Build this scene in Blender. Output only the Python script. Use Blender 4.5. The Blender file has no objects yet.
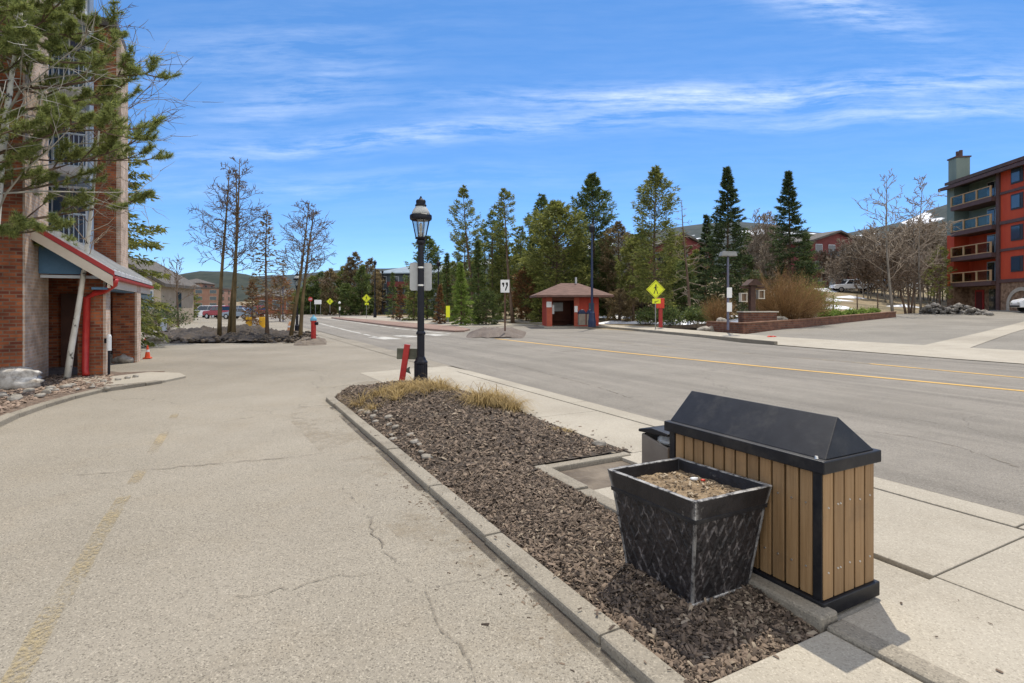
import bpy, bmesh, math, random
import numpy as np
from mathutils import Vector, Matrix, Euler, noise as mnoise

S = bpy.context.scene
C = S.collection
R = math.radians

# ------------------------------------------------------------------ camera, light, exposure
HC = 1.7          # eye height
F = 547.0         # focal length in pixels at 1024 wide
HZ = 306.0        # horizon row
cam = bpy.data.cameras.new('camera')
cam.sensor_width = 36.0
cam.lens = 36.0 * F / 1024.0
cam.shift_y = -(341.5 - HZ) / 1024.0
cam.clip_start = 0.05
cam.clip_end = 6000
camo = bpy.data.objects.new('camera', cam)
C.objects.link(camo)
camo.location = (0, 0, HC)
camo.rotation_euler = (R(90), 0, 0)
S.camera = camo
S.render.resolution_x = 1024
S.render.resolution_y = 683
S.view_settings.view_transform = 'Standard'
S.view_settings.look = 'None'
S.view_settings.gamma = 1.0
S.view_settings.exposure = 1.0

SUN_EL, SUN_AZ = R(61), R(18.5)
sd = bpy.data.lights.new('sun', 'SUN')
sd.energy = 2.3
sd.angle = R(0.53)
sd.color = (1.0, 0.93, 0.81)
so = bpy.data.objects.new('sun', sd)
C.objects.link(so)
to_sun = Vector((math.sin(SUN_AZ) * math.cos(SUN_EL), math.cos(SUN_AZ) * math.cos(SUN_EL), math.sin(SUN_EL)))
so.rotation_euler = (-to_sun).to_track_quat('-Z', 'Y').to_euler()

W = bpy.data.worlds.new('World')
S.world = W
W.use_nodes = True


def build_world():
    nt = W.node_tree
    n, l = nt.nodes, nt.links
    n.clear()
    out = n.new('ShaderNodeOutputWorld')
    bg = n.new('ShaderNodeBackground')
    bg.inputs['Strength'].default_value = 0.12
    sky = n.new('ShaderNodeTexSky')
    sky.sky_type = 'NISHITA'
    sky.sun_disc = False
    sky.sun_elevation = SUN_EL
    sky.sun_rotation = SUN_AZ
    sky.altitude = 2900
    sky.air_density = 1.0
    sky.dust_density = 0.0
    sky.ozone_density = 2.5
    hs = n.new('ShaderNodeHueSaturation')
    hs.inputs['Saturation'].default_value = 1.02
    hs.inputs['Hue'].default_value = 0.495
    hs.inputs['Value'].default_value = 0.96
    sc1 = n.new('ShaderNodeVectorMath')
    sc1.operation = 'SCALE'
    sc1.inputs['Scale'].default_value = 0.2
    l.new(sky.outputs[0], sc1.inputs[0])
    gm = n.new('ShaderNodeGamma')
    gm.inputs['Gamma'].default_value = 1.34
    l.new(sc1.outputs[0], gm.inputs['Color'])
    sc2 = n.new('ShaderNodeVectorMath')
    sc2.operation = 'SCALE'
    sc2.inputs['Scale'].default_value = 5.0
    l.new(gm.outputs[0], sc2.inputs[0])
    l.new(sc2.outputs[0], hs.inputs['Color'])
    deep = n.new('ShaderNodeMix')
    deep.data_type = 'RGBA'
    deep.inputs[0].default_value = 0.58
    l.new(hs.outputs[0], deep.inputs[6])
    deep.inputs[7].default_value = (0.42, 1.30, 3.10, 1)
    tc = n.new('ShaderNodeTexCoord')
    sep = n.new('ShaderNodeSeparateXYZ')
    l.new(tc.outputs['Generated'], sep.inputs[0])

    def m(op, a, b=None, c=None, clamp=False):
        q = n.new('ShaderNodeMath')
        q.operation = op
        q.use_clamp = clamp
        for i, v in enumerate((a, b, c)):
            if v is None:
                continue
            if isinstance(v, (int, float)):
                q.inputs[i].default_value = v
            else:
                l.new(v, q.inputs[i])
        return q.outputs[0]
    # the cirrus lies on a high level sheet: x/y and z/y on that sheet
    ay = m('MAXIMUM', m('ABSOLUTE', sep.outputs[1]), 0.12)
    az = m('DIVIDE', sep.outputs[0], ay)
    el = m('DIVIDE', sep.outputs[2], ay)
    # cirrus: streaks drawn out along the azimuth, bent by a slow warp
    cb = n.new('ShaderNodeCombineXYZ')
    l.new(az, cb.inputs[0])
    l.new(el, cb.inputs[1])
    warp = n.new('ShaderNodeTexNoise')
    warp.inputs['Scale'].default_value = 2.2
    warp.inputs['Detail'].default_value = 2
    l.new(cb.outputs[0], warp.inputs['Vector'])
    el2 = m('ADD', el, m('MULTIPLY', m('SUBTRACT', warp.outputs[0], 0.5), 0.055))
    cb2 = n.new('ShaderNodeCombineXYZ')
    l.new(m('MULTIPLY', az, 2.2), cb2.inputs[0])
    l.new(m('MULTIPLY', m('SUBTRACT', el2, m('MULTIPLY', az, 0.04)), 36.0), cb2.inputs[1])
    st = n.new('ShaderNodeTexNoise')
    st.inputs['Scale'].default_value = 1.0
    st.inputs['Detail'].default_value = 7
    st.inputs['Roughness'].default_value = 0.62
    l.new(cb2.outputs[0], st.inputs['Vector'])
    cb3 = n.new('ShaderNodeCombineXYZ')
    l.new(m('MULTIPLY', az, 7.0), cb3.inputs[0])
    l.new(m('MULTIPLY', el2, 44.0), cb3.inputs[1])
    fine = n.new('ShaderNodeTexNoise')
    fine.inputs['Scale'].default_value = 1.4
    fine.inputs['Detail'].default_value = 6
    fine.inputs['Roughness'].default_value = 0.65
    l.new(cb3.outputs[0], fine.inputs['Vector'])

    def band(a0, e0, slope, aw, ew, amp):
        da = m('DIVIDE', m('SUBTRACT', az, a0), aw)
        line = m('ADD', e0, m('MULTIPLY', m('SUBTRACT', az, a0), slope))
        de = m('DIVIDE', m('SUBTRACT', el2, line), ew)
        q = m('ADD', m('MULTIPLY', da, da), m('MULTIPLY', de, de))
        return m('MULTIPLY', m('EXPONENT', m('MULTIPLY', q, -1.0)), amp)
    bands = [band(0.45, 0.392, 0.03, 0.55, 0.023, 1.0), band(-0.15, 0.315, 0.08, 0.46, 0.020, 1.0), band(0.75, 0.35, 0.05, 0.35, 0.016, 0.8),
             band(0.35, 0.375, 0.0, 0.22, 0.018, 0.6), band(0.60, 0.545, -0.20, 0.16, 0.035, 1.2),
             band(-0.40, 0.385, 0.28, 0.16, 0.040, 0.55), band(-0.40, 0.225, 0.02, 0.42, 0.022, 0.35),
             band(-0.50, 0.46, 0.12, 0.25, 0.05, 0.35), band(0.9, 0.41, 0.0, 0.25, 0.06, 0.35)]
    tot = bands[0]
    for b in bands[1:]:
        tot = m('ADD', tot, b)
    tot = m('ADD', tot, 0.07)
    rmp = n.new('ShaderNodeMapRange')
    rmp.inputs[1].default_value = 0.41
    rmp.inputs[2].default_value = 0.70
    l.new(m('ADD', m('MULTIPLY', st.outputs[0], 0.52), m('MULTIPLY', fine.outputs[0], 0.48)), rmp.inputs[0])
    cl = m('MULTIPLY', m('MULTIPLY', rmp.outputs[0], tot), 0.54, clamp=True)
    mx = n.new('ShaderNodeMix')
    mx.data_type = 'RGBA'
    l.new(cl, mx.inputs[0])
    l.new(deep.outputs[2], mx.inputs[6])
    mx.inputs[7].default_value = (5.2, 5.6, 6.2, 1)
    # white cloud added out of view, behind and overhead, as fill for shaded faces
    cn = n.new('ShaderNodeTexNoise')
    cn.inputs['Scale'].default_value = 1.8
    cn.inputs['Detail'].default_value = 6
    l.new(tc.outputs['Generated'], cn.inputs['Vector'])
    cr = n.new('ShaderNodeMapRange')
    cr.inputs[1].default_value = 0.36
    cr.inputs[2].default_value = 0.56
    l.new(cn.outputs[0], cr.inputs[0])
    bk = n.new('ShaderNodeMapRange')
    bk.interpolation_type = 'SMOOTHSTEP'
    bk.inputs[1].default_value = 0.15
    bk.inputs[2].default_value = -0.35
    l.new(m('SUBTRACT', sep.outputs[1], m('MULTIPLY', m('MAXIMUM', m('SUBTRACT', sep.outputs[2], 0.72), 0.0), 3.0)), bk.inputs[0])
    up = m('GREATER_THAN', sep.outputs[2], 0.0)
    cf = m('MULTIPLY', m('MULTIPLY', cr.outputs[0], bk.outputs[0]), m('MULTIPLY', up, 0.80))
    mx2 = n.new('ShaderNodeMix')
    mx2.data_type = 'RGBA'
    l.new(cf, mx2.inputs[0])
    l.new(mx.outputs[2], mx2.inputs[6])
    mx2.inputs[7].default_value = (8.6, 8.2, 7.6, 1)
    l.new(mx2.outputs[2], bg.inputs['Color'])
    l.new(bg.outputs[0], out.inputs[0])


build_world()

# ------------------------------------------------------------------ frames and helpers
CA, SA = 0.884, 0.468          # the road runs along (-SA, CA); across it is (CA, SA)
ROT = math.atan2(SA, CA)


def uv(u, v, z=0.0):
    return Vector((CA * u - SA * v, SA * u + CA * v, z))


def to_uv(x, y):
    return CA * x + SA * y, -SA * x + CA * y


def sstep(a, b, x):
    t = min(1.0, max(0.0, (x - a) / (b - a)))
    return t * t * (3 - 2 * t)


def T(x, y):
    """height of the ground away from the street"""
    u, v = to_uv(x, y)
    z = -0.13
    z += 0.029 * max(0.0, min(u, 90.0) - 22.5) * (1 - sstep(60, 110, v))
    z += sstep(36, 60, u) * 0.14 * max(0.0, min(v, 75.0) - 31.0)
    z += 0.02 * max(0.0, min(y, 900) - 130.0)
    return z


def gp(px, py, z=-0.065):
    """a place on level ground from the measuring sheet (pixel column and row)"""
    y = F * (HC - z) / (py - HZ)
    return Vector(((px - 512) * y / F, y, z))


def at(px, y, py=None):
    x = (px - 512) * y / F
    z = T(x, y) if py is None else HC - (py - HZ) * y / F
    return Vector((x, y, z))


class MB:
    def __init__(s):
        s.v, s.f, s.m = [], [], []

    def add(s, verts, faces, mi=0):
        o = len(s.v)
        s.v.extend([tuple(p) for p in verts])
        for f in faces:
            s.f.append([i + o for i in f])
            s.m.append(mi)

    def box(s, c, size, mi=0, rz=0.0, rot=None, taper=1.0):
        x, y, z = [d / 2 for d in size]
        pts = []
        for dz, k in ((-z, 1.0), (z, taper)):
            for dx, dy in ((-x, -y), (x, -y), (x, y), (-x, y)):
                pts.append(Vector((dx * k, dy * k, dz)))
        if rot is not None:
            M = Euler(rot).to_matrix()
            pts = [M @ p for p in pts]
        elif rz:
            M = Matrix.Rotation(rz, 3, 'Z')
            pts = [M @ p for p in pts]
        c = Vector(c)
        s.add([p + c for p in pts], [(3, 2, 1, 0), (4, 5, 6, 7), (0, 1, 5, 4), (1, 2, 6, 5), (2, 3, 7, 6), (3, 0, 4, 7)], mi)

    def tube(s, pts, rad, n=8, mi=0, cap=True):
        pts = [Vector(p) for p in pts]
        if isinstance(rad, (int, float)):
            rad = [rad] * len(pts)
        verts, faces = [], []
        for i, p in enumerate(pts):
            if i == 0:
                d = pts[1] - p
            elif i == len(pts) - 1:
                d = p - pts[i - 1]
            else:
                d = pts[i + 1] - pts[i - 1]
            if d.length < 1e-9:
                d = Vector((0, 0, 1))
            d.normalize()
            a = Vector((1, 0, 0)) if abs(d.x) < 0.7 else Vector((0, 1, 0))
            e1 = d.cross(a).normalized()
            e2 = d.cross(e1)
            for k in range(n):
                t = 2 * math.pi * k / n
                verts.append(p + e1 * (math.cos(t) * rad[i]) + e2 * (math.sin(t) * rad[i]))
        for i in range(len(pts) - 1):
            for k in range(n):
                a, b = i * n + k, i * n + (k + 1) % n
                faces.append((a, b, b + n, a + n))
        if cap:
            faces.append(tuple(range(n - 1, -1, -1)))
            faces.append(tuple(range((len(pts) - 1) * n, len(pts) * n)))
        s.add(verts, faces, mi)

    def lathe(s, prof, n=20, c=(0, 0, 0), mi=0, cap=True):
        verts, faces = [], []
        for r, z in prof:
            for k in range(n):
                t = 2 * math.pi * k / n
                verts.append((c[0] + r * math.cos(t), c[1] + r * math.sin(t), c[2] + z))
        for i in range(len(prof) - 1):
            for k in range(n):
                a, b = i * n + k, i * n + (k + 1) % n
                faces.append((a, b, b + n, a + n))
        if cap:
            faces.append(tuple(range(n - 1, -1, -1)))
            faces.append(tuple(range((len(prof) - 1) * n, len(prof) * n)))
        s.add(verts, faces, mi)

    def prism(s, poly, y0, y1, axis='y', mi=0):
        """a polygon (a, b) pushed from y0 to y1; axis y: (x,z), axis z: (x,y), axis x: (y,z)"""
        def P(a, b, h):
            return (a, h, b) if axis == 'y' else ((a, b, h) if axis == 'z' else (h, a, b))
        n = len(poly)
        verts = [P(a, b, y0) for a, b in poly] + [P(a, b, y1) for a, b in poly]
        faces = [tuple(range(n)), tuple(range(2 * n - 1, n - 1, -1))]
        for i in range(n):
            j = (i + 1) % n
            faces.append((i, i + n, j + n, j))
        s.add(verts, faces, mi)

    def build(s, name, mats, parent=None, smooth=False, bevel=0.0, loc=None, rz=0.0, fixn=True):
        me = bpy.data.meshes.new(name)
        me.from_pydata(s.v, [], s.f)
        if not isinstance(mats, (list, tuple)):
            mats = [mats]
        for mm in mats:
            me.materials.append(mm)
        me.polygons.foreach_set('material_index', s.m)
        if smooth:
            me.polygons.foreach_set('use_smooth', [True] * len(me.polygons))
        if fixn and len(s.f) < 6000:
            bm = bmesh.new()
            bm.from_mesh(me)
            bmesh.ops.recalc_face_normals(bm, faces=bm.faces)
            bm.to_mesh(me)
            bm.free()
        o = bpy.data.objects.new(name, me)
        C.objects.link(o)
        if parent:
            o.parent = parent
        if loc is not None:
            o.location = loc
        if rz:
            o.rotation_euler = (0, 0, rz)
        if bevel:
            b = o.modifiers.new('bevel', 'BEVEL')
            b.width = bevel
            b.segments = 2
            b.limit_method = 'ANGLE'
        return o


def npmesh(name, verts, faces, mats, parent=None, mi=None):
    """triangles or quads from numpy arrays"""
    me = bpy.data.meshes.new(name)
    verts = np.asarray(verts, dtype=np.float32)
    faces = np.asarray(faces, dtype=np.int32)
    k = faces.shape[1]
    me.vertices.add(len(verts))
    me.vertices.foreach_set('co', verts.ravel())
    me.loops.add(faces.size)
    me.loops.foreach_set('vertex_index', faces.ravel())
    me.polygons.add(len(faces))
    me.polygons.foreach_set('loop_start', np.arange(0, faces.size, k, dtype=np.int32))
    me.polygons.foreach_set('loop_total', np.full(len(faces), k, dtype=np.int32))
    if not isinstance(mats, (list, tuple)):
        mats = [mats]
    for mm in mats:
        me.materials.append(mm)
    if mi is not None:
        me.polygons.foreach_set('material_index', np.asarray(mi, dtype=np.int32))
    me.update(calc_edges=True)
    me.validate()
    o = bpy.data.objects.new(name, me)
    C.objects.link(o)
    if parent:
        o.parent = parent
    return o


def thing(name, label, cat, loc=(0, 0, 0), rz=0.0, group=None):
    o = bpy.data.objects.new(name, None)
    C.objects.link(o)
    o.location = loc
    o.rotation_euler = (0, 0, rz)
    return tag(o, label, cat, group)


def tag(o, label, cat, group=None):
    o['label'] = label
    o['category'] = cat
    if group:
        o['group'] = group
    return o


def struct(o, kind='structure'):
    o['kind'] = kind
    return o


def dup(root, loc, rz=None, label=None, group=None, scale=None):
    r = root.copy()
    C.objects.link(r)
    r.location = loc
    if rz is not None:
        r.rotation_euler = (0, 0, rz)
    if scale:
        r.scale = (scale,) * 3
    if label:
        r['label'] = label
    if group:
        r['group'] = group
    for ch in list(root.children):
        c = ch.copy()
        C.objects.link(c)
        c.parent = r
        for g in list(ch.children):
            d = g.copy()
            C.objects.link(d)
            d.parent = c
    return r


# ------------------------------------------------------------------ materials
MATS = {}


def mat(name, col, rough=0.7, col2=None, scale=4.0, detail=6, metal=0.0, bump=0.0, bscale=None, island=False,
        lo=0.35, hi=0.65, spec=0.4, stretch=None, transl=0.0, dirt=None):
    if name in MATS:
        return MATS[name]
    m = bpy.data.materials.new(name)
    m.use_nodes = True
    nt = m.node_tree
    n, l = nt.nodes, nt.links
    bs = n['Principled BSDF']
    bs.inputs['Roughness'].default_value = rough
    bs.inputs['Metallic'].default_value = metal
    bs.inputs['Specular IOR Level'].default_value = spec
    bs.inputs['Base Color'].default_value = (*col, 1)
    tc = n.new('ShaderNodeTexCoord')
    vec = tc.outputs['Object']
    if stretch:
        mp = n.new('ShaderNodeMapping')
        mp.inputs['Scale'].default_value = stretch
        l.new(vec, mp.inputs[0])
        vec = mp.outputs[0]
    c_out = None
    if col2:
        rp = n.new('ShaderNodeValToRGB')
        rp.color_ramp.elements[0].position = lo
        rp.color_ramp.elements[1].position = hi
        rp.color_ramp.elements[0].color = (*col, 1)
        rp.color_ramp.elements[1].color = (*col2, 1)
        if island:
            gi = n.new('ShaderNodeNewGeometry')
            l.new(gi.outputs['Random Per Island'], rp.inputs[0])
        else:
            nz = n.new('ShaderNodeTexNoise')
            nz.inputs['Scale'].default_value = scale
            nz.inputs['Detail'].default_value = detail
            nz.inputs['Roughness'].default_value = 0.6
            l.new(vec, nz.inputs['Vector'])
            l.new(nz.outputs[0], rp.inputs[0])
        c_out = rp.outputs[0]
        if dirt:
            nz2 = n.new('ShaderNodeTexNoise')
            nz2.inputs['Scale'].default_value = dirt[1]
            nz2.inputs['Detail'].default_value = 8
            nz2.inputs['Roughness'].default_value = 0.7
            l.new(tc.outputs['Object'], nz2.inputs['Vector'])
            mr = n.new('ShaderNodeMapRange')
            mr.inputs[1].default_value = dirt[2]
            mr.inputs[2].default_value = dirt[3]
            l.new(nz2.outputs[0], mr.inputs[0])
            mx = n.new('ShaderNodeMix')
            mx.data_type = 'RGBA'
            l.new(mr.outputs[0], mx.inputs[0])
            l.new(c_out, mx.inputs[6])
            mx.inputs[7].default_value = (*dirt[0], 1)
            c_out = mx.outputs[2]
        l.new(c_out, bs.inputs['Base Color'])
    if bump:
        nb = n.new('ShaderNodeTexNoise')
        nb.inputs['Scale'].default_value = bscale or scale * 3
        nb.inputs['Detail'].default_value = 5
        l.new(vec, nb.inputs['Vector'])
        bp = n.new('ShaderNodeBump')
        bp.inputs['Strength'].default_value = bump
        bp.inputs['Distance'].default_value = 0.02
        l.new(nb.outputs[0], bp.inputs['Height'])
        l.new(bp.outputs[0], bs.inputs['Normal'])
    if transl:
        tr = n.new('ShaderNodeBsdfTranslucent')
        if c_out is not None:
            l.new(c_out, tr.inputs[0])
        else:
            tr.inputs[0].default_value = (*col, 1)
        ms = n.new('ShaderNodeMixShader')
        ms.inputs[0].default_value = transl
        l.new(bs.outputs[0], ms.inputs[1])
        l.new(tr.outputs[0], ms.inputs[2])
        l.new(ms.outputs[0], n['Material Output'].inputs[0])
    MATS[name] = m
    return m


def brick_mat(name, c1, c2, mortar, sc=1.0):
    m = bpy.data.materials.new(name)
    m.use_nodes = True
    n, l = m.node_tree.nodes, m.node_tree.links
    bs = n['Principled BSDF']
    bs.inputs['Roughness'].default_value = 0.9
    tc = n.new('ShaderNodeTexCoord')
    sp = n.new('ShaderNodeSeparateXYZ')
    l.new(tc.outputs['Object'], sp.inputs[0])
    ad = n.new('ShaderNodeMath')
    ad.operation = 'ADD'
    l.new(sp.outputs[0], ad.inputs[0])
    l.new(sp.outputs[1], ad.inputs[1])
    cb = n.new('ShaderNodeCombineXYZ')
    l.new(ad.outputs[0], cb.inputs[0])
    l.new(sp.outputs[2], cb.inputs[1])
    br = n.new('ShaderNodeTexBrick')
    br.inputs['Scale'].default_value = 1.0 / sc
    br.inputs['Brick Width'].default_value = 0.22
    br.inputs['Row Height'].default_value = 0.078
    br.inputs['Mortar Size'].default_value = 0.011
    br.inputs['Color1'].default_value = (*c1, 1)
    br.inputs['Color2'].default_value = (*c2, 1)
    br.inputs['Mortar'].default_value = (*mortar, 1)
    br.inputs['Bias'].default_value = 0.0
    l.new(cb.outputs[0], br.inputs['Vector'])
    nz = n.new('ShaderNodeTexNoise')
    nz.inputs['Scale'].default_value = 3.0
    nz.inputs['Detail'].default_value = 6
    l.new(tc.outputs['Object'], nz.inputs['Vector'])
    mr = n.new('ShaderNodeMapRange')
    mr.inputs[1].default_value = 0.3
    mr.inputs[2].default_value = 0.7
    mr.inputs[3].default_value = 0.65
    mr.inputs[4].default_value = 1.25
    l.new(nz.outputs[0], mr.inputs[0])
    mx = n.new('ShaderNodeMix')
    mx.data_type = 'RGBA'
    mx.blend_type = 'MULTIPLY'
    mx.inputs[0].default_value = 1.0
    l.new(br.outputs[0], mx.inputs[6])
    cbb = n.new('ShaderNodeCombineColor')
    for i in range(3):
        l.new(mr.outputs[0], cbb.inputs[i])
    l.new(cbb.outputs[0], mx.inputs[7])
    l.new(mx.outputs[2], bs.inputs['Base Color'])
    bp = n.new('ShaderNodeBump')
    bp.inputs['Strength'].default_value = 0.5
    bp.inputs['Distance'].default_value = 0.008
    bp.invert = True
    l.new(br.outputs['Fac'], bp.inputs['Height'])
    l.new(bp.outputs[0], bs.inputs['Normal'])
    MATS[name] = m
    return m


def pave_mat(name, base, light, dark, speck=0.35, stain=(0.30, 0.27, 0.22), crack=False, sscale=95.0, bumpd=0.004, patch=0.5, streak=0.0):
    """worn asphalt or concrete: aggregate speckle, broad stains, sandy dust, fine cracks"""
    m = bpy.data.materials.new(name)
    m.use_nodes = True
    n, l = m.node_tree.nodes, m.node_tree.links
    bs = n['Principled BSDF']
    bs.inputs['Roughness'].default_value = 0.88
    bs.inputs['Specular IOR Level'].default_value = 0.25
    tc = n.new('ShaderNodeTexCoord')
    P = tc.outputs['Object']

    def noise(sc, det, ro=0.6, vec=P):
        q = n.new('ShaderNodeTexNoise')
        q.inputs['Scale'].default_value = sc
        q.inputs['Detail'].default_value = det
        q.inputs['Roughness'].default_value = ro
        l.new(vec, q.inputs['Vector'])
        return q.outputs[0]

    def rng(x, a, b, c=0.0, d=1.0):
        q = n.new('ShaderNodeMapRange')
        for i, v in enumerate((a, b, c, d)):
            q.inputs[i + 1].default_value = v
        l.new(x, q.inputs[0])
        return q.outputs[0]

    def mix(f, a, b, blend='MIX'):
        q = n.new('ShaderNodeMix')
        q.data_type = 'RGBA'
        q.blend_type = blend
        if isinstance(f, float):
            q.inputs[0].default_value = f
        else:
            l.new(f, q.inputs[0])
        for i, v in ((6, a), (7, b)):
            if isinstance(v, tuple):
                q.inputs[i].default_value = (*v, 1)
            else:
                l.new(v, q.inputs[i])
        return q.outputs[2]

    def mul(a, k):
        q = n.new('ShaderNodeMath')
        q.operation = 'MULTIPLY'
        l.new(a, q.inputs[0])
        if isinstance(k, float):
            q.inputs[1].default_value = k
        else:
            l.new(k, q.inputs[1])
        return q.outputs[0]
    col = mix(rng(noise(0.35, 6, 0.65), 0.35, 0.65), base, light)
    col = mix(mul(rng(noise(0.16, 4, 0.55), 0.50, 0.64), 0.50), col, tuple(x * 0.74 for x in base))
    col = mix(mul(rng(noise(1.3, 7, 0.7), 0.5, 0.72), patch), col, stain)
    if streak:
        mp = n.new('ShaderNodeMapping')
        mp.vector_type = 'TEXTURE'
        mp.inputs['Rotation'].default_value = (0, 0, math.atan2(0.468, 0.884))
        mp.inputs['Scale'].default_value = (1.1, 26.0, 1)
        l.new(P, mp.inputs[0])
        col = mix(mul(rng(noise(1.0, 5, 0.6, mp.outputs[0]), 0.45, 0.68), streak), col, tuple(x * 0.62 for x in base))
        col = mix(mul(rng(noise(2.3, 5, 0.6, mp.outputs[0]), 0.50, 0.70), streak * 0.7), col, tuple(x * 1.25 for x in light))
    vo = n.new('ShaderNodeTexVoronoi')
    vo.inputs['Scale'].default_value = sscale
    l.new(P, vo.inputs['Vector'])
    sp = n.new('ShaderNodeSeparateColor')
    l.new(vo.outputs['Color'], sp.inputs[0])
    col = mix(mul(rng(sp.outputs[0], 0.72, 0.95), speck), col, dark)
    col = mix(mul(rng(sp.outputs[1], 0.75, 0.98), speck * 0.8), col, tuple(min(1, x * 1.6) for x in light))
    fn = noise(sscale * 1.7, 3)
    col = mix(mul(rng(fn, 0.48, 0.68), speck * 0.7), col, dark)
    if crack:
        wv = n.new('ShaderNodeTexNoise')
        wv.inputs['Scale'].default_value = 1.6
        wv.inputs['Detail'].default_value = 6
        l.new(P, wv.inputs['Vector'])
        va = n.new('ShaderNodeVectorMath')
        va.operation = 'MULTIPLY_ADD'
        l.new(wv.outputs['Color'], va.inputs[0])
        va.inputs[1].default_value = (0.7, 0.7, 0.7)
        l.new(P, va.inputs[2])
        vc = n.new('ShaderNodeTexVoronoi')
        vc.feature = 'DISTANCE_TO_EDGE'
        vc.inputs['Scale'].default_value = 0.16
        l.new(va.outputs[0], vc.inputs['Vector'])
        line = rng(vc.outputs['Distance'], 0.0, 0.0030, 1.0, 0.0)
        gate = rng(noise(0.5, 3), 0.42, 0.55)
        col = mix(mul(mul(line, gate), 0.35), col, tuple(x * 0.6 for x in dark))
    l.new(col, bs.inputs['Base Color'])
    bp = n.new('ShaderNodeBump')
    bp.inputs['Strength'].default_value = 0.6
    bp.inputs['Distance'].default_value = bumpd
    l.new(mix(0.5, vo.outputs['Distance'], fn), bp.inputs['Height'])
    l.new(bp.outputs[0], bs.inputs['Normal'])
    return m


def paint_mat(name, col, cover=0.5, scale=18.0, soft=0.2):
    """road paint worn through to the asphalt"""
    m = bpy.data.materials.new(name)
    m.use_nodes = True
    n, l = m.node_tree.nodes, m.node_tree.links
    bs = n['Principled BSDF']
    bs.inputs['Base Color'].default_value = (*col, 1)
    bs.inputs['Roughness'].default_value = 0.8
    tc = n.new('ShaderNodeTexCoord')
    a = n.new('ShaderNodeTexNoise')
    a.inputs['Scale'].default_value = scale
    a.inputs['Detail'].default_value = 8
    a.inputs['Roughness'].default_value = 0.75
    l.new(tc.outputs['Object'], a.inputs['Vector'])
    b = n.new('ShaderNodeTexNoise')
    b.inputs['Scale'].default_value = 0.9
    l.new(tc.outputs['Object'], b.inputs['Vector'])
    ad = n.new('ShaderNodeMath')
    ad.operation = 'ADD'
    l.new(a.outputs[0], ad.inputs[0])
    l.new(b.outputs[0], ad.inputs[1])
    mr = n.new('ShaderNodeMapRange')
    mr.inputs[1].default_value = 1.25 - 0.5 * cover
    mr.inputs[2].default_value = 1.25 + soft - 0.5 * cover
    mr.inputs[4].default_value = 0.9
    l.new(ad.outputs[0], mr.inputs[0])
    tr = n.new('ShaderNodeBsdfTransparent')
    ms = n.new('ShaderNodeMixShader')
    l.new(mr.outputs[0], ms.inputs[0])
    l.new(tr.outputs[0], ms.inputs[1])
    l.new(bs.outputs[0], ms.inputs[2])
    l.new(ms.outputs[0], n['Material Output'].inputs[0])
    return m


def glass_mat(name, tint=(0.9, 0.95, 1.0), clear=0.75):
    m = bpy.data.materials.new(name)
    m.use_nodes = True
    n, l = m.node_tree.nodes, m.node_tree.links
    tr = n.new('ShaderNodeBsdfTransparent')
    tr.inputs[0].default_value = (*tint, 1)
    gl = n.new('ShaderNodeBsdfGlossy')
    gl.inputs['Roughness'].default_value = 0.05
    ms = n.new('ShaderNodeMixShader')
    ms.inputs[0].default_value = 1 - clear
    l.new(tr.outputs[0], ms.inputs[1])
    l.new(gl.outputs[0], ms.inputs[2])
    l.new(ms.outputs[0], n['Material Output'].inputs[0])
    return m


M_DRIVE = pave_mat('worn_driveway_asphalt', (0.245, 0.216, 0.168), (0.310, 0.276, 0.220), (0.075, 0.064, 0.050), 0.62,
                   (0.285, 0.240, 0.175), True, 125.0)
M_ROAD = pave_mat('street_asphalt', (0.200, 0.180, 0.150), (0.250, 0.226, 0.190), (0.06, 0.053, 0.045), 0.5,
                  (0.14, 0.126, 0.106), True, 110.0, streak=0.6)
M_LOT = pave_mat('parking_lot_asphalt', (0.20, 0.182, 0.152), (0.25, 0.23, 0.193), (0.08, 0.072, 0.06), 0.45,
                 (0.17, 0.153, 0.128), True, 60.0)
M_CONC = pave_mat('pavement_concrete', (0.33, 0.295, 0.235), (0.41, 0.370, 0.30), (0.14, 0.12, 0.09), 0.35,
                  (0.27, 0.235, 0.18), False, 120.0, 0.002, 0.55)
M_KERB = pave_mat('kerb_concrete', (0.225, 0.198, 0.155), (0.30, 0.266, 0.21), (0.09, 0.078, 0.06), 0.45,
                  (0.15, 0.128, 0.097), False, 110.0, 0.003, 0.9)
M_DIRT = mat('bare_dirt', (0.085, 0.065, 0.048), 0.95, (0.19, 0.155, 0.115), 2.5, bump=0.8, bscale=20)
M_DRYGRND = mat('dry_grass_ground', (0.17, 0.125, 0.065), 0.95, (0.30, 0.235, 0.14), 0.5, bump=0.5, bscale=5,
                dirt=((0.10, 0.085, 0.045), 0.16, 0.5, 0.65))
M_SOIL = mat('mulch_soil', (0.035, 0.026, 0.019), 0.95, (0.09, 0.068, 0.05), 14, bump=1.0, bscale=60)
M_CHIP = mat('mulch_chips', (0.026, 0.018, 0.013), 0.9, (0.215, 0.158, 0.113), island=True, lo=0.0, hi=1.0)
M_CHIPB = mat('pale_wood_chips', (0.15, 0.115, 0.08), 0.9, (0.36, 0.29, 0.21), island=True, lo=0.0, hi=1.0)
M_STRAW = mat('dry_straw', (0.16, 0.105, 0.035), 0.8, (0.46, 0.33, 0.13), island=True, lo=0.0, hi=1.0, transl=0.25)
M_ROCK = mat('pale_rock', (0.19, 0.165, 0.13), 0.9, (0.40, 0.365, 0.31), 5, bump=0.7, bscale=14)
M_WROCK = mat('white_boulder', (0.26, 0.23, 0.19), 0.85, (0.62, 0.59, 0.54), 3.5, bump=0.8, bscale=9,
              dirt=((0.13, 0.10, 0.07), 2.4, 0.55, 0.7))
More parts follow.
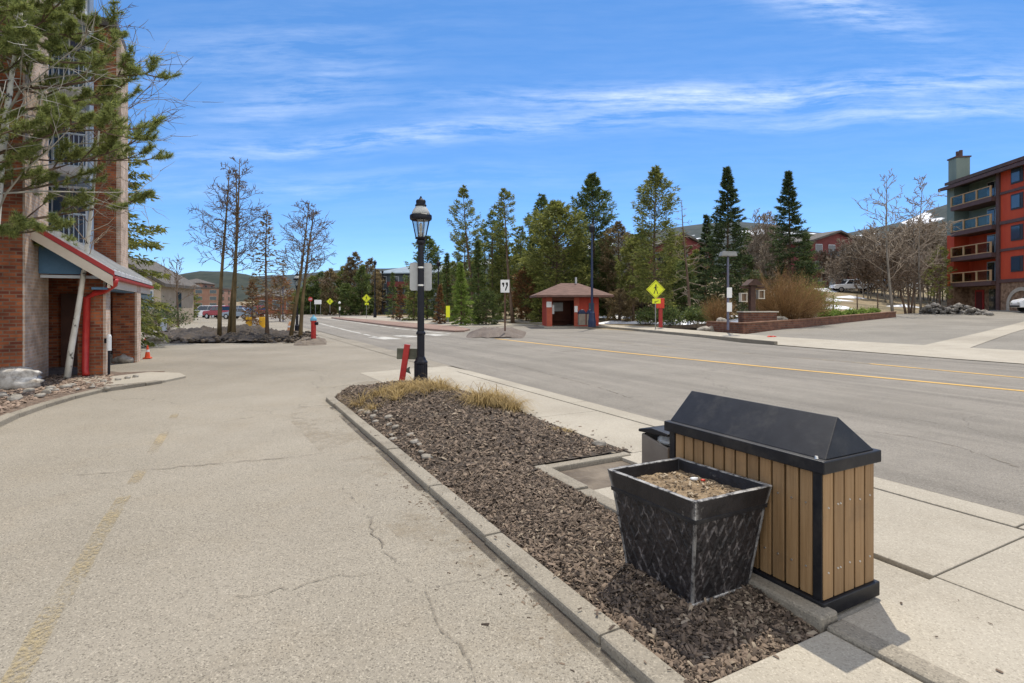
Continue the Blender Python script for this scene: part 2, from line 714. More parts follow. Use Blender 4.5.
M_BLACK = mat('black_powder_coat', (0.008, 0.008, 0.010), 0.45, (0.014, 0.014, 0.017), 12, bump=0.08, bscale=150, spec=0.3,
              dirt=((0.05, 0.046, 0.041), 5, 0.50, 0.85))
M_SLAT = mat('tan_composite_slat', (0.240, 0.140, 0.060), 0.62, (0.310, 0.192, 0.092), 60, stretch=(1, 1, 0.04), bump=0.15,
             bscale=90, dirt=((0.17, 0.11, 0.06), 3.0, 0.55, 0.8))
M_SCREW = mat('steel_screw', (0.6, 0.58, 0.54), 0.35, metal=0.9)
M_POST = mat('black_iron', (0.006, 0.006, 0.010), 0.42, (0.011, 0.011, 0.017), 10, spec=0.3)
M_ALU = mat('sign_back_aluminium', (0.36, 0.36, 0.35), 0.5, (0.48, 0.48, 0.46), 3, metal=0.35)
M_WHITE = mat('white_sign_face', (0.72, 0.72, 0.70), 0.5, (0.78, 0.78, 0.76), 5)
M_INK = mat('black_sign_ink', (0.012, 0.012, 0.012), 0.6)
M_YEL = mat('fluorescent_yellow_sign', (0.72, 0.78, 0.02), 0.45, (0.68, 0.72, 0.02), 4)
M_YELB = mat('yellow_plastic', (0.75, 0.42, 0.02), 0.5, (0.68, 0.36, 0.02), 4)
M_REDP = mat('red_painted_metal', (0.36, 0.018, 0.016), 0.4, (0.45, 0.03, 0.022), 6)
M_REDBOX = mat('red_orange_box', (0.62, 0.05, 0.02), 0.45, (0.54, 0.04, 0.02), 5)
M_ORANGE = mat('orange_cone_rubber', (0.75, 0.09, 0.02), 0.55, (0.68, 0.08, 0.02), 6)
M_BLUECAP = mat('light_blue_paint', (0.12, 0.36, 0.52), 0.5, (0.16, 0.42, 0.58), 5)
M_NAVY = mat('dark_blue_paint', (0.008, 0.016, 0.05), 0.4, (0.012, 0.024, 0.07), 5)
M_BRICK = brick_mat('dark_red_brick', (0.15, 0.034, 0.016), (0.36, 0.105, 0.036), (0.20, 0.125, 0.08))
M_BRICKSUN = brick_mat('sunlit_tan_brick', (0.40, 0.27, 0.19), (0.52, 0.37, 0.27), (0.46, 0.40, 0.34))  # the same brick in sun: the light is put into a paler colour
M_TRIMR = mat('dark_red_trim', (0.33, 0.022, 0.022), 0.5, (0.40, 0.035, 0.03), 3)
M_CREAM = mat('cream_fascia', (0.52, 0.45, 0.36), 0.6, (0.60, 0.53, 0.44), 2)
M_SOFFIT = mat('blue_soffit', (0.055, 0.13, 0.22), 0.6, (0.075, 0.165, 0.27), 3)
M_ROOFM = mat('pale_metal_roof', (0.40, 0.41, 0.41), 0.5, (0.54, 0.54, 0.53), 2, metal=0.1)
M_GLASSB = mat('blue_window_glass', (0.03, 0.055, 0.09), 0.08, spec=0.8)
M_GLASSD = mat('dark_window_glass', (0.015, 0.022, 0.03), 0.08, spec=0.8)
M_FRAMEW = mat('pale_window_frame', (0.50, 0.53, 0.56), 0.5)
M_BARK = mat('brown_bark', (0.07, 0.045, 0.03), 0.95, (0.17, 0.115, 0.08), 6, stretch=(1, 1, 0.25), bump=0.8, bscale=20)
M_GREYBARK = mat('grey_bark', (0.14, 0.12, 0.095), 0.95, (0.27, 0.235, 0.19), 4, stretch=(1, 1, 0.3), bump=0.5, bscale=20)
M_OLIVEBARK = mat('mossy_brown_bark', (0.075, 0.055, 0.025), 0.95, (0.19, 0.135, 0.065), 4, stretch=(1, 1, 0.3), bump=0.6, bscale=20)
M_ASPEN = mat('white_aspen_bark', (0.50, 0.48, 0.41), 0.8, (0.70, 0.68, 0.61), 5, stretch=(1, 1, 0.6), bump=0.2,
              dirt=((0.03, 0.026, 0.022), 4.5, 0.56, 0.61))
M_TWIG = mat('brown_twigs', (0.085, 0.058, 0.038), 0.9, (0.20, 0.145, 0.10), island=True, lo=0, hi=1)
M_TWIGG = mat('grey_twigs', (0.155, 0.118, 0.085), 0.9, (0.40, 0.325, 0.245), island=True, lo=0, hi=1)
M_TWIGO = mat('golden_brown_twigs', (0.11, 0.058, 0.022), 0.9, (0.37, 0.22, 0.09), island=True, lo=0, hi=1)
M_NEED = mat('dark_green_needles', (0.045, 0.077, 0.026), 0.75, (0.185, 0.224, 0.058), island=True, lo=0, hi=1, transl=0.38)
M_NEEDO = mat('olive_needles', (0.076, 0.098, 0.024), 0.75, (0.294, 0.299, 0.073), island=True, lo=0, hi=1, transl=0.38)
M_NEEDB = mat('blue_green_needles', (0.024, 0.047, 0.019), 0.75, (0.119, 0.154, 0.052), island=True, lo=0, hi=1, transl=0.38)
M_NEEDL = mat('light_green_needles', (0.086, 0.145, 0.021), 0.75, (0.290, 0.375, 0.077), island=True, lo=0, hi=1, transl=0.38)
M_NEEDR = mat('rusty_needles', (0.10, 0.045, 0.015), 0.8, (0.29, 0.15, 0.055), island=True, lo=0, hi=1, transl=0.2)
M_NEEDT = mat('tan_needles', (0.102, 0.074, 0.034), 0.8, (0.288, 0.216, 0.108), island=True, lo=0, hi=1, transl=0.38)
M_SNOW = mat('old_snow', (0.68, 0.69, 0.72), 0.6, (0.80, 0.81, 0.83), 2, bump=0.4, bscale=6)
M_TYRE = mat('tyre_rubber', (0.012, 0.012, 0.012), 0.8)
M_RIM = mat('alloy_rim', (0.45, 0.45, 0.46), 0.35, metal=0.8)
M_LAMPG = glass_mat('lantern_glass', (0.93, 0.93, 0.9), 0.8)
M_RAILG = glass_mat('balcony_glass', (0.66, 0.74, 0.70), 0.94)
M_GLOBE = mat('frosted_glass', (0.62, 0.62, 0.58), 0.25, transl=0.3)


def per_object(m, lo=0.82, hi=1.15):
    """each board or brick pier a slightly different tone"""
    n, l = m.node_tree.nodes, m.node_tree.links
    bs = n['Principled BSDF']
    old = bs.inputs['Base Color'].links[0].from_socket
    oi = n.new('ShaderNodeObjectInfo')
    mr = n.new('ShaderNodeMapRange')
    mr.inputs[3].default_value = lo
    mr.inputs[4].default_value = hi
    l.new(oi.outputs['Random'], mr.inputs[0])
    vm = n.new('ShaderNodeVectorMath')
    vm.operation = 'SCALE'
    l.new(old, vm.inputs[0])
    l.new(mr.outputs[0], vm.inputs['Scale'])
    l.new(vm.outputs[0], bs.inputs['Base Color'])


per_object(M_SLAT)

# ------------------------------------------------------------------ ground, street, pavements
ROADZ = -0.065


def make_ground():
    xs = np.concatenate([np.linspace(-1500, -160, 18), np.linspace(-140, 140, 113), np.linspace(160, 1500, 18)])
    ys = np.concatenate([np.linspace(-60, -6, 6), np.linspace(-4, 170, 88), np.linspace(180, 1500, 22)])
    vs = [(x, y, T(x, y) - 0.02) for y in ys for x in xs]
    nx = len(xs)
    fs = [(j * nx + i, j * nx + i + 1, (j + 1) * nx + i + 1, (j + 1) * nx + i) for j in range(len(ys) - 1) for i in range(nx - 1)]
    o = npmesh('ground', vs, fs, M_DRYGRND)
    o.data.polygons.foreach_set('use_smooth', [True] * len(fs))
    struct(o)


make_ground()


def strip(name, left, right, m, z=0.0, zf=None, across=1, along=1):
    """a ribbon between two rows of (u, v) points"""
    def fine(row):
        out = []
        for p, q in zip(row[:-1], row[1:]):
            for k in range(along):
                t = k / along
                out.append((p[0] + (q[0] - p[0]) * t, p[1] + (q[1] - p[1]) * t))
        return out + [row[-1]]
    left, right = fine(left), fine(right)
    vs, fs = [], []
    n = across + 1
    for (a, b), (c, d) in zip(left, right):
        for k in range(n):
            t = k / across
            p = uv(a + (c - a) * t, b + (d - b) * t)
            vs.append((p.x, p.y, zf(p.x, p.y) if zf else z))
    for i in range(len(left) - 1):
        for k in range(across):
            fs.append((n * i + k, n * i + k + 1, n * i + n + k + 1, n * i + n + k))
    return struct(npmesh(name, vs, fs, m))


def sheet(name, poly, m, z):
    mb = MB()
    mb.add([uv(u, v, z) for u, v in poly], [tuple(range(len(poly)))])
    return struct(mb.build(name, m, fixn=False))


# driveway on the near side, the street beyond u = 5.75
sheet('driveway', [(-26, -12), (5.9, -12), (5.9, 120), (-60, 120), (-60, 26), (-26, 26)], M_DRIVE, ROADZ)
sheet('road', [(5.95, -25), (21.6, -25), (21.6, 12), (22.0, 18), (24.5, 24), (26.5, 32), (27.0, 60), (22, 130), (4.6, 130), (5.95, 40)],
      M_ROAD, ROADZ + 0.004)


def slabs(name, rects, m, top=0.0, gap=0.011, thick=0.14):
    mb = MB()
    for u0, u1, v0, v1 in rects:
        c = uv((u0 + u1) / 2, (v0 + v1) / 2, top - thick / 2)
        mb.box(c, (u1 - u0 - gap, v1 - v0 - gap, thick), rz=ROT)
    return struct(mb.build(name, m, bevel=0.008))


rc = []
vj = [-4.2, -1.8, 0.3, 1.8, 3.5, 4.95]
rp = []
for a, b in zip(vj[:-1], vj[1:]):
    if a > 3.4:
        rp.append((2.965, 3.96, a, a + 0.7))
    else:
        (rc if a < 1.7 else rp).append((2.965, 3.96, a, b))
    rc.append((3.96, 5.375, a, b))
vj2 = [4.95, 7.2, 9.5, 11.4, 13.2]
for a, b in zip(vj2[:-1], vj2[1:]):
    rc.append((4.20, 5.375, a, b))
for a, b in zip([-4.2, -2.0, 0.0], [-2.0, 0.0, 1.77]):
    rc.append((1.735, 2.805, a, b))
slabs('pavement', rc, M_CONC)
slabs('pavement', rp, M_CONC, -0.03)
# sub-base seen in the joints
sheet('pavement_base', [(1.74, -4.2), (5.7, -4.2), (5.7, 13.2), (4.2, 13.2), (4.2, 4.95), (2.96, 4.95), (2.96, 1.77), (1.74, 1.77)], M_DIRT, -0.035)
kr = []
v = -4.2
while v < 13.0:
    kr.append((5.385, 5.74, v, min(v + 3.05, 13.2)))
    v += 3.05
slabs('street_kerb', kr, M_CONC, 0.004, 0.014, 0.2)
# sloping end of the footway and the flush gutter that crosses the driveway mouth
mb = MB()
mb.add([uv(4.2, 13.2, 0), uv(5.74, 13.2, 0), uv(5.80, 15.2, ROADZ + 0.004), uv(3.2, 14.6, ROADZ + 0.004), uv(3.3, 11.9, ROADZ + 0.004), uv(4.2, 11.4, 0)], [(0, 1, 2, 3), (0, 3, 4, 5)])
struct(mb.build('pavement_ramp', M_CONC, fixn=False))
strip('gutter', [(5.30, 15.0), (5.25, 20), (5.2, 28), (5.1, 40)], [(5.92, 15.0), (5.95, 20), (5.95, 28), (5.6, 40)], M_KERB, ROADZ + 0.010)


# kerb round the planting bed: short weathered lengths, set on the driveway
def kerb_run(name, pts, width, top, seglen, seed, height=0.2, m=M_KERB, gap=0.012, jit=0.012):
    rnd = random.Random(seed)
    mb = MB()
    P = [Vector((a, b)) for a, b in pts]
    L = [0]
    for a, b in zip(P[:-1], P[1:]):
        L.append(L[-1] + (b - a).length)

    def at_l(s):
        for i in range(len(P) - 1):
            if s <= L[i + 1] or i == len(P) - 2:
                t = (s - L[i]) / (L[i + 1] - L[i])
                return P[i].lerp(P[i + 1], t)
    s = 0.0
    while s < L[-1] - 0.02:
        e = min(s + seglen * rnd.uniform(0.85, 1.15), L[-1])
        a, b = at_l(s), at_l(e)
        c = (a + b) / 2
        d = b - a
        w = uv(c.x, c.y, top - height / 2 + rnd.uniform(-jit, jit) * 0.6)
        mb.box(w, (width, d.length - gap, height), rot=(0, rnd.uniform(-0.02, 0.02), ROT + math.atan2(d.y, d.x) - math.pi / 2 + rnd.uniform(-jit, jit)))
        s = e
    return struct(mb.build(name, m, bevel=0.018))


arc = [(2.85 + 1.08 * math.cos(t), 10.55 + 1.08 * math.sin(t)) for t in np.linspace(math.pi, 0.25, 14)]
kerb_run('bed_kerb', [(1.80, 1.05), (1.80, 9.9)], 0.15, 0.0, 1.35, 3)
kerb_run('bed_kerb', [(1.79, 9.9)] + arc, 0.15, 0.0, 0.42, 4, gap=0.004)
kerb_run('bed_kerb', [(2.88, -4.2), (2.88, 0.95)], 0.15, 0.006, 1.6, 5)
kerb_run('bed_kerb', [(2.885, 0.95), (2.885, 1.78)], 0.15, 0.016, 1.6, 5)
kerb_run('bed_kerb', [(2.875, 1.78), (2.875, 4.85)], 0.15, 0.06, 1.0, 15)
kerb_run('bed_kerb', [(2.96, 4.9), (4.12, 4.93)], 0.13, 0.015, 1.1, 6)


def bed_h(u, v):
    """surface of the mulch"""
    z = -0.045
    z += 0.075 * sstep(1.87, 2.3, u) * sstep(1.75, 2.3, v)
    z += 0.27 * math.exp(-((u - 3.15) / 0.8) ** 2 - ((v - 8.4) / 1.9) ** 2)
    z += 0.05 * math.exp(-((u - 3.4) / 0.7) ** 2 - ((v - 10.6) / 0.9) ** 2)
    z -= 0.02 * math.exp(-((u - 2.55) / 0.4) ** 2 - ((v - 2.5) / 0.7) ** 2)
    z += 0.035 * (mnoise.noise(Vector((u * 1.7, v * 1.7, 0))))
    z -= 0.05 * sstep(3.9, 4.15, u)
    return z


def in_bed(u, v):
    if u < 1.88 or v < 1.79:
        return False
    if v < 4.98:
        return u < 2.80
    if v > 10.55:
        return (u - 2.85) ** 2 + (v - 10.55) ** 2 < 1.0 or (u > 2.85 and u < 4.15 and v < 11.6 - 0.2 * (u - 2.85))
    return u < 4.17


def bed_surface():
    us, vs_ = np.arange(1.86, 4.24, 0.05), np.arange(1.76, 11.9, 0.05)
    vs, fs = [], []
    idx = {}
    for j, v in enumerate(vs_):
        for i, u in enumerate(us):
            p = uv(u, v, bed_h(u, v))
            vs.append(p)
    n = len(us)
    for j in range(len(vs_) - 1):
        for i in range(n - 1):
            if in_bed(us[i] + .025, vs_[j] + .025):
                fs.append((j * n + i, j * n + i + 1, (j + 1) * n + i + 1, (j + 1) * n + i))
    o = npmesh('planting_bed', [tuple(p) for p in vs], fs, M_SOIL)
    struct(o)
    # a little soil on the bin pad behind the kerb
    rnd = np.random.RandomState(5)
    V, Fc, K = [], [], []

    def chips(n, sampler, sz, mi, lift=0.012, tilt=0.5):
        cnt = 0
        while cnt < n:
            s = sampler()
            if s is None:
                continue
            u, v, z = s
            L = sz * min(2.6, max(0.35, rnd.lognormal(-0.05, 0.48)))
            w = L * rnd.uniform(0.22, 0.5)
            t = L * rnd.uniform(0.08, 0.2)
            M = Euler((rnd.normal(0, tilt), rnd.normal(0, tilt), rnd.uniform(0, 6.28))).to_matrix()
            c = uv(u, v, z + lift * rnd.uniform(0.1, 1.3))
            o0 = len(V)
            k = rnd.uniform(0.45, 1.0)
            for dx, dy, dz in ((-L, -w, 0), (L, -w * k, 0), (L * .8, w * k, 0), (-L * .9, w, 0), (-L * .7, -w * .4, t), (L * .7, -w * .2, t), (L * .6, w * .5, t), (-L * .6, w * .6, t)):
                V.append(tuple(c + M @ Vector((dx / 2, dy / 2, dz))))
            for f in ((0, 1, 5, 4), (1, 2, 6, 5), (2, 3, 7, 6), (3, 0, 4, 7), (4, 5, 6, 7)):
                Fc.append([q + o0 for q in f])
                K.append(mi)
            cnt += 1

    def near():
        u, v = rnd.uniform(1.88, 2.81), 1.78 + 3.4 * rnd.beta(0.9, 1.3)
        return (u, v, bed_h(u, v)) if in_bed(u, v) else None

    def far():
        u, v = rnd.uniform(1.88, 4.2), rnd.uniform(4.6, 11.7)
        return (u, v, bed_h(u, v)) if in_bed(u, v) else None
    chips(21000, near, 0.026, 0)
    chips(1500, near, 0.024, 1)
    chips(20000, far, 0.036, 0)
    chips(1500, far, 0.034, 1)

    def sunlit_chips():
        u, v = rnd.normal(2.58, 0.13), rnd.normal(2.35, 0.38)
        return (u, v, bed_h(u, v)) if in_bed(u, v) else None
    chips(1300, sunlit_chips, 0.028, 1)  # pale chips massed here put the sunlit patch into the mulch colour
    o = npmesh('mulch', V, Fc, [M_CHIP, M_CHIPB], mi=K)
    struct(o, 'stuff')
    # strays on kerb, pavement and driveway
    V, Fc, K = [], [], []

    def stray():
        r = rnd.rand()
        if r < 0.45:
            u, v = 1.72 - abs(rnd.normal(0, 0.16)), (rnd.uniform(1.2, 9) if rnd.rand() < 0.4 else rnd.normal((3.1, 4.6)[rnd.randint(2)], 0.35))
            return (u, v, ROADZ)
        if r < 0.6:
            return (rnd.uniform(1.75, 1.88), rnd.uniform(1.5, 8), 0.006)
        if r < 0.93:
            return (4.2 + abs(rnd.normal(0, 0.12)), rnd.uniform(5.0, 10), 0.002)
        return (rnd.uniform(2.2, 4.6), rnd.uniform(0.6, 1.75), 0.004)
    chips(460, stray, 0.022, 0, 0.002, 0.08)
    o = npmesh('mulch_litter', V, Fc, [M_CHIP, M_CHIPB], mi=K)
    struct(o, 'stuff')


bed_surface()


# paint and cracks
def ribbon(name, pts, w, m, z, kind='structure'):
    vs, fs = [], []
    P = [Vector((a, b)) for a, b in pts]
    for i, p in enumerate(P):
        d = (P[min(i + 1, len(P) - 1)] - P[max(i - 1, 0)]).normalized()
        nrm = Vector((-d.y, d.x))
        ww = w[i] if isinstance(w, (list, tuple)) else w
        vs.append((p.x + nrm.x * ww / 2, p.y + nrm.y * ww / 2, z))
        vs.append((p.x - nrm.x * ww / 2, p.y - nrm.y * ww / 2, z))
    for i in range(len(P) - 1):
        fs.append((2 * i, 2 * i + 1, 2 * i + 3, 2 * i + 2))
    return struct(npmesh(name, vs, fs, m), kind)


M_PYEL = paint_mat('worn_yellow_paint', (0.60, 0.36, 0.08), 1.15)
M_PYELW = paint_mat('faint_yellow_paint', (0.34, 0.27, 0.15), 0.72, 34)
M_PYELF = paint_mat('rubbed_yellow_paint', (0.34, 0.27, 0.16), 0.55, 34)
M_PWHT = paint_mat('worn_white_paint', (0.50, 0.48, 0.43), 0.95)
M_SAND = paint_mat('drifted_sand', (0.29, 0.238, 0.165), 0.48, 7, 0.45)
M_CRACK = paint_mat('tan_brown_crack', (0.165, 0.138, 0.102), 0.75, 14)  # tan-brown colour of the cracks in the asphalt


def uvl(pts):
    return [uv(a, b).to_2d() for a, b in pts]


ribbon('road_marking', uvl([(15.4, -6), (14.62, 5.1), (13.9, 10.1), (13.35, 16), (13.05, 22), (12.97, 26.5)]), 0.20, M_PYEL, ROADZ + 0.012)
ribbon('road_marking', uvl([(17.3, -6), (17.3, 6), (17.4, 9.6)]), 0.17, M_PYEL, ROADZ + 0.012)
ribbon('road_marking', uvl([(17.4, 9.6), (17.0, 18), (16.9, 27)]), 0.14, M_PYELF, ROADZ + 0.012)
for a, b in (((376, 337.2), (394, 339.5)), ((400, 335.6), (415, 337.3)), ((427, 334.2), (443, 335.8))):
    ribbon('road_marking', [gp(*a).to_2d(), gp(*b).to_2d()], 1.0, M_PWHT, ROADZ + 0.012)
ribbon('road_marking', [gp(318, 323).to_2d(), gp(345, 330).to_2d(), gp(378, 337.5).to_2d()], 0.22, M_PWHT, ROADZ + 0.012)
ribbon('road_marking', [gp(322, 318.2).to_2d(), gp(352, 322).to_2d(), gp(400, 329).to_2d(), gp(450, 334).to_2d()], 0.25, M_PWHT, ROADZ + 0.012)
ribbon('driveway_marking', [gp(0, 705).to_2d(), gp(22, 668).to_2d(), gp(50, 615).to_2d(), gp(78, 575).to_2d(), gp(100, 535).to_2d(), gp(124, 497).to_2d()],
       0.11, M_PYELW, ROADZ + 0.006)
ribbon('driveway_marking', [gp(133, 484).to_2d(), gp(147, 462).to_2d(), gp(158, 443).to_2d(), gp(168, 428).to_2d(), gp(180, 405).to_2d()], 0.11, M_PYELF, ROADZ + 0.006)

ribbon('sand_drift', uvl([(1.50, 0.8), (1.45, 3), (1.40, 6), (1.3, 9), (1.5, 10.6), (2.2, 12.0), (3.2, 12.8)]), [0.35, 0.45, 0.6, 0.75, 0.8, 0.7, 0.4], M_SAND, ROADZ + 0.003)
ribbon('kerb_dirt', uvl([(1.70, 0.6), (1.70, 4), (1.69, 7), (1.69, 9.9)]), [0.07, 0.10, 0.08, 0.10], paint_mat('gutter_dirt', (0.06, 0.046, 0.032), 0.85, 12, 0.35), ROADZ + 0.007)


def crack(pts, seed, w=0.012):
    rnd = random.Random(seed)
    P = [gp(*p).to_2d() for p in pts]
    out, ws = [], []
    for a, b in zip(P[:-1], P[1:]):
        k = max(4, int((b - a).length / 0.07))
        for i in range(k):
            q = a.lerp(b, i / k)
            out.append(q + Vector((rnd.gauss(0, 0.014), rnd.gauss(0, 0.014))))
            ws.append(w * rnd.uniform(0.4, 1.7))
    ribbon('crack', out, ws, M_CRACK, ROADZ + 0.008)


crack([(340, 488), (362, 505), (378, 540), (400, 570), (425, 590), (440, 625), (465, 655), (480, 690)], 1, 0.012)
crack([(70, 476), (150, 470), (230, 463), (300, 457), (330, 452)], 2, 0.013)
crack([(235, 598), (290, 590), (330, 577), (380, 572), (400, 569)], 3, 0.010)
crack([(560, 352), (600, 348), (690, 342), (720, 341)], 4, 0.06)
crack([(872, 432), (910, 437), (960, 448), (1024, 470)], 5, 0.02)
crack([(505, 363), (540, 372), (600, 388), (640, 402)], 6, 0.03)

# far pavement, parking lot with its concrete strip
ftz = lambda d: (lambda x, y: T(x, y) + d)
strip('far_pavement', [(21.3, -12), (21.3, 0), (21.35, 9), (22.0, 16), (24.3, 24.0), (26.3, 32), (26.8, 60)],
      [(26.0, -12), (26.0, 0), (26.0, 9), (26.0, 18), (27.0, 24.0), (28.6, 32), (29.6, 60)], M_CONC, zf=ftz(0.09), across=8, along=4)
kerb_run('far_kerb', [(22.15, 16.3), (24.3, 24.0), (26.3, 32), (26.9, 60)], 0.18, 0.10, 3.0, 9, 0.3)
strip('parking_lot', [(25.9, -14), (25.9, 0), (25.9, 9), (25.9, 17), (26.2, 21.5)], [(72, -24), (72, 2), (72, 15), (70, 26), (56, 29)], M_LOT, zf=ftz(0.07), across=40, along=8)
strip('lot_gutter', [(26.0, 10.6), (35, 12.6), (50, 15.6), (68, 19.4)], [(26.0, 12.2), (35, 13.8), (50, 16.8), (68, 20.8)], M_CONC, zf=ftz(0.085), across=3, along=8)

# ------------------------------------------------------------------ mountains
M_FOREST = mat('forested_slope', (0.010, 0.018, 0.013), 0.95, (0.030, 0.038, 0.026), 0.10, detail=9, bump=0.0,
               dirt=((0.055, 0.048, 0.030), 0.009, 0.58, 0.68))


def mountain(name, prof, y0, depth, m, seed, snow=()):
    """a ridge whose crest follows (column, row) pairs at distance y0"""
    xs = np.linspace(prof[0][0], prof[-1][0], 150)
    crest = np.interp(xs, [p[0] for p in prof], [p[1] for p in prof])
    vs, fs = [], []
    rows = 26
    for j in range(rows):
        t = j / (rows - 1)
        for px, cy in zip(xs, crest):
            X = (px - 512) * y0 / F
            zc = HC + (HZ - cy) * y0 / F
            y = y0 - depth * (1 - t) if t <= 1 else y0
            k = t ** 0.85
            nn = mnoise.fractal(Vector((X * 0.006, y * 0.006, seed)), 0.9, 2.1, 6)
            z = -12 + (zc + 12) * k + nn * 16 * math.sin(math.pi * min(1, t)) + nn * 4
            vs.append((X * (1 - 0.0 * t), y + nn * 20, z))
    n = len(xs)
    for j in range(rows - 1):
        for i in range(n - 1):
            fs.append((j * n + i, j * n + i + 1, (j + 1) * n + i + 1, (j + 1) * n + i))
    # back slope
    o0 = len(vs)
    for px, cy in zip(xs, crest):
        vs.append(((px - 512) * y0 / F, y0 + depth, -12))
    for i in range(n - 1):
        fs.append(((rows - 1) * n + i, (rows - 1) * n + i + 1, o0 + i + 1, o0 + i))
    o = npmesh(name, vs, fs, m)
    o.data.polygons.foreach_set('use_smooth', [True] * len(fs))
    return struct(o)


def mountain_mat(name, snowcol=True):
    m = mat(name, (0.010, 0.019, 0.020), 0.95, (0.032, 0.046, 0.046), 0.05, detail=9)
    nt = m.node_tree
    n, l = nt.nodes, nt.links
    bs = n['Principled BSDF']
    old = bs.inputs['Base Color'].links[0].from_socket
    tc = n.new('ShaderNodeTexCoord')
    nz = n.new('ShaderNodeTexNoise')
    nz.inputs['Scale'].default_value = 0.0075
    nz.inputs['Detail'].default_value = 5
    l.new(tc.outputs['Object'], nz.inputs['Vector'])
    mr = n.new('ShaderNodeMapRange')
    mr.inputs[1].default_value = 0.60
    mr.inputs[2].default_value = 0.62
    l.new(nz.outputs[0], mr.inputs[0])
    sp = n.new('ShaderNodeSeparateXYZ')
    l.new(tc.outputs['Object'], sp.inputs[0])
    mz = n.new('ShaderNodeMapRange')
    mz.inputs[1].default_value = 70
    mz.inputs[2].default_value = 120
    l.new(sp.outputs[2], mz.inputs[0])
    mu = n.new('ShaderNodeMath')
    mu.operation = 'MULTIPLY'
    l.new(mr.outputs[0], mu.inputs[0])
    l.new(mz.outputs[0], mu.inputs[1])
    mx = n.new('ShaderNodeMix')
    mx.data_type = 'RGBA'
    l.new(mu.outputs[0], mx.inputs[0])
    l.new(old, mx.inputs[6])
    mx.inputs[7].default_value = (0.72, 0.74, 0.78, 1)
    l.new(mx.outputs[2], bs.inputs['Base Color'])
    return m


M_MTN = mountain_mat('mountain_forest')
mountain('mountain', [(-500, 272), (100, 277), (205, 276), (250, 277), (300, 274), (345, 270), (400, 268), (436, 265), (500, 258), (600, 240),
                      (690, 225), (730, 221), (770, 224), (820, 236), (850, 233), (900, 222), (950, 203), (1024, 188), (1250, 165), (1700, 190)],
         1500, 900, M_MTN, 3.1)
mountain('hills', [(-400, 285), (150, 284), (230, 281), (330, 287), (430, 290), (600, 284), (780, 272), (850, 266), (930, 258), (1024, 250), (1300, 245)],
         520, 260, M_FOREST, 8.7)

# ------------------------------------------------------------------ tree builders
UP = Vector((0, 0, 1))


def leaf_tris(pos, dirs, L, Wd, rnd):
    """one thin triangle per needle spray"""
    n = len(pos)
    side = np.cross(dirs, rnd.normal(size=(n, 3)))
    side /= np.linalg.norm(side, axis=1)[:, None] + 1e-9
    V = np.empty((n, 3, 3))
    V[:, 0] = pos - side * Wd[:, None]
    V[:, 1] = pos + side * Wd[:, None]
    V[:, 2] = pos + dirs * L[:, None]
    return V.reshape(-1, 3)


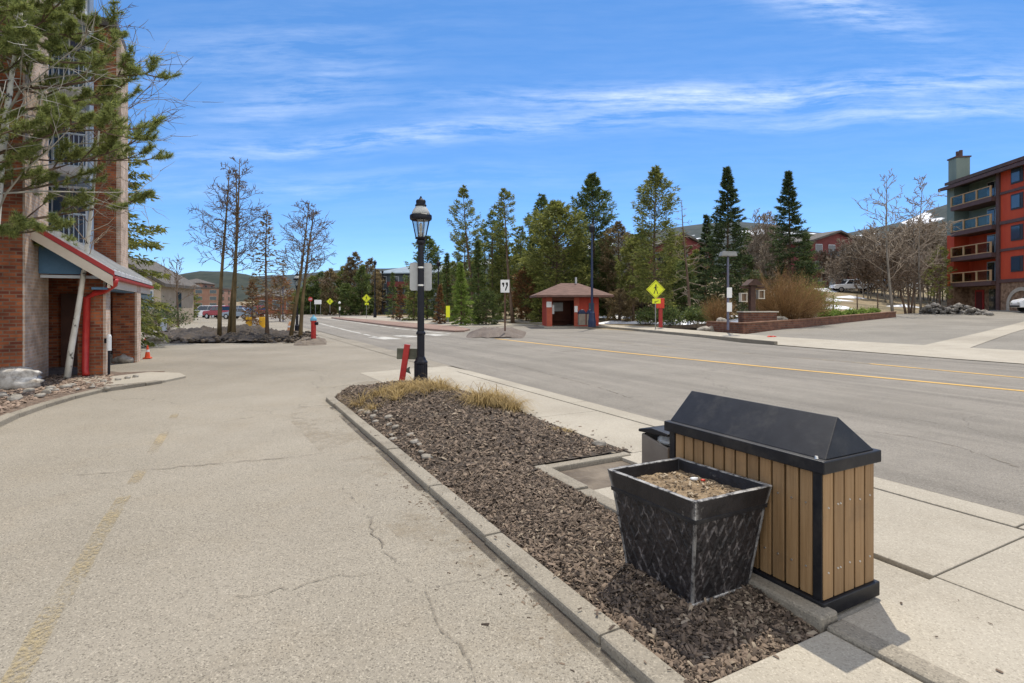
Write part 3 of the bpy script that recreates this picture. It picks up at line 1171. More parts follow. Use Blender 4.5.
def conifer(name, label, loc, h, r, seed, nmat, bark=None, c0=0.12, shape='spruce', nb=110, nl=46, droop=0.25, leaf=0.42, lean=(0, 0),
            group=None, trunk_r=None, gapy=0.0, cat='tree'):
    rnd = np.random.RandomState(seed)
    root = thing(name, label, cat, loc, 0, group)
    bark = bark or M_BARK
    tr = trunk_r or 0.011 * h + 0.03
    mb = MB()
    npt = 8
    axis = lambda t: Vector((lean[0] * t + 0.02 * h * 0.3 * math.sin(5 * t + seed), lean[1] * t, h * t))
    mb.tube([axis(k / npt) - Vector((0, 0, 0.15 if k == 0 else 0)) for k in range(npt + 1)], [tr * (1 - 0.93 * k / npt) * (1.25 if k == 0 else 1) for k in range(npt + 1)], 8)
    mb.build('trunk', bark, root, smooth=True)
    bmb = MB()
    P, D, Ls, Ws = [], [], [], []
    gaps = rnd.rand(24)
    for i in range(nb):
        q = (i + rnd.rand()) / nb
        t = c0 + (1 - c0) * (q ** (0.9 if shape == 'spruce' else 1.0)) * 0.985
        s = (t - c0) / (1 - c0)
        if shape == 'spruce':
            pr = (1 - s) ** 1.02 * (0.75 + 0.25 * min(1, s / 0.1)) + 0.015
        elif shape == 'pine':
            pr = (0.35 + 0.65 * math.sin(math.pi * min(1, s * 0.78 + 0.18))) * (1.0 if s < 0.75 else (1 - s) / 0.25 * 0.85 + 0.15)
        else:
            pr = 0.55 + 0.45 * math.sin(math.pi * (s * 0.8 + 0.1))
            pr *= 1.0 if s < 0.85 else (1 - s) / 0.15 * 0.8 + 0.2
        if gapy and gaps[int(s * 23)] < gapy and rnd.rand() < 0.85:
            continue
        az = i * 2.39996 + rnd.normal(0, 0.5)
        L = r * pr * (0.55 + 0.55 * rnd.rand())
        if L < 0.05:
            continue
        up = (0.55 * s - droop * (1 - s) * 1.6) + rnd.normal(0, 0.10)
        if shape != 'spruce':
            up += 0.25
        d = Vector((math.cos(az), math.sin(az), up)).normalized()
        b = axis(t)
        n_seg = 3
        pts = [b + d * (L * k / n_seg) + Vector((0, 0, -droop * L * 0.5 * (k / n_seg) ** 2 + 0.18 * L * (k / n_seg) ** 3)) for k in range(n_seg + 1)]
        br = 0.012 * L + 0.012
        bmb.tube(pts, [br, br * .75, br * .5, br * .2], 3, cap=False)
        k = max(5, int(nl * (0.4 + 0.6 * L / r)))
        s0 = 0.22 if shape == 'spruce' else 0.42
        f = s0 + (1.03 - s0) * rnd.rand(k) ** 0.75
        base = np.array(b)[None] + np.array(d)[None] * (L * f)[:, None]
        base[:, 2] += -droop * L * 0.5 * f ** 2 + 0.18 * L * f ** 3
        spread = L * (0.20 if shape == 'spruce' else 0.24) * (1.15 - f * 0.6) + 0.05
        lat = np.cross(np.array(d), [0, 0, 1.0])
        lat /= np.linalg.norm(lat) + 1e-9
        off = rnd.normal(0, 1, k) * spread * 0.75
        base += lat[None] * off[:, None]
        base[:, 2] += rnd.normal(0, 1, k) * spread * (0.22 if shape == 'spruce' else 0.42)
        dd = np.array(d)[None] * 0.8 + lat[None] * (np.sign(off) * 0.6)[:, None] + rnd.normal(0, 0.45, (k, 3))
        dd[:, 2] -= 0.15
        dd /= np.linalg.norm(dd, axis=1)[:, None]
        P.append(base)
        D.append(dd)
        Ls.append(leaf * rnd.uniform(0.55, 1.25, k))
        Ws.append(leaf * rnd.uniform(0.10, 0.24, k))
    P, D, Ls, Ws = np.concatenate(P), np.concatenate(D), np.concatenate(Ls), np.concatenate(Ws)
    V = leaf_tris(P, D, Ls, Ws, rnd)
    npmesh('crown', V, np.arange(len(V)).reshape(-1, 3), nmat, root)
    bmb.build('branches', bark, root, fixn=False)
    return root


TWMIN = [0.004]


def grow(mb, p, d, L, r, depth, rnd, up=0.15, wob=0.18, kids=(5, 4, 3), ang=0.75, ratio=0.55, sides=(6, 4, 3, 3), first=0.3, tips=None):
    """one limb and, along it, its smaller limbs"""
    seg = 4 if depth > 0 else 3
    r = max(r, TWMIN[0])
    pts, rad = [p], [r]
    q, dd = Vector(p), Vector(d).normalized()
    for k in range(seg):
        dd = (dd + Vector((rnd.gauss(0, wob), rnd.gauss(0, wob), rnd.gauss(0, wob * 0.6) + up * 0.35))).normalized()
        q = q + dd * (L / seg)
        pts.append(q.copy())
        rad.append(r * (1 - 0.7 * (k + 1) / seg))
    mb.tube(pts, rad, sides[min(len(sides) - 1, 3 - depth)], cap=False)
    if tips is not None:
        tips.append((pts[-1], dd.copy()))
    if depth <= 0:
        return
    n = kids[min(len(kids) - 1, 3 - depth)]
    for i in range(n):
        t = first + (1 - first) * (i + rnd.random()) / n
        k = min(seg - 1, int(t * seg))
        base = pts[k].lerp(pts[k + 1], t * seg - k)
        ax = (pts[k + 1] - pts[k]).normalized()
        o = ax.orthogonal().normalized()
        o = Matrix.Rotation(rnd.uniform(0, 6.283), 3, ax) @ o
        a = ang * rnd.uniform(0.65, 1.3)
        nd = (ax * math.cos(a) + o * math.sin(a)).normalized()
        grow(mb, base, nd, L * ratio * (1.15 - 0.45 * t) * rnd.uniform(0.7, 1.2), max(0.003, r * 0.5 * (1 - 0.55 * t)), depth - 1, rnd, up, wob, kids, ang, ratio, sides, 0.2, tips)


def bare_tree(name, label, loc, h, seed, tm, bm, stems=((0, 0, 0, 0),), r0=0.13, spread=0.34, c0=0.4, nlimb=22, depth=2, ang=0.95, up=0.12, group=None,
              kids=(5, 4, 3), cat='tree', twig_min=0.0):
    """stems: (dx, dy, leanx, leany)"""
    rnd = random.Random(seed)
    root = thing(name, label, cat, loc, 0, group)
    TWMIN[0] = max(0.004, 0.00052 * math.hypot(loc[0], loc[1]))
    mb = MB()
    tw = MB()
    for (dx, dy, lx, ly) in stems:
        hh = h * rnd.uniform(0.9, 1.0)
        pts, rad = [], []
        nseg = 9
        ph = rnd.uniform(0, 6)
        for k in range(nseg + 1):
            t = k / nseg
            pts.append(Vector((dx + lx * t + 0.009 * h * (math.sin(4 * t + ph) - math.sin(ph)), dy + ly * t + 0.009 * h * (math.cos(5 * t + ph) - math.cos(ph)), hh * t - (0.2 if k == 0 else 0))))
            rad.append(r0 * (1 - 0.9 * t) + 0.006)
        mb.tube(pts, rad, 8)
        for i in range(nlimb):
            t = c0 + (0.99 - c0) * (i + rnd.random()) / nlimb
            k = min(nseg - 1, int(t * nseg))
            b = pts[k].lerp(pts[k + 1], t * nseg - k)
            az = i * 2.4 + rnd.uniform(-0.6, 0.6)
            a = ang * rnd.uniform(0.75, 1.2)
            d = Vector((math.cos(az) * math.sin(a), math.sin(az) * math.sin(a), math.cos(a)))
            s = (t - c0) / (1 - c0)
            L = h * spread * (0.45 + 0.75 * math.sin(math.pi * min(1, s * 0.75 + 0.2))) * (1 - 0.6 * s) * rnd.uniform(0.7, 1.2)
            grow(tw, b, d, L, max(0.008, r0 * 0.30 * (1 - 0.7 * t)), depth, rnd, up=up, kids=kids[3 - depth - (3 - depth):] if False else kids, sides=(4, 3, 3, 3))
    mb.build('trunk', tm, root, smooth=True)
    tw.build('crown', bm, root, fixn=False)
    return root


def bush(name, label, loc, w, h, seed, m, n=260, depth=1, leaf=None, group=None, cat='bush', twr=0.012):
    rnd = random.Random(seed)
    root = thing(name, label, cat, loc, 0, group)
    TWMIN[0] = 0.004
    mb = MB()
    tips = []
    for i in range(n):
        a = rnd.uniform(0, 6.283)
        k = rnd.random() ** 0.6
        b = Vector((math.cos(a) * k * w * 0.16, math.sin(a) * k * w * 0.16, 0))
        d = Vector((math.cos(a) * k * w * 0.62 / h, math.sin(a) * k * w * 0.62 / h, 1.0 - 0.45 * k)).normalized()
        grow(mb, b, d, h * rnd.uniform(0.75, 1.06) * (1.0 - 0.22 * k * k), twr, depth, rnd, up=0.03, wob=0.12, kids=(6, 6, 5), ang=0.5, ratio=0.42, sides=(3, 3, 3, 3), first=0.25, tips=tips)
    mb.build('stems', m, root, fixn=False)
    if leaf:
        rs = np.random.RandomState(seed)
        P = np.array([tuple(t[0]) for t in tips])
        P = np.repeat(P, leaf[1], axis=0) + rs.normal(0, leaf[2], (len(P) * leaf[1], 3))
        D = rs.normal(size=P.shape)
        D /= np.linalg.norm(D, axis=1)[:, None]
        V = leaf_tris(P, D, leaf[3] * rs.uniform(.6, 1.2, len(P)), leaf[3] * rs.uniform(.15, .35, len(P)), rs)
        npmesh('foliage', V, np.arange(len(V)).reshape(-1, 3), leaf[0], root)
    return root


def rock_mesh(size, seed, n=3):
    bm = bmesh.new()
    bmesh.ops.create_icosphere(bm, subdivisions=n, radius=1)
    off = Vector((seed * 3.7, seed * 1.3, seed * 2.1))
    for v in bm.verts:
        c = v.co.copy()
        d = mnoise.fractal(c * 0.9 + off, 1.0, 2.0, 5) * 0.35 + mnoise.cell(c * 1.6 + off) * 0.16
        v.co = Vector((c.x * size[0], c.y * size[1], c.z * size[2])) * (0.95 + d)
    me = bpy.data.meshes.new('rock')
    bm.to_mesh(me)
    bm.free()
    return me


def rock(name, label, cat, loc, size, seed, m, group=None, rz=0.0, n=3, smooth=True):
    me = rock_mesh(size, seed, n)
    me.materials.append(m)
    me.polygons.foreach_set('use_smooth', [smooth] * len(me.polygons))
    o = bpy.data.objects.new(name, me)
    C.objects.link(o)
    o.location = loc
    o.rotation_euler = (0, 0, rz)
    return tag(o, label, cat, group)


# ------------------------------------------------------------------ litter bin enclosure
def make_bin():
    u0, u1, v0, v1 = 2.885, 3.425, 1.83, 3.04
    L, Wd = v1 - v0, u1 - u0
    root = thing('bin_enclosure', 'long tan slatted litter bin enclosure with black gabled lid beside the planter', 'litter bin',
                 uv((u0 + u1) / 2 + 0.012, (v0 + v1) / 2 + 0.01, -0.012), ROT)
    # local x across, y along
    mb = MB()
    mb.box((0, 0, 0.0425), (Wd, L, 0.085))
    mb.build('base', M_BLACK, root, bevel=0.006)
    mb = MB()
    for sx in (-1, 1):
        for sy in (-1, 1):
            mb.box((sx * (Wd / 2 - 0.045), sy * (L / 2 - 0.050), 0.44), (0.05, 0.05, 0.71))
    mb.box((0, 0, 0.44), (Wd - 0.13, L - 0.13, 0.70))
    mb.build('inner_frame', M_BLACK, root)
    z0, z1 = 0.088, 0.792
    scr = MB()

    def screw(x, y, z, ax):
        d = Vector(ax) * 0.004
        p = Vector((x, y, z))
        scr.tube([p - d * 0.2, p + d], [0.0065, 0.005], 8)
    # end slats (5) and side slats (12), each a board
    n = 5
    w = (Wd - 0.045) / n
    for sy in (-1, 1):
        for k in range(n):
            x = -Wd / 2 + 0.0225 + w * (k + 0.5)
            b = MB()
            b.box((x, sy * (L / 2 - 0.030), (z0 + z1) / 2), (w - 0.014, 0.022, z1 - z0))
            b.build('slat', M_SLAT, root, bevel=0.003)
            for zz in (0.24, 0.60):
                for dx in (-0.012, 0.012) if k == 1 else (0,):
                    screw(x + dx, sy * (L / 2 - 0.0185), zz + 0.008 * ((k * 7) % 3 - 1), (0, sy, 0))
    n = 12
    w = (L - 0.15) / n
    for sx in (-1, 1):
        for k in range(n):
            y = -L / 2 + 0.075 + w * (k + 0.5)
            b = MB()
            b.box((sx * (Wd / 2 - 0.038), y, (z0 + z1) / 2), (0.026, w - 0.015, z1 - z0))
            b.build('slat', M_SLAT, root, bevel=0.003)
            for zz in (0.24, 0.60):
                screw(sx * (Wd / 2 - 0.024), y, zz, (sx, 0, 0))
    scr.build('screws', M_SCREW, root)['kind'] = 'stuff'
    # lid: rim and gabled top
    mb = MB()
    zr0, zr1 = 0.790, 0.862
    mb.box((0, 0, (zr0 + zr1) / 2), (Wd + 0.012, L + 0.012, zr1 - zr0))
    lid = mb.build('lid', M_BLACK, root, bevel=0.006)
    mb = MB()
    a, b_ = Wd / 2 - 0.035, L / 2 - 0.012
    zt = 1.068
    rb = b_ - 0.075
    mb.add([(-a, -b_, zr1), (a, -b_, zr1), (a, b_, zr1), (-a, b_, zr1), (0, -rb, zt), (0, b_ + 0.012, zt)],
           [(0, 3, 2, 1), (0, 1, 4), (1, 2, 5, 4), (2, 3, 5), (3, 0, 4, 5)])
    mb.build('gable_top', M_BLACK, root, bevel=0.006)
    mb = MB()
    mb.tube([(-Wd / 2 + 0.02, -0.55, zr1 + 0.002), (-Wd / 2 + 0.02, -0.55, zr1 + 0.016)], [0.012, 0.008], 10)
    mb.build('lock_stud', M_SCREW, root)


make_bin()


def make_can():
    root = thing('waste_can', 'small grey square waste can with raised black flap lid behind the slatted bin', 'waste can', uv(3.17, 3.30, -0.03), ROT)
    mb = MB()
    w, d, h = 0.30, 0.30, 0.64
    # open box with thick walls
    o, i = [(-w / 2, -d / 2), (w / 2, -d / 2), (w / 2, d / 2), (-w / 2, d / 2)], [(-w / 2 + .02, -d / 2 + .02), (w / 2 - .02, -d / 2 + .02), (w / 2 - .02, d / 2 - .02), (-w / 2 + .02, d / 2 - .02)]
    vs = [(x, y, 0) for x, y in o] + [(x, y, h + (0.055 if y > 0 else 0)) for x, y in o] + [(x, y, h + (0.055 if y > 0 else 0)) for x, y in i] + [(x, y, 0.05) for x, y in i]
    fs = [(3, 2, 1, 0)]
    for k in range(4):
        j = (k + 1) % 4
        fs += [(k, j, 4 + j, 4 + k), (4 + k, 4 + j, 8 + j, 8 + k), (8 + k, 8 + j, 12 + j, 12 + k)]
    fs.append((12, 13, 14, 15))
    mb.add(vs, fs)
    mb.build('body', mat('grey_brown_plastic', (0.155, 0.130, 0.108), 0.55, (0.20, 0.17, 0.14), 5), root, bevel=0.012)
    mb = MB()
    mb.prism([(-d / 2 - 0.01, h + 0.085), (d / 2 + 0.03, h + 0.062), (d / 2 + 0.03, h + 0.085), (0.03, h + 0.12), (-d / 2 - 0.01, h + 0.108)], -w / 2 - 0.008, w / 2 + 0.008, axis='x')
    mb.build('lid', M_BLACK, root, bevel=0.008)
    me = rock_mesh((0.11, 0.11, 0.07), 4, 3)
    me.materials.append(mat('white_bin_liner', (0.66, 0.66, 0.64), 0.5, (0.75, 0.75, 0.73), 8, bump=0.5, bscale=20, transl=0.2))
    me.polygons.foreach_set('use_smooth', [True] * len(me.polygons))
    b = bpy.data.objects.new('liner_bag', me)
    C.objects.link(b)
    b.parent = root
    b.location = (0.02, -0.02, h + 0.015)


make_can()


# ------------------------------------------------------------------ planter
def planter_mat():
    m = mat('worn_black_planter', (0.011, 0.010, 0.011), 0.5, (0.024, 0.021, 0.022), 6, bump=0.25, bscale=30, spec=0.35,
            dirt=((0.30, 0.28, 0.25), 9.0, 0.62, 0.72))
    n, l = m.node_tree.nodes, m.node_tree.links
    bs = n['Principled BSDF']
    old = bs.inputs['Base Color'].links[0].from_socket
    ge = n.new('ShaderNodeNewGeometry')
    tc = n.new('ShaderNodeTexCoord')
    nz = n.new('ShaderNodeTexNoise')
    nz.inputs['Scale'].default_value = 14
    nz.inputs['Detail'].default_value = 8
    nz.inputs['Roughness'].default_value = 0.75
    l.new(tc.outputs['Object'], nz.inputs['Vector'])
    pt = n.new('ShaderNodeMapRange')
    pt.inputs[1].default_value = 0.503
    pt.inputs[2].default_value = 0.535
    l.new(ge.outputs['Pointiness'], pt.inputs[0])
    nm = n.new('ShaderNodeMapRange')
    nm.inputs[1].default_value = 0.40
    nm.inputs[2].default_value = 0.54
    l.new(nz.outputs[0], nm.inputs[0])
    mu = n.new('ShaderNodeMath')
    mu.operation = 'MULTIPLY'
    l.new(pt.outputs[0], mu.inputs[0])
    l.new(nm.outputs[0], mu.inputs[1])
    mx = n.new('ShaderNodeMix')
    mx.data_type = 'RGBA'
    l.new(mu.outputs[0], mx.inputs[0])
    l.new(old, mx.inputs[6])
    mx.inputs[7].default_value = (0.46, 0.44, 0.41, 1)
    l.new(mx.outputs[2], bs.inputs['Base Color'])
    return m


def make_planter():
    c = Vector((1.085, 3.42, 0.0))
    yaw = R(29.6)
    root = thing('planter', 'scuffed black square planter of dry soil standing tilted on the mulch', 'planter', (c.x, c.y, -0.002), yaw)
    root.rotation_euler = (R(-0.8), R(1.2), yaw)
    M = planter_mat()
    wx, wy = 0.655, 0.745      # rim
    bx, by = 0.475, 0.535    # base
    h, rh = 0.632, 0.115
    # walls: a grid on each face with a raised lattice of woven canes
    mb = MB()
    hz = h - rh
    NX, NZ = 84, 70
    tx, ty = 0.59, 0.68

    def ring(t):
        return (bx + (tx - bx) * t, by + (ty - by) * t)
    for side in range(4):
        vs, fs = [], []
        for j in range(NZ + 1):
            t = j / NZ
            a, b = ring(t)
            w, d = (a, b) if side % 2 == 0 else (b, a)
            for i in range(NX + 1):
                s = i / NX
                x = (s - 0.5) * w
                rel = 0.0
                if 0 < i < NX and 0.03 < t < 0.97:
                    X = x * 1.0
                    Z = t * hz
                    rnd1 = mnoise.noise(Vector((X * 9, Z * 5, side)))
                    k1 = (X * 12.5 + Z * 6.5 + 0.35 * rnd1) % 1.0
                    k2 = (X * 12.5 - Z * 6.5 + 0.35 * rnd1) % 1.0
                    l1 = max(0, 1 - abs(k1 - 0.5) / 0.17)
                    l2 = max(0, 1 - abs(k2 - 0.5) / 0.17)
                    rel = (0.0065 + 0.002 * rnd1) * max(l1, l2) + 0.0028 * mnoise.noise(Vector((X * 40, Z * 40, side * 3)))
                    e = min(1, min(i, NX - i) / 4)
                    rel *= e
                y = -(d / 2) - rel
                p = Vector((x, y, t * hz))
                vs.append(Matrix.Rotation(side * math.pi / 2, 3, 'Z') @ p)
        for j in range(NZ):
            for i in range(NX):
                q = j * (NX + 1) + i
                fs.append((q, q + 1, q + NX + 2, q + NX + 1))
        mb.add(vs, fs)
    mb.add([(-bx / 2, -by / 2, 0.002), (bx / 2, -by / 2, 0.002), (bx / 2, by / 2, 0.002), (-bx / 2, by / 2, 0.002)], [(3, 2, 1, 0)])
    MW = mat('scuffed_black_lattice', (0.010, 0.009, 0.010), 0.5, (0.026, 0.021, 0.021), 7, bump=0.3, bscale=40, spec=0.35,
             dirt=((0.20, 0.18, 0.165), 16.0, 0.63, 0.76))
    nn, ll = MW.node_tree.nodes, MW.node_tree.links
    b5 = nn['Principled BSDF']
    old = b5.inputs['Base Color'].links[0].from_socket
    tcx = nn.new('ShaderNodeTexCoord')
    cur = old
    for ang in (0.38, -0.38):
        mp = nn.new('ShaderNodeMapping')
        mp.inputs['Rotation'].default_value = (ang, ang, 0)
        mp.inputs['Scale'].default_value = (55, 55, 4.5)
        ll.new(tcx.outputs['Object'], mp.inputs[0])
        nz = nn.new('ShaderNodeTexNoise')
        nz.inputs['Scale'].default_value = 1.0
        nz.inputs['Detail'].default_value = 3
        ll.new(mp.outputs[0], nz.inputs['Vector'])
        mr = nn.new('ShaderNodeMapRange')
        mr.inputs[1].default_value = 0.66
        mr.inputs[2].default_value = 0.78
        mr.inputs[4].default_value = 0.22
        ll.new(nz.outputs[0], mr.inputs[0])
        mx = nn.new('ShaderNodeMix')
        mx.data_type = 'RGBA'
        ll.new(mr.outputs[0], mx.inputs[0])
        ll.new(cur, mx.inputs[6])
        mx.inputs[7].default_value = (0.24, 0.22, 0.205, 1)
        cur = mx.outputs[2]
    sx = nn.new('ShaderNodeSeparateXYZ')
    ll.new(tcx.outputs['Object'], sx.inputs[0])

    def mm(op, a, b=None):
        q = nn.new('ShaderNodeMath')
        q.operation = op
        for i, v in enumerate((a, b)):
            if v is None:
                continue
            if isinstance(v, (int, float)):
                q.inputs[i].default_value = v
            else:
                ll.new(v, q.inputs[i])
        return q.outputs[0]
    gz = nn.new('ShaderNodeTexNoise')
    gz.inputs['Scale'].default_value = 11
    gz.inputs['Detail'].default_value = 7
    gz.inputs['Roughness'].default_value = 0.7
    ll.new(tcx.outputs['Object'], gz.inputs['Vector'])
    ss = mm('ADD', sx.outputs[0], sx.outputs[1])
    wob = mm('MULTIPLY', gz.outputs[0], 0.5)
    for sg in (6.5, -6.5):
        k = mm('FRACT', mm('ADD', mm('ADD', mm('MULTIPLY', ss, 12.5), mm('MULTIPLY', sx.outputs[2], sg)), wob))
        ln = mm('SUBTRACT', 1.0, mm('MULTIPLY', mm('ABSOLUTE', mm('SUBTRACT', k, 0.5)), 9.0))
        gt = mm('MULTIPLY', mm('SUBTRACT', gz.outputs[0], 0.47), 5.0)
        fc = nn.new('ShaderNodeMath')
        fc.operation = 'MULTIPLY'
        fc.use_clamp = True
        ll.new(mm('MAXIMUM', ln, 0.0), fc.inputs[0])
        ll.new(mm('MINIMUM', mm('MAXIMUM', gt, 0.0), 0.72), fc.inputs[1])
        mx = nn.new('ShaderNodeMix')
        mx.data_type = 'RGBA'
        ll.new(fc.outputs[0], mx.inputs[0])
        ll.new(cur, mx.inputs[6])
        mx.inputs[7].default_value = (0.22, 0.195, 0.185, 1)
        cur = mx.outputs[2]
    ll.new(cur, b5.inputs['Base Color'])
    mb.build('wall', MW, root, smooth=False, fixn=False)
    # foot moulding, corner beads
    def frame(x0, y0, x1, y1, z0, z1, inx, iny, slope=0.0):
        o = [(-1, -1), (1, -1), (1, 1), (-1, 1)]
        vs = []
        for sx, sy in o:
            vs.append((sx * x0 / 2, sy * y0 / 2, z0))
        for sx, sy in o:
            vs.append((sx * x1 / 2, sy * y1 / 2, z1))
        for sx, sy in o:
            vs.append((sx * (x1 / 2 - inx), sy * (y1 / 2 - iny), z1))
        for sx, sy in o:
            vs.append((sx * (x1 / 2 - inx - slope), sy * (y1 / 2 - iny - slope), z0 - slope))
        fs = []
        for k in range(4):
            j = (k + 1) % 4
            fs += [(k, j, 4 + j, 4 + k), (4 + k, 4 + j, 8 + j, 8 + k), (8 + k, 8 + j, 12 + j, 12 + k), (12 + k, 12 + j, j, k)]
        return vs, fs

    def wear(name, parts, bev, M=M):
        q = MB()
        for vs, fs in parts:
            q.add(vs, fs)
        bm = bmesh.new()
        me = bpy.data.meshes.new(name)
        me.from_pydata(q.v, [], q.f)
        bm.from_mesh(me)
        bmesh.ops.recalc_face_normals(bm, faces=bm.faces)
        bmesh.ops.subdivide_edges(bm, edges=[e for e in bm.edges if e.calc_length() > 0.1], cuts=22, use_grid_fill=True)
        for v in bm.verts:
            v.co += Vector((mnoise.noise(v.co * 9), mnoise.noise(v.co * 9 + Vector((7, 0, 0))), mnoise.noise(v.co * 8 + Vector((0, 9, 0))))) * 0.0022
        bm.to_mesh(me)
        bm.free()
        me.materials.append(M)
        o = bpy.data.objects.new(name, me)
        C.objects.link(o)
        o.parent = root
        b = o.modifiers.new('bevel', 'BEVEL')
        b.width = bev
        b.segments = 3
        b.limit_method = 'ANGLE'
        b.angle_limit = R(40)
        return o
    wear('rim', [frame(tx + 0.022, ty + 0.022, wx, wy, hz - 0.002, h, 0.028, 0.028, 0.03)], 0.007)
    wear('rim_band', [frame(tx + 0.028, ty + 0.028, tx + 0.030, ty + 0.030, hz - 0.02, hz + 0.006, 0.02, 0.02)], 0.004, M_BLACK)
    wear('foot', [frame(bx + 0.022, by + 0.022, bx + 0.026, by + 0.026, 0.0, 0.026, 0.03, 0.03)], 0.006)
    beads = []
    for sx in (-1, 1):
        for sy in (-1, 1):
            q = MB()
            q.tube([(sx * (bx / 2 - 0.001), sy * (by / 2 - 0.001), 0.02), (sx * (tx / 2 - 0.001), sy * (ty / 2 - 0.001), hz)], [0.011, 0.011], 8)
            beads.append((q.v, q.f))
    for bd in beads:
        wear('corner_bead', [bd], 0.002)
    # soil
    vs, fs = [], []
    n = 44
    rs = np.random.RandomState(2)
    for j in range(n + 1):
        for i in range(n + 1):
            x, y = (i / n - 0.5) * (wx - 0.085), (j / n - 0.5) * (wy - 0.085)
            z = h - 0.075 + 0.032 * math.exp(-(x / 0.17) ** 2 - (y / 0.22) ** 2) + 0.014 * mnoise.fractal(Vector((x * 14, y * 14, 2)), 0.8, 2, 5)
            vs.append((x, y, z))
    for j in range(n):
        for i in range(n):
            q = j * (n + 1) + i
            fs.append((q, q + 1, q + n + 2, q + n + 1))
    q = MB()
    q.add(vs, fs)
    q.build('soil', mat('dry_planter_soil', (0.15, 0.10, 0.055), 0.95, (0.34, 0.25, 0.15), 22, bump=1.0, bscale=60, dirt=((0.10, 0.065, 0.035), 8, 0.5, 0.7)), root, smooth=True)
    # dead stalks and crumbs of the soil
    q = MB()
    rnd = random.Random(6)
    for k in range(170):
        x, y = rnd.uniform(-0.22, 0.22), rnd.uniform(-0.27, 0.27)
        s = rnd.uniform(0.004, 0.013)
        q.box((x, y, h - 0.062 + 0.03 * math.exp(-(x / 0.17) ** 2 - (y / 0.22) ** 2)), (s * rnd.uniform(1, 3), s, s * 0.7), rot=(rnd.uniform(-.5, .5), rnd.uniform(-.5, .5), rnd.uniform(0, 6)))
    q.build('soil_crumbs', mat('soil_crumbs', (0.12, 0.08, 0.045), 0.9, (0.40, 0.32, 0.22), island=True, lo=0, hi=1), root)['kind'] = 'stuff'
    return root


PL = make_planter()
# two scraps lying on the planter soil
Mx = Matrix.Translation(PL.location) @ PL.rotation_euler.to_matrix().to_4x4()
rock('litter_scrap', 'small white paper scrap lying on the planter soil', 'litter', Mx @ Vector((0.10, 0.02, 0.598)), (0.028, 0.018, 0.012), 3, M_WHITE, n=2)
rock('litter_scrap', 'tiny red wrapper scrap lying next to the white scrap in the planter', 'litter', Mx @ Vector((0.145, -0.01, 0.592)), (0.016, 0.012, 0.008), 5, M_REDBOX, n=2)

# dry grass clumps on the bed
def grass_clump(label, u, v, ru, rv, tufts, per, seed, L=0.34):
    rs = np.random.RandomState(seed)
    V, Fc = [], []
    c = uv(u, v, 0)
    for q in range(tufts):
        cu, cv = u + np.clip(rs.normal(0, 0.55), -1.1, 1.1) * ru, v + np.clip(rs.normal(0, 0.55), -1.1, 1.1) * rv
        tr = rs.uniform(0.03, 0.11)
        tl = L * rs.uniform(0.6, 1.15)
        for k in range(int(per * rs.uniform(0.5, 1.3))):
            a, b = rs.normal(0, 0.6, 2)
            uu, vv = cu + a * tr, cv + b * tr
            if not in_bed(uu, vv):
                continue
            p = uv(uu, vv, bed_h(uu, vv) - 0.01) - c
            az = math.atan2(b + rs.normal(0, 0.35), a + rs.normal(0, 0.35)) + ROT
            l = tl * rs.uniform(0.5, 1.2)
            w = rs.uniform(0.003, 0.006)
            rise = rs.uniform(0.2, 0.95)
            d = Vector((math.cos(az), math.sin(az), 0))
            sd_ = Vector((-d.y, d.x, 0)) * w
            pts = [p, p + d * l * 0.25 + UP * l * 0.42 * rise, p + d * l * 0.62 + UP * l * 0.58 * rise, p + d * l + UP * l * (0.35 * rise - 0.08)]
            o = len(V)
            for i, qq in enumerate(pts):
                s = sd_ * (1 - 0.27 * i)
                V += [tuple(qq - s), tuple(qq + s)]
            for i in range(3):
                Fc.append((o + 2 * i, o + 2 * i + 1, o + 2 * i + 3, o + 2 * i + 2))
    o = npmesh('grass_clump', V, Fc, M_STRAW)
    o.location = c
    return tag(o, label, 'dry grass')


grass_clump('large flattened clump of golden dry grass nearest the lamp post base', 2.95, 9.3, 0.8, 0.75, 34, 90, 1)
grass_clump('golden dry grass tuft arching over the pavement edge of the bed', 3.75, 7.5, 0.30, 0.50, 13, 190, 2, 0.42)
grass_clump('low reddish dry sprig patch at the bed edge past the grass tuft', 4.0, 6.15, 0.12, 0.22, 6, 50, 3, 0.12)

# stones along the kerb inside the bed
rnd = random.Random(11)
for k in range(16):
    v = 5.9 + k * 0.21 + rnd.uniform(-.07, .07)
    u = 1.98 + rnd.uniform(-0.06, 0.16)
    s = rnd.uniform(0.04, 0.085)
    rock('edge_stone', 'flat pale stone in the row along the inner edge of the bed kerb', 'stone', uv(u, v, bed_h(u, v) + 0.01), (s, s * 0.75, s * 0.45), k + 1, M_ROCK,
         'stones along the bed kerb', rnd.uniform(0, 6), 2)
rock('stone', 'single rounded tan stone on the mulch near the pavement edge', 'stone', uv(3.95, 5.25, bed_h(3.95, 5.25) + 0.03), (0.085, 0.06, 0.05), 40, M_ROCK, n=3)

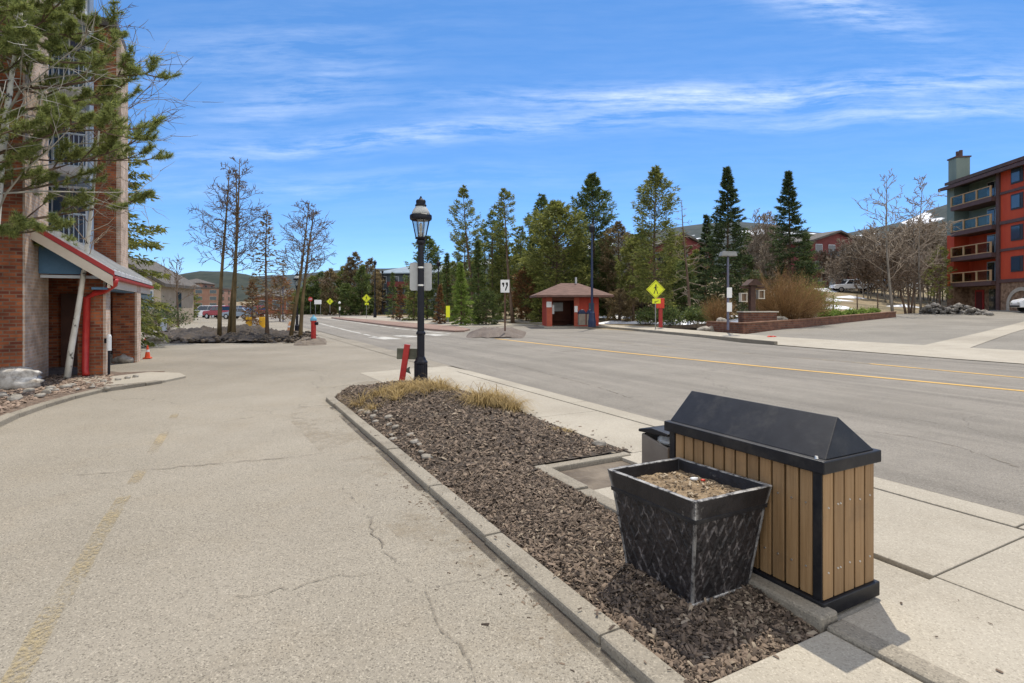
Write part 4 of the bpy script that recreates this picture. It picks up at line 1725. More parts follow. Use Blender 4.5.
# ------------------------------------------------------------------ lamp posts
def make_lamp(label, loc, panel=True, s=1.0):
    root = thing('lamp_post', label, 'lamp post', loc, ROT)
    mb = MB()
    mb.lathe([(0.175, -0.25), (0.175, 0.03), (0.165, 0.05), (0.150, 0.10), (0.135, 0.13), (0.135, 0.40), (0.145, 0.42), (0.145, 0.45), (0.115, 0.49), (0.10, 0.53), (0.085, 0.56)], 20)
    for k in range(10):       # flutes of the base
        a = k * 2 * math.pi / 10
        mb.tube([(0.134 * math.cos(a), 0.134 * math.sin(a), 0.13), (0.134 * math.cos(a), 0.134 * math.sin(a), 0.40)], 0.014, 6)
    mb.build('base', M_POST, root, smooth=False, bevel=0.0)
    mb = MB()
    mb.lathe([(0.080, 0.55), (0.080, 1.02), (0.10, 1.04), (0.10, 1.07), (0.088, 1.09), (0.074, 1.11), (0.068, 2.4), (0.062, 2.95), (0.085, 2.97), (0.10, 3.0), (0.095, 3.05), (0.06, 3.07)], 16)
    mb.build('pole', M_POST, root, smooth=False)
    # lantern
    mb = MB()
    zb, zt = 3.07, 3.50
    mb.lathe([(0.06, zb - 0.01), (0.115, zb + 0.01), (0.125, zb + 0.035), (0.11, zb + 0.05)], 16)
    n = 8
    for k in range(n):
        a = 2 * math.pi * k / n
        mb.tube([(0.112 * math.cos(a), 0.112 * math.sin(a), zb + 0.04), (0.195 * math.cos(a), 0.195 * math.sin(a), zt)], 0.009, 5)
    mb.lathe([(0.205, zt - 0.02), (0.228, zt - 0.005), (0.236, zt + 0.03), (0.236, zt + 0.085), (0.222, zt + 0.10), (0.19, zt + 0.10), (0.19, zt - 0.02)], 24, cap=False)
    lan = mb.build('lantern', M_POST, root)
    mb = MB()
    mb.lathe([(0.108, zb + 0.045), (0.188, zt - 0.005)], 8, cap=False)
    mb.build('lantern_glass', M_LAMPG, lan, fixn=False)
    mb = MB()
    mb.lathe([(0.03, zb + 0.05), (0.035, zb + 0.15), (0.02, zb + 0.17), (0.035, zb + 0.20), (0.035, zb + 0.32), (0.01, zb + 0.36)], 10)
    mb.build('bulb', M_GLOBE, lan, smooth=True)
    mb = MB()
    mb.lathe([(0.20, zt + 0.10), (0.185, zt + 0.16), (0.15, zt + 0.23), (0.10, zt + 0.285)], 20)
    mb.build('dome', M_GLOBE, lan, smooth=True)
    mb = MB()
    mb.lathe([(0.115, zt + 0.28), (0.125, zt + 0.30), (0.115, zt + 0.32), (0.10, zt + 0.33), (0.105, zt + 0.40), (0.09, zt + 0.42), (0.05, zt + 0.43), (0.03, zt + 0.455), (0.012, zt + 0.50)], 16)
    mb.build('finial', M_POST, lan, smooth=False)
    if panel:
        mb = MB()
        w, h = 0.47, 0.60
        zc = 2.28
        poly = []
        rr = 0.05
        for cx, cz, a0 in ((w / 2 - rr, h / 2 - rr, 0), (-w / 2 + rr, h / 2 - rr, 90), (-w / 2 + rr, -h / 2 + rr, 180), (w / 2 - rr, -h / 2 + rr, 270)):
            for k in range(5):
                a = R(a0 + k * 22.5)
                poly.append((cx + rr * math.cos(a), zc + cz + rr * math.sin(a)))
        mb.prism(poly, 0.098, 0.102)
        # the blank back of the sign faces the camera; it hangs on the far side of the pole
        o = mb.build('sign_panel', M_ALU, root)
        o.rotation_euler = (0, 0, -ROT + math.atan2(1.98, 11.8) * 1.0)
        for zz in (zc - 0.19, zc + 0.19):
            mb = MB()
            mb.lathe([(0.074, zz - 0.018), (0.080, zz - 0.018), (0.080, zz + 0.018), (0.074, zz + 0.018)], 14)
            mb.box((0, 0.09, zz), (0.05, 0.03, 0.036))
            o = mb.build('bracket', M_SCREW, root)
            o.rotation_euler = (0, 0, -ROT + math.atan2(1.98, 11.8))
    else:
        pass
    return root


LP = uv(3.76, 11.28, 0.0)
lamp1 = make_lamp('tall black lantern lamp post on the mulch bed with a blank sign panel', (LP.x, LP.y, bed_h(3.76, 11.28) - 0.0))
far_lamp = make_lamp('dark lantern lamp post rising from the dirt mound behind the red hydrant', gp(297, 332.5), False)


def tall_light(label, loc, h, m=M_POST, dbl=False, base=0.22):
    root = thing('street_light', label, 'street light', loc, 0, 'tall street lights along the road')
    mb = MB()
    mb.lathe([(base, -0.2), (base, 0.25), (base * 0.85, 0.5), (base * 0.7, 0.9), (0.10, 1.0)], 12)
    mb.build('base', m, root)
    mb = MB()
    mb.lathe([(0.10, 0.9), (0.085, h * 0.6), (0.06, h)], 10)
    mb.build('pole', m, root)
    mb = MB()
    mb.lathe([(0.05, h - 0.02), (0.17, h + 0.03), (0.24, h + 0.35), (0.24, h + 0.42), (0.12, h + 0.55), (0.03, h + 0.7)], 12)
    mb.build('lantern', M_POST, root)
    return root


tall_light('tall dark blue street light standing in front of the red hut', at(592, 41.5, 324.5), 7.0, M_NAVY, base=0.30)
tall_light('thin black street light between the far yellow crossing sign and the apartments', at(375, 74, 316), 6.9)
tall_light('black street light just right of the lamp post panel by the small conifers', at(438.5, 58, 317.5), 5.4)
tall_light('small black street light farthest down the road beyond the crossing sign', at(382.5, 110, 311), 7.6)


def shoebox(label, loc, h, w, tilt=0.0, boards=()):
    root = thing('area_light', label, 'street light', loc, 0)
    mb = MB()
    mb.tube([(0, 0, -0.3), (0, 0, h)], [0.075, 0.06], 10)
    mb.build('pole', mat('weathered_blue_grey_pole', (0.09, 0.09, 0.13), 0.5, (0.13, 0.13, 0.18), 4), root)
    mb = MB()
    mb.box((0, 0, h + 0.13), (w, 0.55, 0.27), rot=(0, tilt, 0), taper=0.86)
    o = mb.build('lamp_head', mat('grey_lamp_housing', (0.20, 0.20, 0.19), 0.5, (0.27, 0.27, 0.26), 3), root, bevel=0.02)
    for (z, bw, bh) in boards:
        mb = MB()
        mb.box((0.05, -0.09, z), (bw, 0.02, bh))
        mb.build('notice_board', M_WHITE, root)
    return root


shoebox('light pole with broad grey lamp head and two white notices before the tall spruce', at(728, 33.0, 325), 4.15, 0.95, 0.02, ((1.95, 0.30, 0.62), (1.08, 0.30, 0.55)))


# ------------------------------------------------------------------ leaning red marker stake with a board
def make_marker():
    p = uv(3.28, 11.65, 0.0)
    p = at(402, 11.85, 380.5)
    root = thing('marker_stake', 'leaning red stake carrying a weathered grey board beside the lamp post', 'stake', p, 0)
    root.rotation_euler = (0, R(8.5), 0)
    mb = MB()
    mb.box((0, 0, 0.36), (0.125, 0.06, 0.86))
    mb.build('post', M_REDP, root, bevel=0.006)
    mb = MB()
    mb.box((0.045, 0.045, 0.585), (0.50, 0.03, 0.235), rot=(0, R(-7), 0))
    mb.build('board', mat('weathered_grey_board', (0.075, 0.075, 0.05), 0.85, (0.16, 0.155, 0.11), 7, stretch=(0.25, 1, 1)), root, bevel=0.004)
    mb = MB()
    mb.prism([(0.05, 0.20), (0.17, 0.17), (0.125, 0.24), (0.13, 0.32), (0.09, 0.30), (0.055, 0.26)], -0.015, 0.015)
    mb.build('bracket', mat('dull_green_metal', (0.06, 0.07, 0.05), 0.6, (0.10, 0.11, 0.08), 8), root)


make_marker()


# ------------------------------------------------------------------ hydrant
def make_hydrant():
    root = thing('hydrant', 'tall red fire hydrant with a light blue cap on the small dirt mound', 'hydrant', gp(313.5, 341, -0.02), 0)
    mb = MB()
    mb.lathe([(0.16, -0.2), (0.16, 0.06), (0.125, 0.07), (0.12, 0.10), (0.12, 0.92), (0.14, 0.94), (0.14, 1.0)], 16)
    mb.build('barrel', M_REDP, root)
    mb = MB()
    mb.lathe([(0.15, 1.0), (0.155, 1.04), (0.15, 1.10), (0.11, 1.17), (0.05, 1.20), (0.045, 1.27), (0.01, 1.28)], 16)
    mb.build('cap', M_BLUECAP, root)
    for sx, zz, m in ((1, 0.86, M_POST), (-1, 0.42, M_POST)):
        mb = MB()
        mb.tube([(sx * 0.10, -0.03, zz), (sx * (0.23 if sx > 0 else 0.20), -0.05, zz)], [0.075 if sx > 0 else 0.035] * 2, 12)
        mb.build('nozzle', m, root)


make_hydrant()


# ------------------------------------------------------------------ signs
def post_mb(h, r=0.035):
    mb = MB()
    mb.tube([(0, 0, -0.3), (0, 0, h)], r, 8)
    return mb


def ped_figure(mb, s, y, cz, mi=0):
    """walking person glyph, s = height"""
    k = s
    mb.prism([(0.02 * k + 0.075 * k * math.cos(t), cz + 0.42 * k + 0.075 * k * math.sin(t)) for t in np.linspace(0, 2 * math.pi, 13)[:-1]], y - 0.004, y)
    for poly in ([(-0.05, 0.32), (0.07, 0.32), (0.08, 0.02), (-0.06, 0.02)], [(-0.05, 0.30), (-0.20, 0.12), (-0.17, 0.09), (-0.03, 0.20)],
                 [(0.05, 0.31), (0.20, 0.16), (0.23, 0.19), (0.09, 0.31)], [(-0.06, 0.04), (0.01, 0.03), (-0.14, -0.42), (-0.21, -0.40)],
                 [(0.01, 0.04), (0.08, 0.03), (0.18, -0.22), (0.24, -0.42), (0.17, -0.44), (0.11, -0.22)]):
        mb.prism([(a * k, cz + b * k) for a, b in poly], y - 0.004, y)


def ped_sign(label, loc, side, zc, rz=0.0, plaque=True):
    root = thing('crossing_sign', label, 'road sign', loc, rz, 'yellow pedestrian crossing signs')
    post_mb(zc + side * 0.5).build('post', mat('galvanised_post', (0.20, 0.20, 0.19), 0.5, (0.28, 0.28, 0.27), 5), root)
    q = side * 0.7071
    mb = MB()
    mb.prism([(0, zc - q), (q, zc), (0, zc + q), (-q, zc)], -0.06, -0.045)
    f = mb.build('sign_face', M_YEL, root)
    mb = MB()
    b = q * 0.90
    for k in range(4):
        a = [(0, -1), (1, 0), (0, 1), (-1, 0)]
        p0, p1 = a[k], a[(k + 1) % 4]
        mb.prism([(p0[0] * b, zc + p0[1] * b), (p1[0] * b, zc + p1[1] * b), (p1[0] * b * .955, zc + p1[1] * b * .955), (p0[0] * b * .955, zc + p0[1] * b * .955)], -0.063, -0.061)
    ped_figure(mb, side * 0.78, -0.061, zc - 0.01)
    mb.build('pedestrian_symbol', M_INK, f)
    if plaque:
        mb = MB()
        mb.box((0.05, -0.05, zc - q - 0.16), (side * 0.62, 0.015, side * 0.36))
        p = mb.build('arrow_plaque', M_YEL, root)
        mb = MB()
        zz = zc - q - 0.16
        w = side * 0.16
        mb.prism([(0.05 + w, zz + 0.04), (0.05 + w, zz + 0.0), (0.05 - w * .3, zz - 0.07), (0.05 - w * .1, zz - 0.11), (0.05 - w, zz - 0.10), (0.05 - w * .7, zz + 0.0), (0.05 - w * .5, zz - 0.035)], -0.062, -0.058)
        mb.build('arrow', M_INK, p)
    return root


ped_sign('large yellow diamond crossing sign with small arrow plaque beside the red box', at(655.5, 38.0, 329), 0.92, 2.75)
ped_sign('far yellow crossing sign left of the thin street light', at(366.5, 73, 316), 0.82, 2.35, 0.1)
ped_sign('small yellow crossing sign farthest left, beside the white board by the trees', at(330, 92, 311), 0.80, 1.6, 0.1, False)

# red call box behind the large crossing sign
root = thing('call_box', 'red orange box on a dark red post behind the yellow crossing sign', 'box', at(660, 39.5, 326), 0)
mb = MB()
mb.box((0, 0, 1.62), (0.56, 0.30, 0.68))
mb.box((0, 0, 1.98), (0.60, 0.34, 0.05))
mb.build('box', M_REDBOX, root, bevel=0.02)
mb = MB()
mb.box((0.05, 0.05, 0.6), (0.24, 0.2, 1.4))
mb.build('post', M_TRIMR, root)


def arrow_sign():
    root = thing('arrow_sign', 'white square sign with two black curved lane marks on a brown post', 'road sign', at(505, 31.0, 327.5), 0)
    mb = MB()
    mb.box((0, 0, 1.1), (0.09, 0.07, 2.6))
    mb.build('post', mat('rusty_brown_post', (0.07, 0.035, 0.025), 0.8, (0.13, 0.07, 0.045), 5), root)
    mb = MB()
    mb.box((0, -0.05, 2.34), (0.50, 0.014, 0.72))
    f = mb.build('sign_face', M_WHITE, root, bevel=0.004)
    mb = MB()
    z = 2.34
    # left mark: block with short tail; right mark: block with a long tail curving down to the left
    mb.prism([(-0.165, z + .20), (-0.04, z + .20), (-0.04, z + .06), (-0.075, z - .04), (-0.115, z - .04), (-0.115, z + .08), (-0.165, z + .08)], -0.062, -0.058)
    mb.prism([(0.045, z + .21), (0.17, z + .21), (0.165, z + .03), (0.10, z - .12), (0.06, z - .25), (0.0, z - .25), (0.02, z - .13), (0.065, z - .04), (0.085, z + .06), (0.045, z + .08)], -0.062, -0.058)
    mb.build('lane_symbol', M_INK, f)


arrow_sign()
root = thing('object_marker', 'narrow yellow marker panel on a thin post at the end of the brick median', 'road sign', at(448, 44, 320.5), 0)
post_mb(1.1, 0.03).build('post', MATS['galvanised_post'], root)
mb = MB()
mb.box((0, -0.05, 0.72), (0.32, 0.014, 0.92))
mb.build('sign_face', M_YEL, root)

root = thing('guide_board', 'blank white rectangular board on two posts under the far trees', 'road sign', at(318, 96, 312), 0)
mb = MB()
mb.box((0, -0.05, 1.75), (1.25, 0.02, 0.75))
mb.build('sign_face', M_WHITE, root)
mb = MB()
for sx in (-0.45, 0.45):
    mb.tube([(sx, 0, -0.3), (sx, 0, 2.0)], 0.04, 6)
mb.build('posts', MATS['galvanised_post'], root)
root = thing('stop_sign', 'small red stop sign left of the far white board', 'road sign', at(310.5, 98, 312), 0)
post_mb(2.6).build('post', MATS['galvanised_post'], root)
mb = MB()
mb.prism([(0.42 * math.cos(R(22.5 + 45 * k)), 2.3 + 0.42 * math.sin(R(22.5 + 45 * k))) for k in range(8)], -0.06, -0.045)
f = mb.build('sign_face', M_REDP, root)
mb = MB()
# the four letters, cut as bars
def glyphs(mb, text, x0, z0, w, h, t, y):
    segs = {'S': [(0, 1, 1, 1), (0, .5, 1, .5), (0, 0, 1, 0), (0, .5, 0, 1), (1, 0, 1, .5)], 'T': [(0, 1, 1, 1), (.5, 0, .5, 1)],
            'O': [(0, 0, 1, 0), (0, 1, 1, 1), (0, 0, 0, 1), (1, 0, 1, 1)], 'P': [(0, 0, 0, 1), (0, 1, 1, 1), (0, .5, 1, .5), (1, .5, 1, 1)]}
    for i, c in enumerate(text):
        for a, b, cc, d in segs[c]:
            X0, X1 = x0 + i * w * 1.45 + min(a, cc) * w - t / 2, x0 + i * w * 1.45 + max(a, cc) * w + t / 2
            Z0, Z1 = z0 + min(b, d) * h - t / 2, z0 + max(b, d) * h + t / 2
            mb.box(((X0 + X1) / 2, y, (Z0 + Z1) / 2), (X1 - X0, 0.004, Z1 - Z0))
glyphs(mb, 'STOP', -0.27, 2.18, 0.10, 0.24, 0.035, -0.064)
mb.build('lettering', M_WHITE, f)
root = thing('post_marker', 'thin post with two pale reflectors between the two far yellow signs', 'post', at(339.5, 78, 315.5), 0)
post_mb(1.7, 0.045).build('post', M_POST, root)
mb = MB()
mb.lathe([(0.02, 1.65), (0.16, 1.7), (0.19, 1.82), (0.13, 1.95), (0.02, 2.0)], 10)
mb.box((0.05, -0.06, 1.0), (0.2, 0.02, 0.5))
mb.build('reflectors', M_WHITE, root)

# medians in the street: brick strip and small rough island
M_MED = pave_mat('brick_median', (0.21, 0.135, 0.105), (0.28, 0.19, 0.15), (0.10, 0.07, 0.055), 0.5, (0.22, 0.17, 0.14), False, 30.0)
M_ISL = pave_mat('worn_island', (0.10, 0.075, 0.06), (0.17, 0.14, 0.115), (0.07, 0.055, 0.045), 0.6, (0.19, 0.165, 0.14), False, 30.0)


def hump(name, poly_px, m, h, z=ROADZ):
    P = [gp(*p, z).to_2d() for p in poly_px]
    c = sum(P, Vector((0, 0))) / len(P)
    mb = MB()
    n = len(P)
    vs, fs = [], []
    for k, (s, zz) in enumerate(((1.0, z - 0.1), (1.0, z + h * 0.7), (0.96, z + h), (0.6, z + h * 1.15), (0.0, z + h * 1.25))):
        for p in P:
            q = c + (p - c) * s
            vs.append((q.x, q.y, zz))
    for k in range(4):
        for i in range(n):
            j = (i + 1) % n
            fs.append((k * n + i, k * n + j, (k + 1) * n + j, (k + 1) * n + i))
    mb.add(vs, fs)
    return struct(mb.build(name, m, bevel=0.0))


hump('median', [(464, 332), (470, 330.5), (462, 328.6), (430, 325.8), (390, 322.6), (350, 319.0), (338, 317.8), (331, 318.2), (345, 320.5), (388, 326.0), (430, 330.5), (455, 332.3)], M_MED, 0.16)
ISLAND = [gp(464, 337.8), gp(524, 338.4), gp(528, 331.2), (gp(470, 331.0))]
strip('far_pavement', [(15.5, 43), (17.5, 58), (15.5, 72), (11, 90)], [(26.0, 43), (27, 58), (26, 74), (24, 92)], M_CONC, z=ROADZ + 0.015)

# little red piece on the apron
mb = MB()
mb.prism([(-0.22, 0), (0.22, 0), (0.24, 0.04), (0.10, 0.10), (0.02, 0.07), (-0.12, 0.11), (-0.24, 0.05)], -0.09, 0.09)
o = mb.build('plastic_scrap', M_REDBOX, None, bevel=0.01, loc=gp(772, 337.6, 0.02))
tag(o, 'small crushed red plastic scrap lying on the pavement by the low brick wall', 'litter')


# ------------------------------------------------------------------ traffic cones and barricade
def cone(label, loc, s=1.0):
    root = thing('traffic_cone', label, 'traffic cone', loc, 0.3, 'orange traffic cones')
    mb = MB()
    mb.box((0, 0, 0.02), (0.36 * s, 0.36 * s, 0.04))
    mb.build('base', M_ORANGE, root, bevel=0.01)
    mb = MB()
    mb.lathe([(0.14 * s, 0.04), (0.125 * s, 0.14 * s), (0.03 * s, 0.70 * s), (0.022 * s, 0.71 * s)], 16)
    mb.build('cone_body', M_ORANGE, root)
    mb = MB()
    mb.lathe([(0.092 * s, 0.36 * s), (0.072 * s, 0.48 * s)], 16, cap=False)
    mb.build('reflective_band', M_WHITE, root)
    return root


cone('orange traffic cone standing upright in front of the far brick pillar', gp(147.5, 358.5, ROADZ + 0.01), 0.62)


def barricade():
    root = thing('barricade', 'yellow plastic barricade with two uprights standing on the far side of the dirt mound', 'barricade', gp(255.5, 330, -0.05), 0.1)
    for sx in (-0.46, 0.46):
        mb = MB()
        mb.box((sx, 0, 0.50), (0.42, 0.12, 0.9))
        mb.box((sx, 0, 0.05), (0.46, 0.5, 0.1))
        mb.build('upright', M_YELB, root, bevel=0.03)
    for zz in (0.35, 0.62):
        mb = MB()
        mb.box((0, 0.02, zz), (0.6, 0.04, 0.12))
        mb.build('rail', M_WHITE, root)


barricade()
root = thing('channelizer', 'squat orange and white striped barrel between the leaning trunks and the lamp post', 'barrel', gp(290.5, 331, -0.05), 0)
mb = MB()
mb.lathe([(0.26, 0), (0.26, 0.08), (0.20, 0.09), (0.18, 0.42), (0.10, 0.62), (0.06, 0.66)], 14)
mb.build('body', mat('faded_orange_plastic', (0.55, 0.25, 0.10), 0.6, (0.6, 0.32, 0.16), 4), root)
mb = MB()
mb.lathe([(0.192, 0.26), (0.186, 0.38)], 14, cap=False)
mb.build('stripe', M_WHITE, root)


# ------------------------------------------------------------------ dirt mound, left bed, rock piles
def mound(name, pts, hfun, m, nx=60, ny=16, base=ROADZ, seed=0, rough=0.08):
    """pts: front left, front right, back right, back left on the ground"""
    P = [Vector((p.x, p.y)) for p in pts]
    vs, fs = [], []
    for j in range(ny + 1):
        for i in range(nx + 1):
            s, t = i / nx, j / ny
            p = P[0].lerp(P[1], s).lerp(P[3].lerp(P[2], s), t)
            e = min(1, 4.2 * min(s, 1 - s)) ** 0.7 * math.sin(math.pi * min(1, 0.04 + t * 0.96)) ** 0.7
            z = base - 0.04 + hfun(s, t) * e + rough * e * (mnoise.fractal(Vector((p.x * 1.3, p.y * 1.3, seed)), 0.7, 2, 6) + 0.3)
            dx = 0.5 * mnoise.noise(Vector((s * 9, t * 3, seed + 5)))
            vs.append((p.x, p.y + dx, z))
    for j in range(ny):
        for i in range(nx):
            q = j * (nx + 1) + i
            fs.append((q, q + 1, q + nx + 2, q + nx + 1))
    o = npmesh(name, vs, fs, m)
    o.data.polygons.foreach_set('use_smooth', [True] * len(fs))
    return struct(o)


M_MOUND = mat('dirty_snow_and_soil', (0.018, 0.013, 0.009), 0.95, (0.072, 0.054, 0.038), 1.6, bump=1.0, bscale=9, dirt=((0.22, 0.20, 0.17), 1.9, 0.64, 0.70))
mound('dirt_mound', [gp(148, 343.5), gp(322, 343), gp(318, 331), gp(150, 330)],
      lambda s, t: 0.10 + 0.34 * math.exp(-((s - 0.55) / 0.14) ** 2) + 0.16 * math.exp(-((s - 0.22) / 0.2) ** 2), M_MOUND, 170, 30, rough=0.30, seed=3)
mound('dirt_mound', [gp(292, 346), gp(329, 345), gp(326, 338), gp(296, 338)], lambda s, t: 0.20, M_DIRT, 30, 10, rough=0.05, seed=9)
# clods on the mound
rs = np.random.RandomState(8)
V, Fc = [], []
for k in range(650):
    p = gp(rs.uniform(152, 312), rs.uniform(333.5, 343.5))
    me = rock_mesh((1, 1, 0.7), k % 7, 1)
    s = rs.uniform(0.03, 0.15)
    o0 = len(V)
    for v_ in me.vertices:
        V.append((p.x + v_.co.x * s, p.y + v_.co.y * s, ROADZ + rs.uniform(0, .001) + 0.12 + v_.co.z * s))
    for f in me.polygons:
        Fc.append([q + o0 for q in f.vertices])
    bpy.data.meshes.remove(me)
o = npmesh('clods', V, Fc, mat('mixed_clods', (0.018, 0.013, 0.009), 0.95, (0.16, 0.125, 0.09), island=True, lo=0.2, hi=1.1))
struct(o, 'stuff')

mound('traffic_island', ISLAND, lambda s, t: 0.36, M_ISL, 60, 24, rough=0.16, seed=21)
# left bed: kerb, gravel ground, stones, boulder
lk = [(-30, 436), (0, 419), (30, 408), (60, 398.5), (90, 391), (115, 386), (140, 383.5), (160, 380.5)]
lkuv = [to_uv(gp(a, b, 0.0).x, gp(a, b, 0.0).y) for a, b in lk]
kerb_run('bed_kerb', lkuv, 0.16, 0.02, 0.9, 21, jit=0.02)
mb = MB()
P = [uv(a, b, -0.01) for a, b in lkuv] + [at(165, 14.5, 366), at(120, 14.2, 370), at(60, 16), at(-60, 16), at(-140, 12)]
mb.add([(p.x, p.y, -0.02) for p in P], [tuple(range(len(P)))])
struct(mb.build('gravel_bed', mat('rust_gravel_and_bark', (0.06, 0.042, 0.03), 0.95, (0.22, 0.155, 0.11), 16, bump=1.0, bscale=50, dirt=((0.26, 0.23, 0.19), 7, 0.55, 0.7)), fixn=False))
mb = MB()
P = [gp(104, 387.2, ROADZ + 0.012), gp(140, 384.5, ROADZ + 0.012), gp(165, 382.0, ROADZ + 0.012), gp(186, 377.5, ROADZ + 0.012), gp(180, 374.5, ROADZ + 0.012), gp(150, 373.5, ROADZ + 0.012), gp(108, 378.5, ROADZ + 0.012), gp(80, 376, ROADZ + 0.012), gp(60, 380, ROADZ + 0.012)]
mb.prism([(p.x, p.y) for p in P], -0.3, -0.008, axis='z')
struct(mb.build('path', M_CONC, bevel=0.01))
rock('boulder', 'big white weathered boulder at the foot of the brick pillar', 'boulder', gp(14, 386.5, 0.0) + Vector((0, 0, 0.14)), (0.66, 0.34, 0.26), 12, M_WROCK, n=4)
rnd = random.Random(4)
for k in range(26):
    t = k / 25
    px, py = -12 + 150 * t + rnd.uniform(-5, 5), 404 - 22 * t ** 0.75 + rnd.uniform(-6, 3)
    s = rnd.uniform(0.05, 0.12) * (1.1 - 0.5 * t)
    rock('edge_stone', 'grey river stone lying in the band behind the left kerb', 'stone', gp(px, py, 0.0) + Vector((0, 0, s * 0.2)), (s * 1.2, s * 0.8, s * 0.55), k + 60, M_ROCK,
         'stones behind the left kerb', rnd.uniform(0, 3), 2)
rs = np.random.RandomState(18)
V, Fc = [], []
for k in range(2600):
    a, b = rs.uniform(-60, 112), rs.uniform(0, 1)
    top = 376 + 0 * a
    bot = 432 - 0.42 * (a + 40) if a < 40 else 399 - 0.19 * (a - 40)
    p = gp(a, top + (bot - top) * b - 2, 0.0)
    s = rs.uniform(0.012, 0.035)
    o0 = len(V)
    rr = rs.normal(0, .3, 3)
    Mr = Euler((rr[0], rr[1], rs.uniform(0, 6))).to_matrix()
    for q in ((-1.5, -.7, 0), (1.5, -.6, 0), (1.3, .7, 0), (-1.4, .6, 0), (0, 0, .8)):
        w = Mr @ Vector(q) * s
        V.append((p.x + w.x, p.y + w.y, -0.012 + w.z))
    for f in ((0, 1, 4), (1, 2, 4), (2, 3, 4), (3, 0, 4)):
        Fc.append([q + o0 for q in f])
struct(npmesh('bark_chips', V, Fc, mat('rusty_bark_chips', (0.07, 0.045, 0.03), 0.95, (0.34, 0.25, 0.19), island=True, lo=0, hi=1)), 'stuff')
# stacked stones beyond the porch
rnd = random.Random(14)
for k in range(13):
    s = rnd.uniform(0.16, 0.30)
    p = at(104 + (k % 5) * 4.8 + rnd.uniform(-2, 2), 17.3 + rnd.uniform(-.4, .6), 364 - (k // 5) * 5.5 + rnd.uniform(-1, 1))
    rock('wall_stone', 'pale stone in the loose pile between the two porch pillars', 'stone', p, (s * 1.2, s, s * 0.7), k + 30, M_ROCK, 'stones piled between the porch pillars', rnd.uniform(0, 3), 2)
for k in range(7):
    s = rnd.uniform(0.16, 0.26)
    p = at(151 + (k % 3) * 5 + rnd.uniform(-2, 2), 26 + rnd.uniform(-.5, .5), 343 - (k // 3) * 5)
    rock('wall_stone', 'pale stone in the short stack beyond the traffic cone', 'stone', p, (s * 1.4, s, s * 0.8), k + 50, M_ROCK, 'stones stacked beyond the cone', rnd.uniform(0, 3), 2)
cone('far orange traffic cone peeping out behind the brick pillar beside the short stone stack', at(146, 27, 341), 0.55)

# rock and old snow heap by the parking lot
rs = np.random.RandomState(5)
V, Fc, K = [], [], []
for k in range(520):
    t = rs.rand()
    px = 921 + 70 * t
    hmax = 11 * math.exp(-((px - 932) / 10) ** 2) + 9 * math.exp(-((px - 960) / 16) ** 2) + 3
    b = at(px, 52 - 5 * t + rs.normal(0, 0.8), None)
    b.z = T(b.x, b.y) + rs.uniform(0, 1) * hmax * 52 / F * 0.75
    me = rock_mesh((1, 1, 0.8), k % 9 + 20, 1)
    s = rs.uniform(0.07, 0.26)
    o0 = len(V)
    for v_ in me.vertices:
        V.append((b.x + v_.co.x * s, b.y + v_.co.y * s, b.z + v_.co.z * s))
    for f in me.polygons:
        Fc.append([q + o0 for q in f.vertices])
    bpy.data.meshes.remove(me)
struct(npmesh('rubble', V, Fc, mat('rubble_and_old_snow', (0.05, 0.043, 0.035), 0.95, (0.30, 0.275, 0.24), island=True, lo=0.1, hi=1.1)), 'stuff')
# patches of old snow on the slopes
def snow_patch(px, y, w, d, seed, py=None):
    c = at(px, y, py)
    vs, fs = [(c.x, c.y, T(c.x, c.y) + 0.28)], []
    n = 22
    for i in range(n):
        a = 2 * math.pi * i / n
        r = 0.75 + 0.45 * mnoise.noise(Vector((math.cos(a) * 1.3, math.sin(a) * 1.3, seed)))
        x, yy = c.x + math.cos(a) * w * r, c.y + math.sin(a) * d * r
        vs.append((x, yy, T(x, yy) + 0.0))
    for i in range(n):
        fs.append((0, 1 + i, 1 + (i + 1) % n))
    o = npmesh('snow', vs, fs, M_SNOW)
    struct(o)


for k, (px, y, w, d) in enumerate(((688, 46, 3.5, 2.2), (644, 49, 4.0, 2.2), (615, 50, 3, 1.6), (672, 50, 3, 2), (746, 45, 2.5, 1.5), (820, 60, 3.2, 2.4), (680, 56, 4.5, 2.5), (640, 60, 4, 2.5), (715, 54, 3, 2), (828, 66, 3.4, 1.6), (850, 70, 2.6, 1.0), (836, 58, 2.4, 0.8), (905, 62, 3, .8), (700, 44, 2.2, 1.0),
                                   (745, 48, 2.5, 1.2), (210, 100, 10, 4), (618, 62, 3, 2), (825, 80, 3, 4))):
    snow_patch(px, y, w, d, k * 1.7)

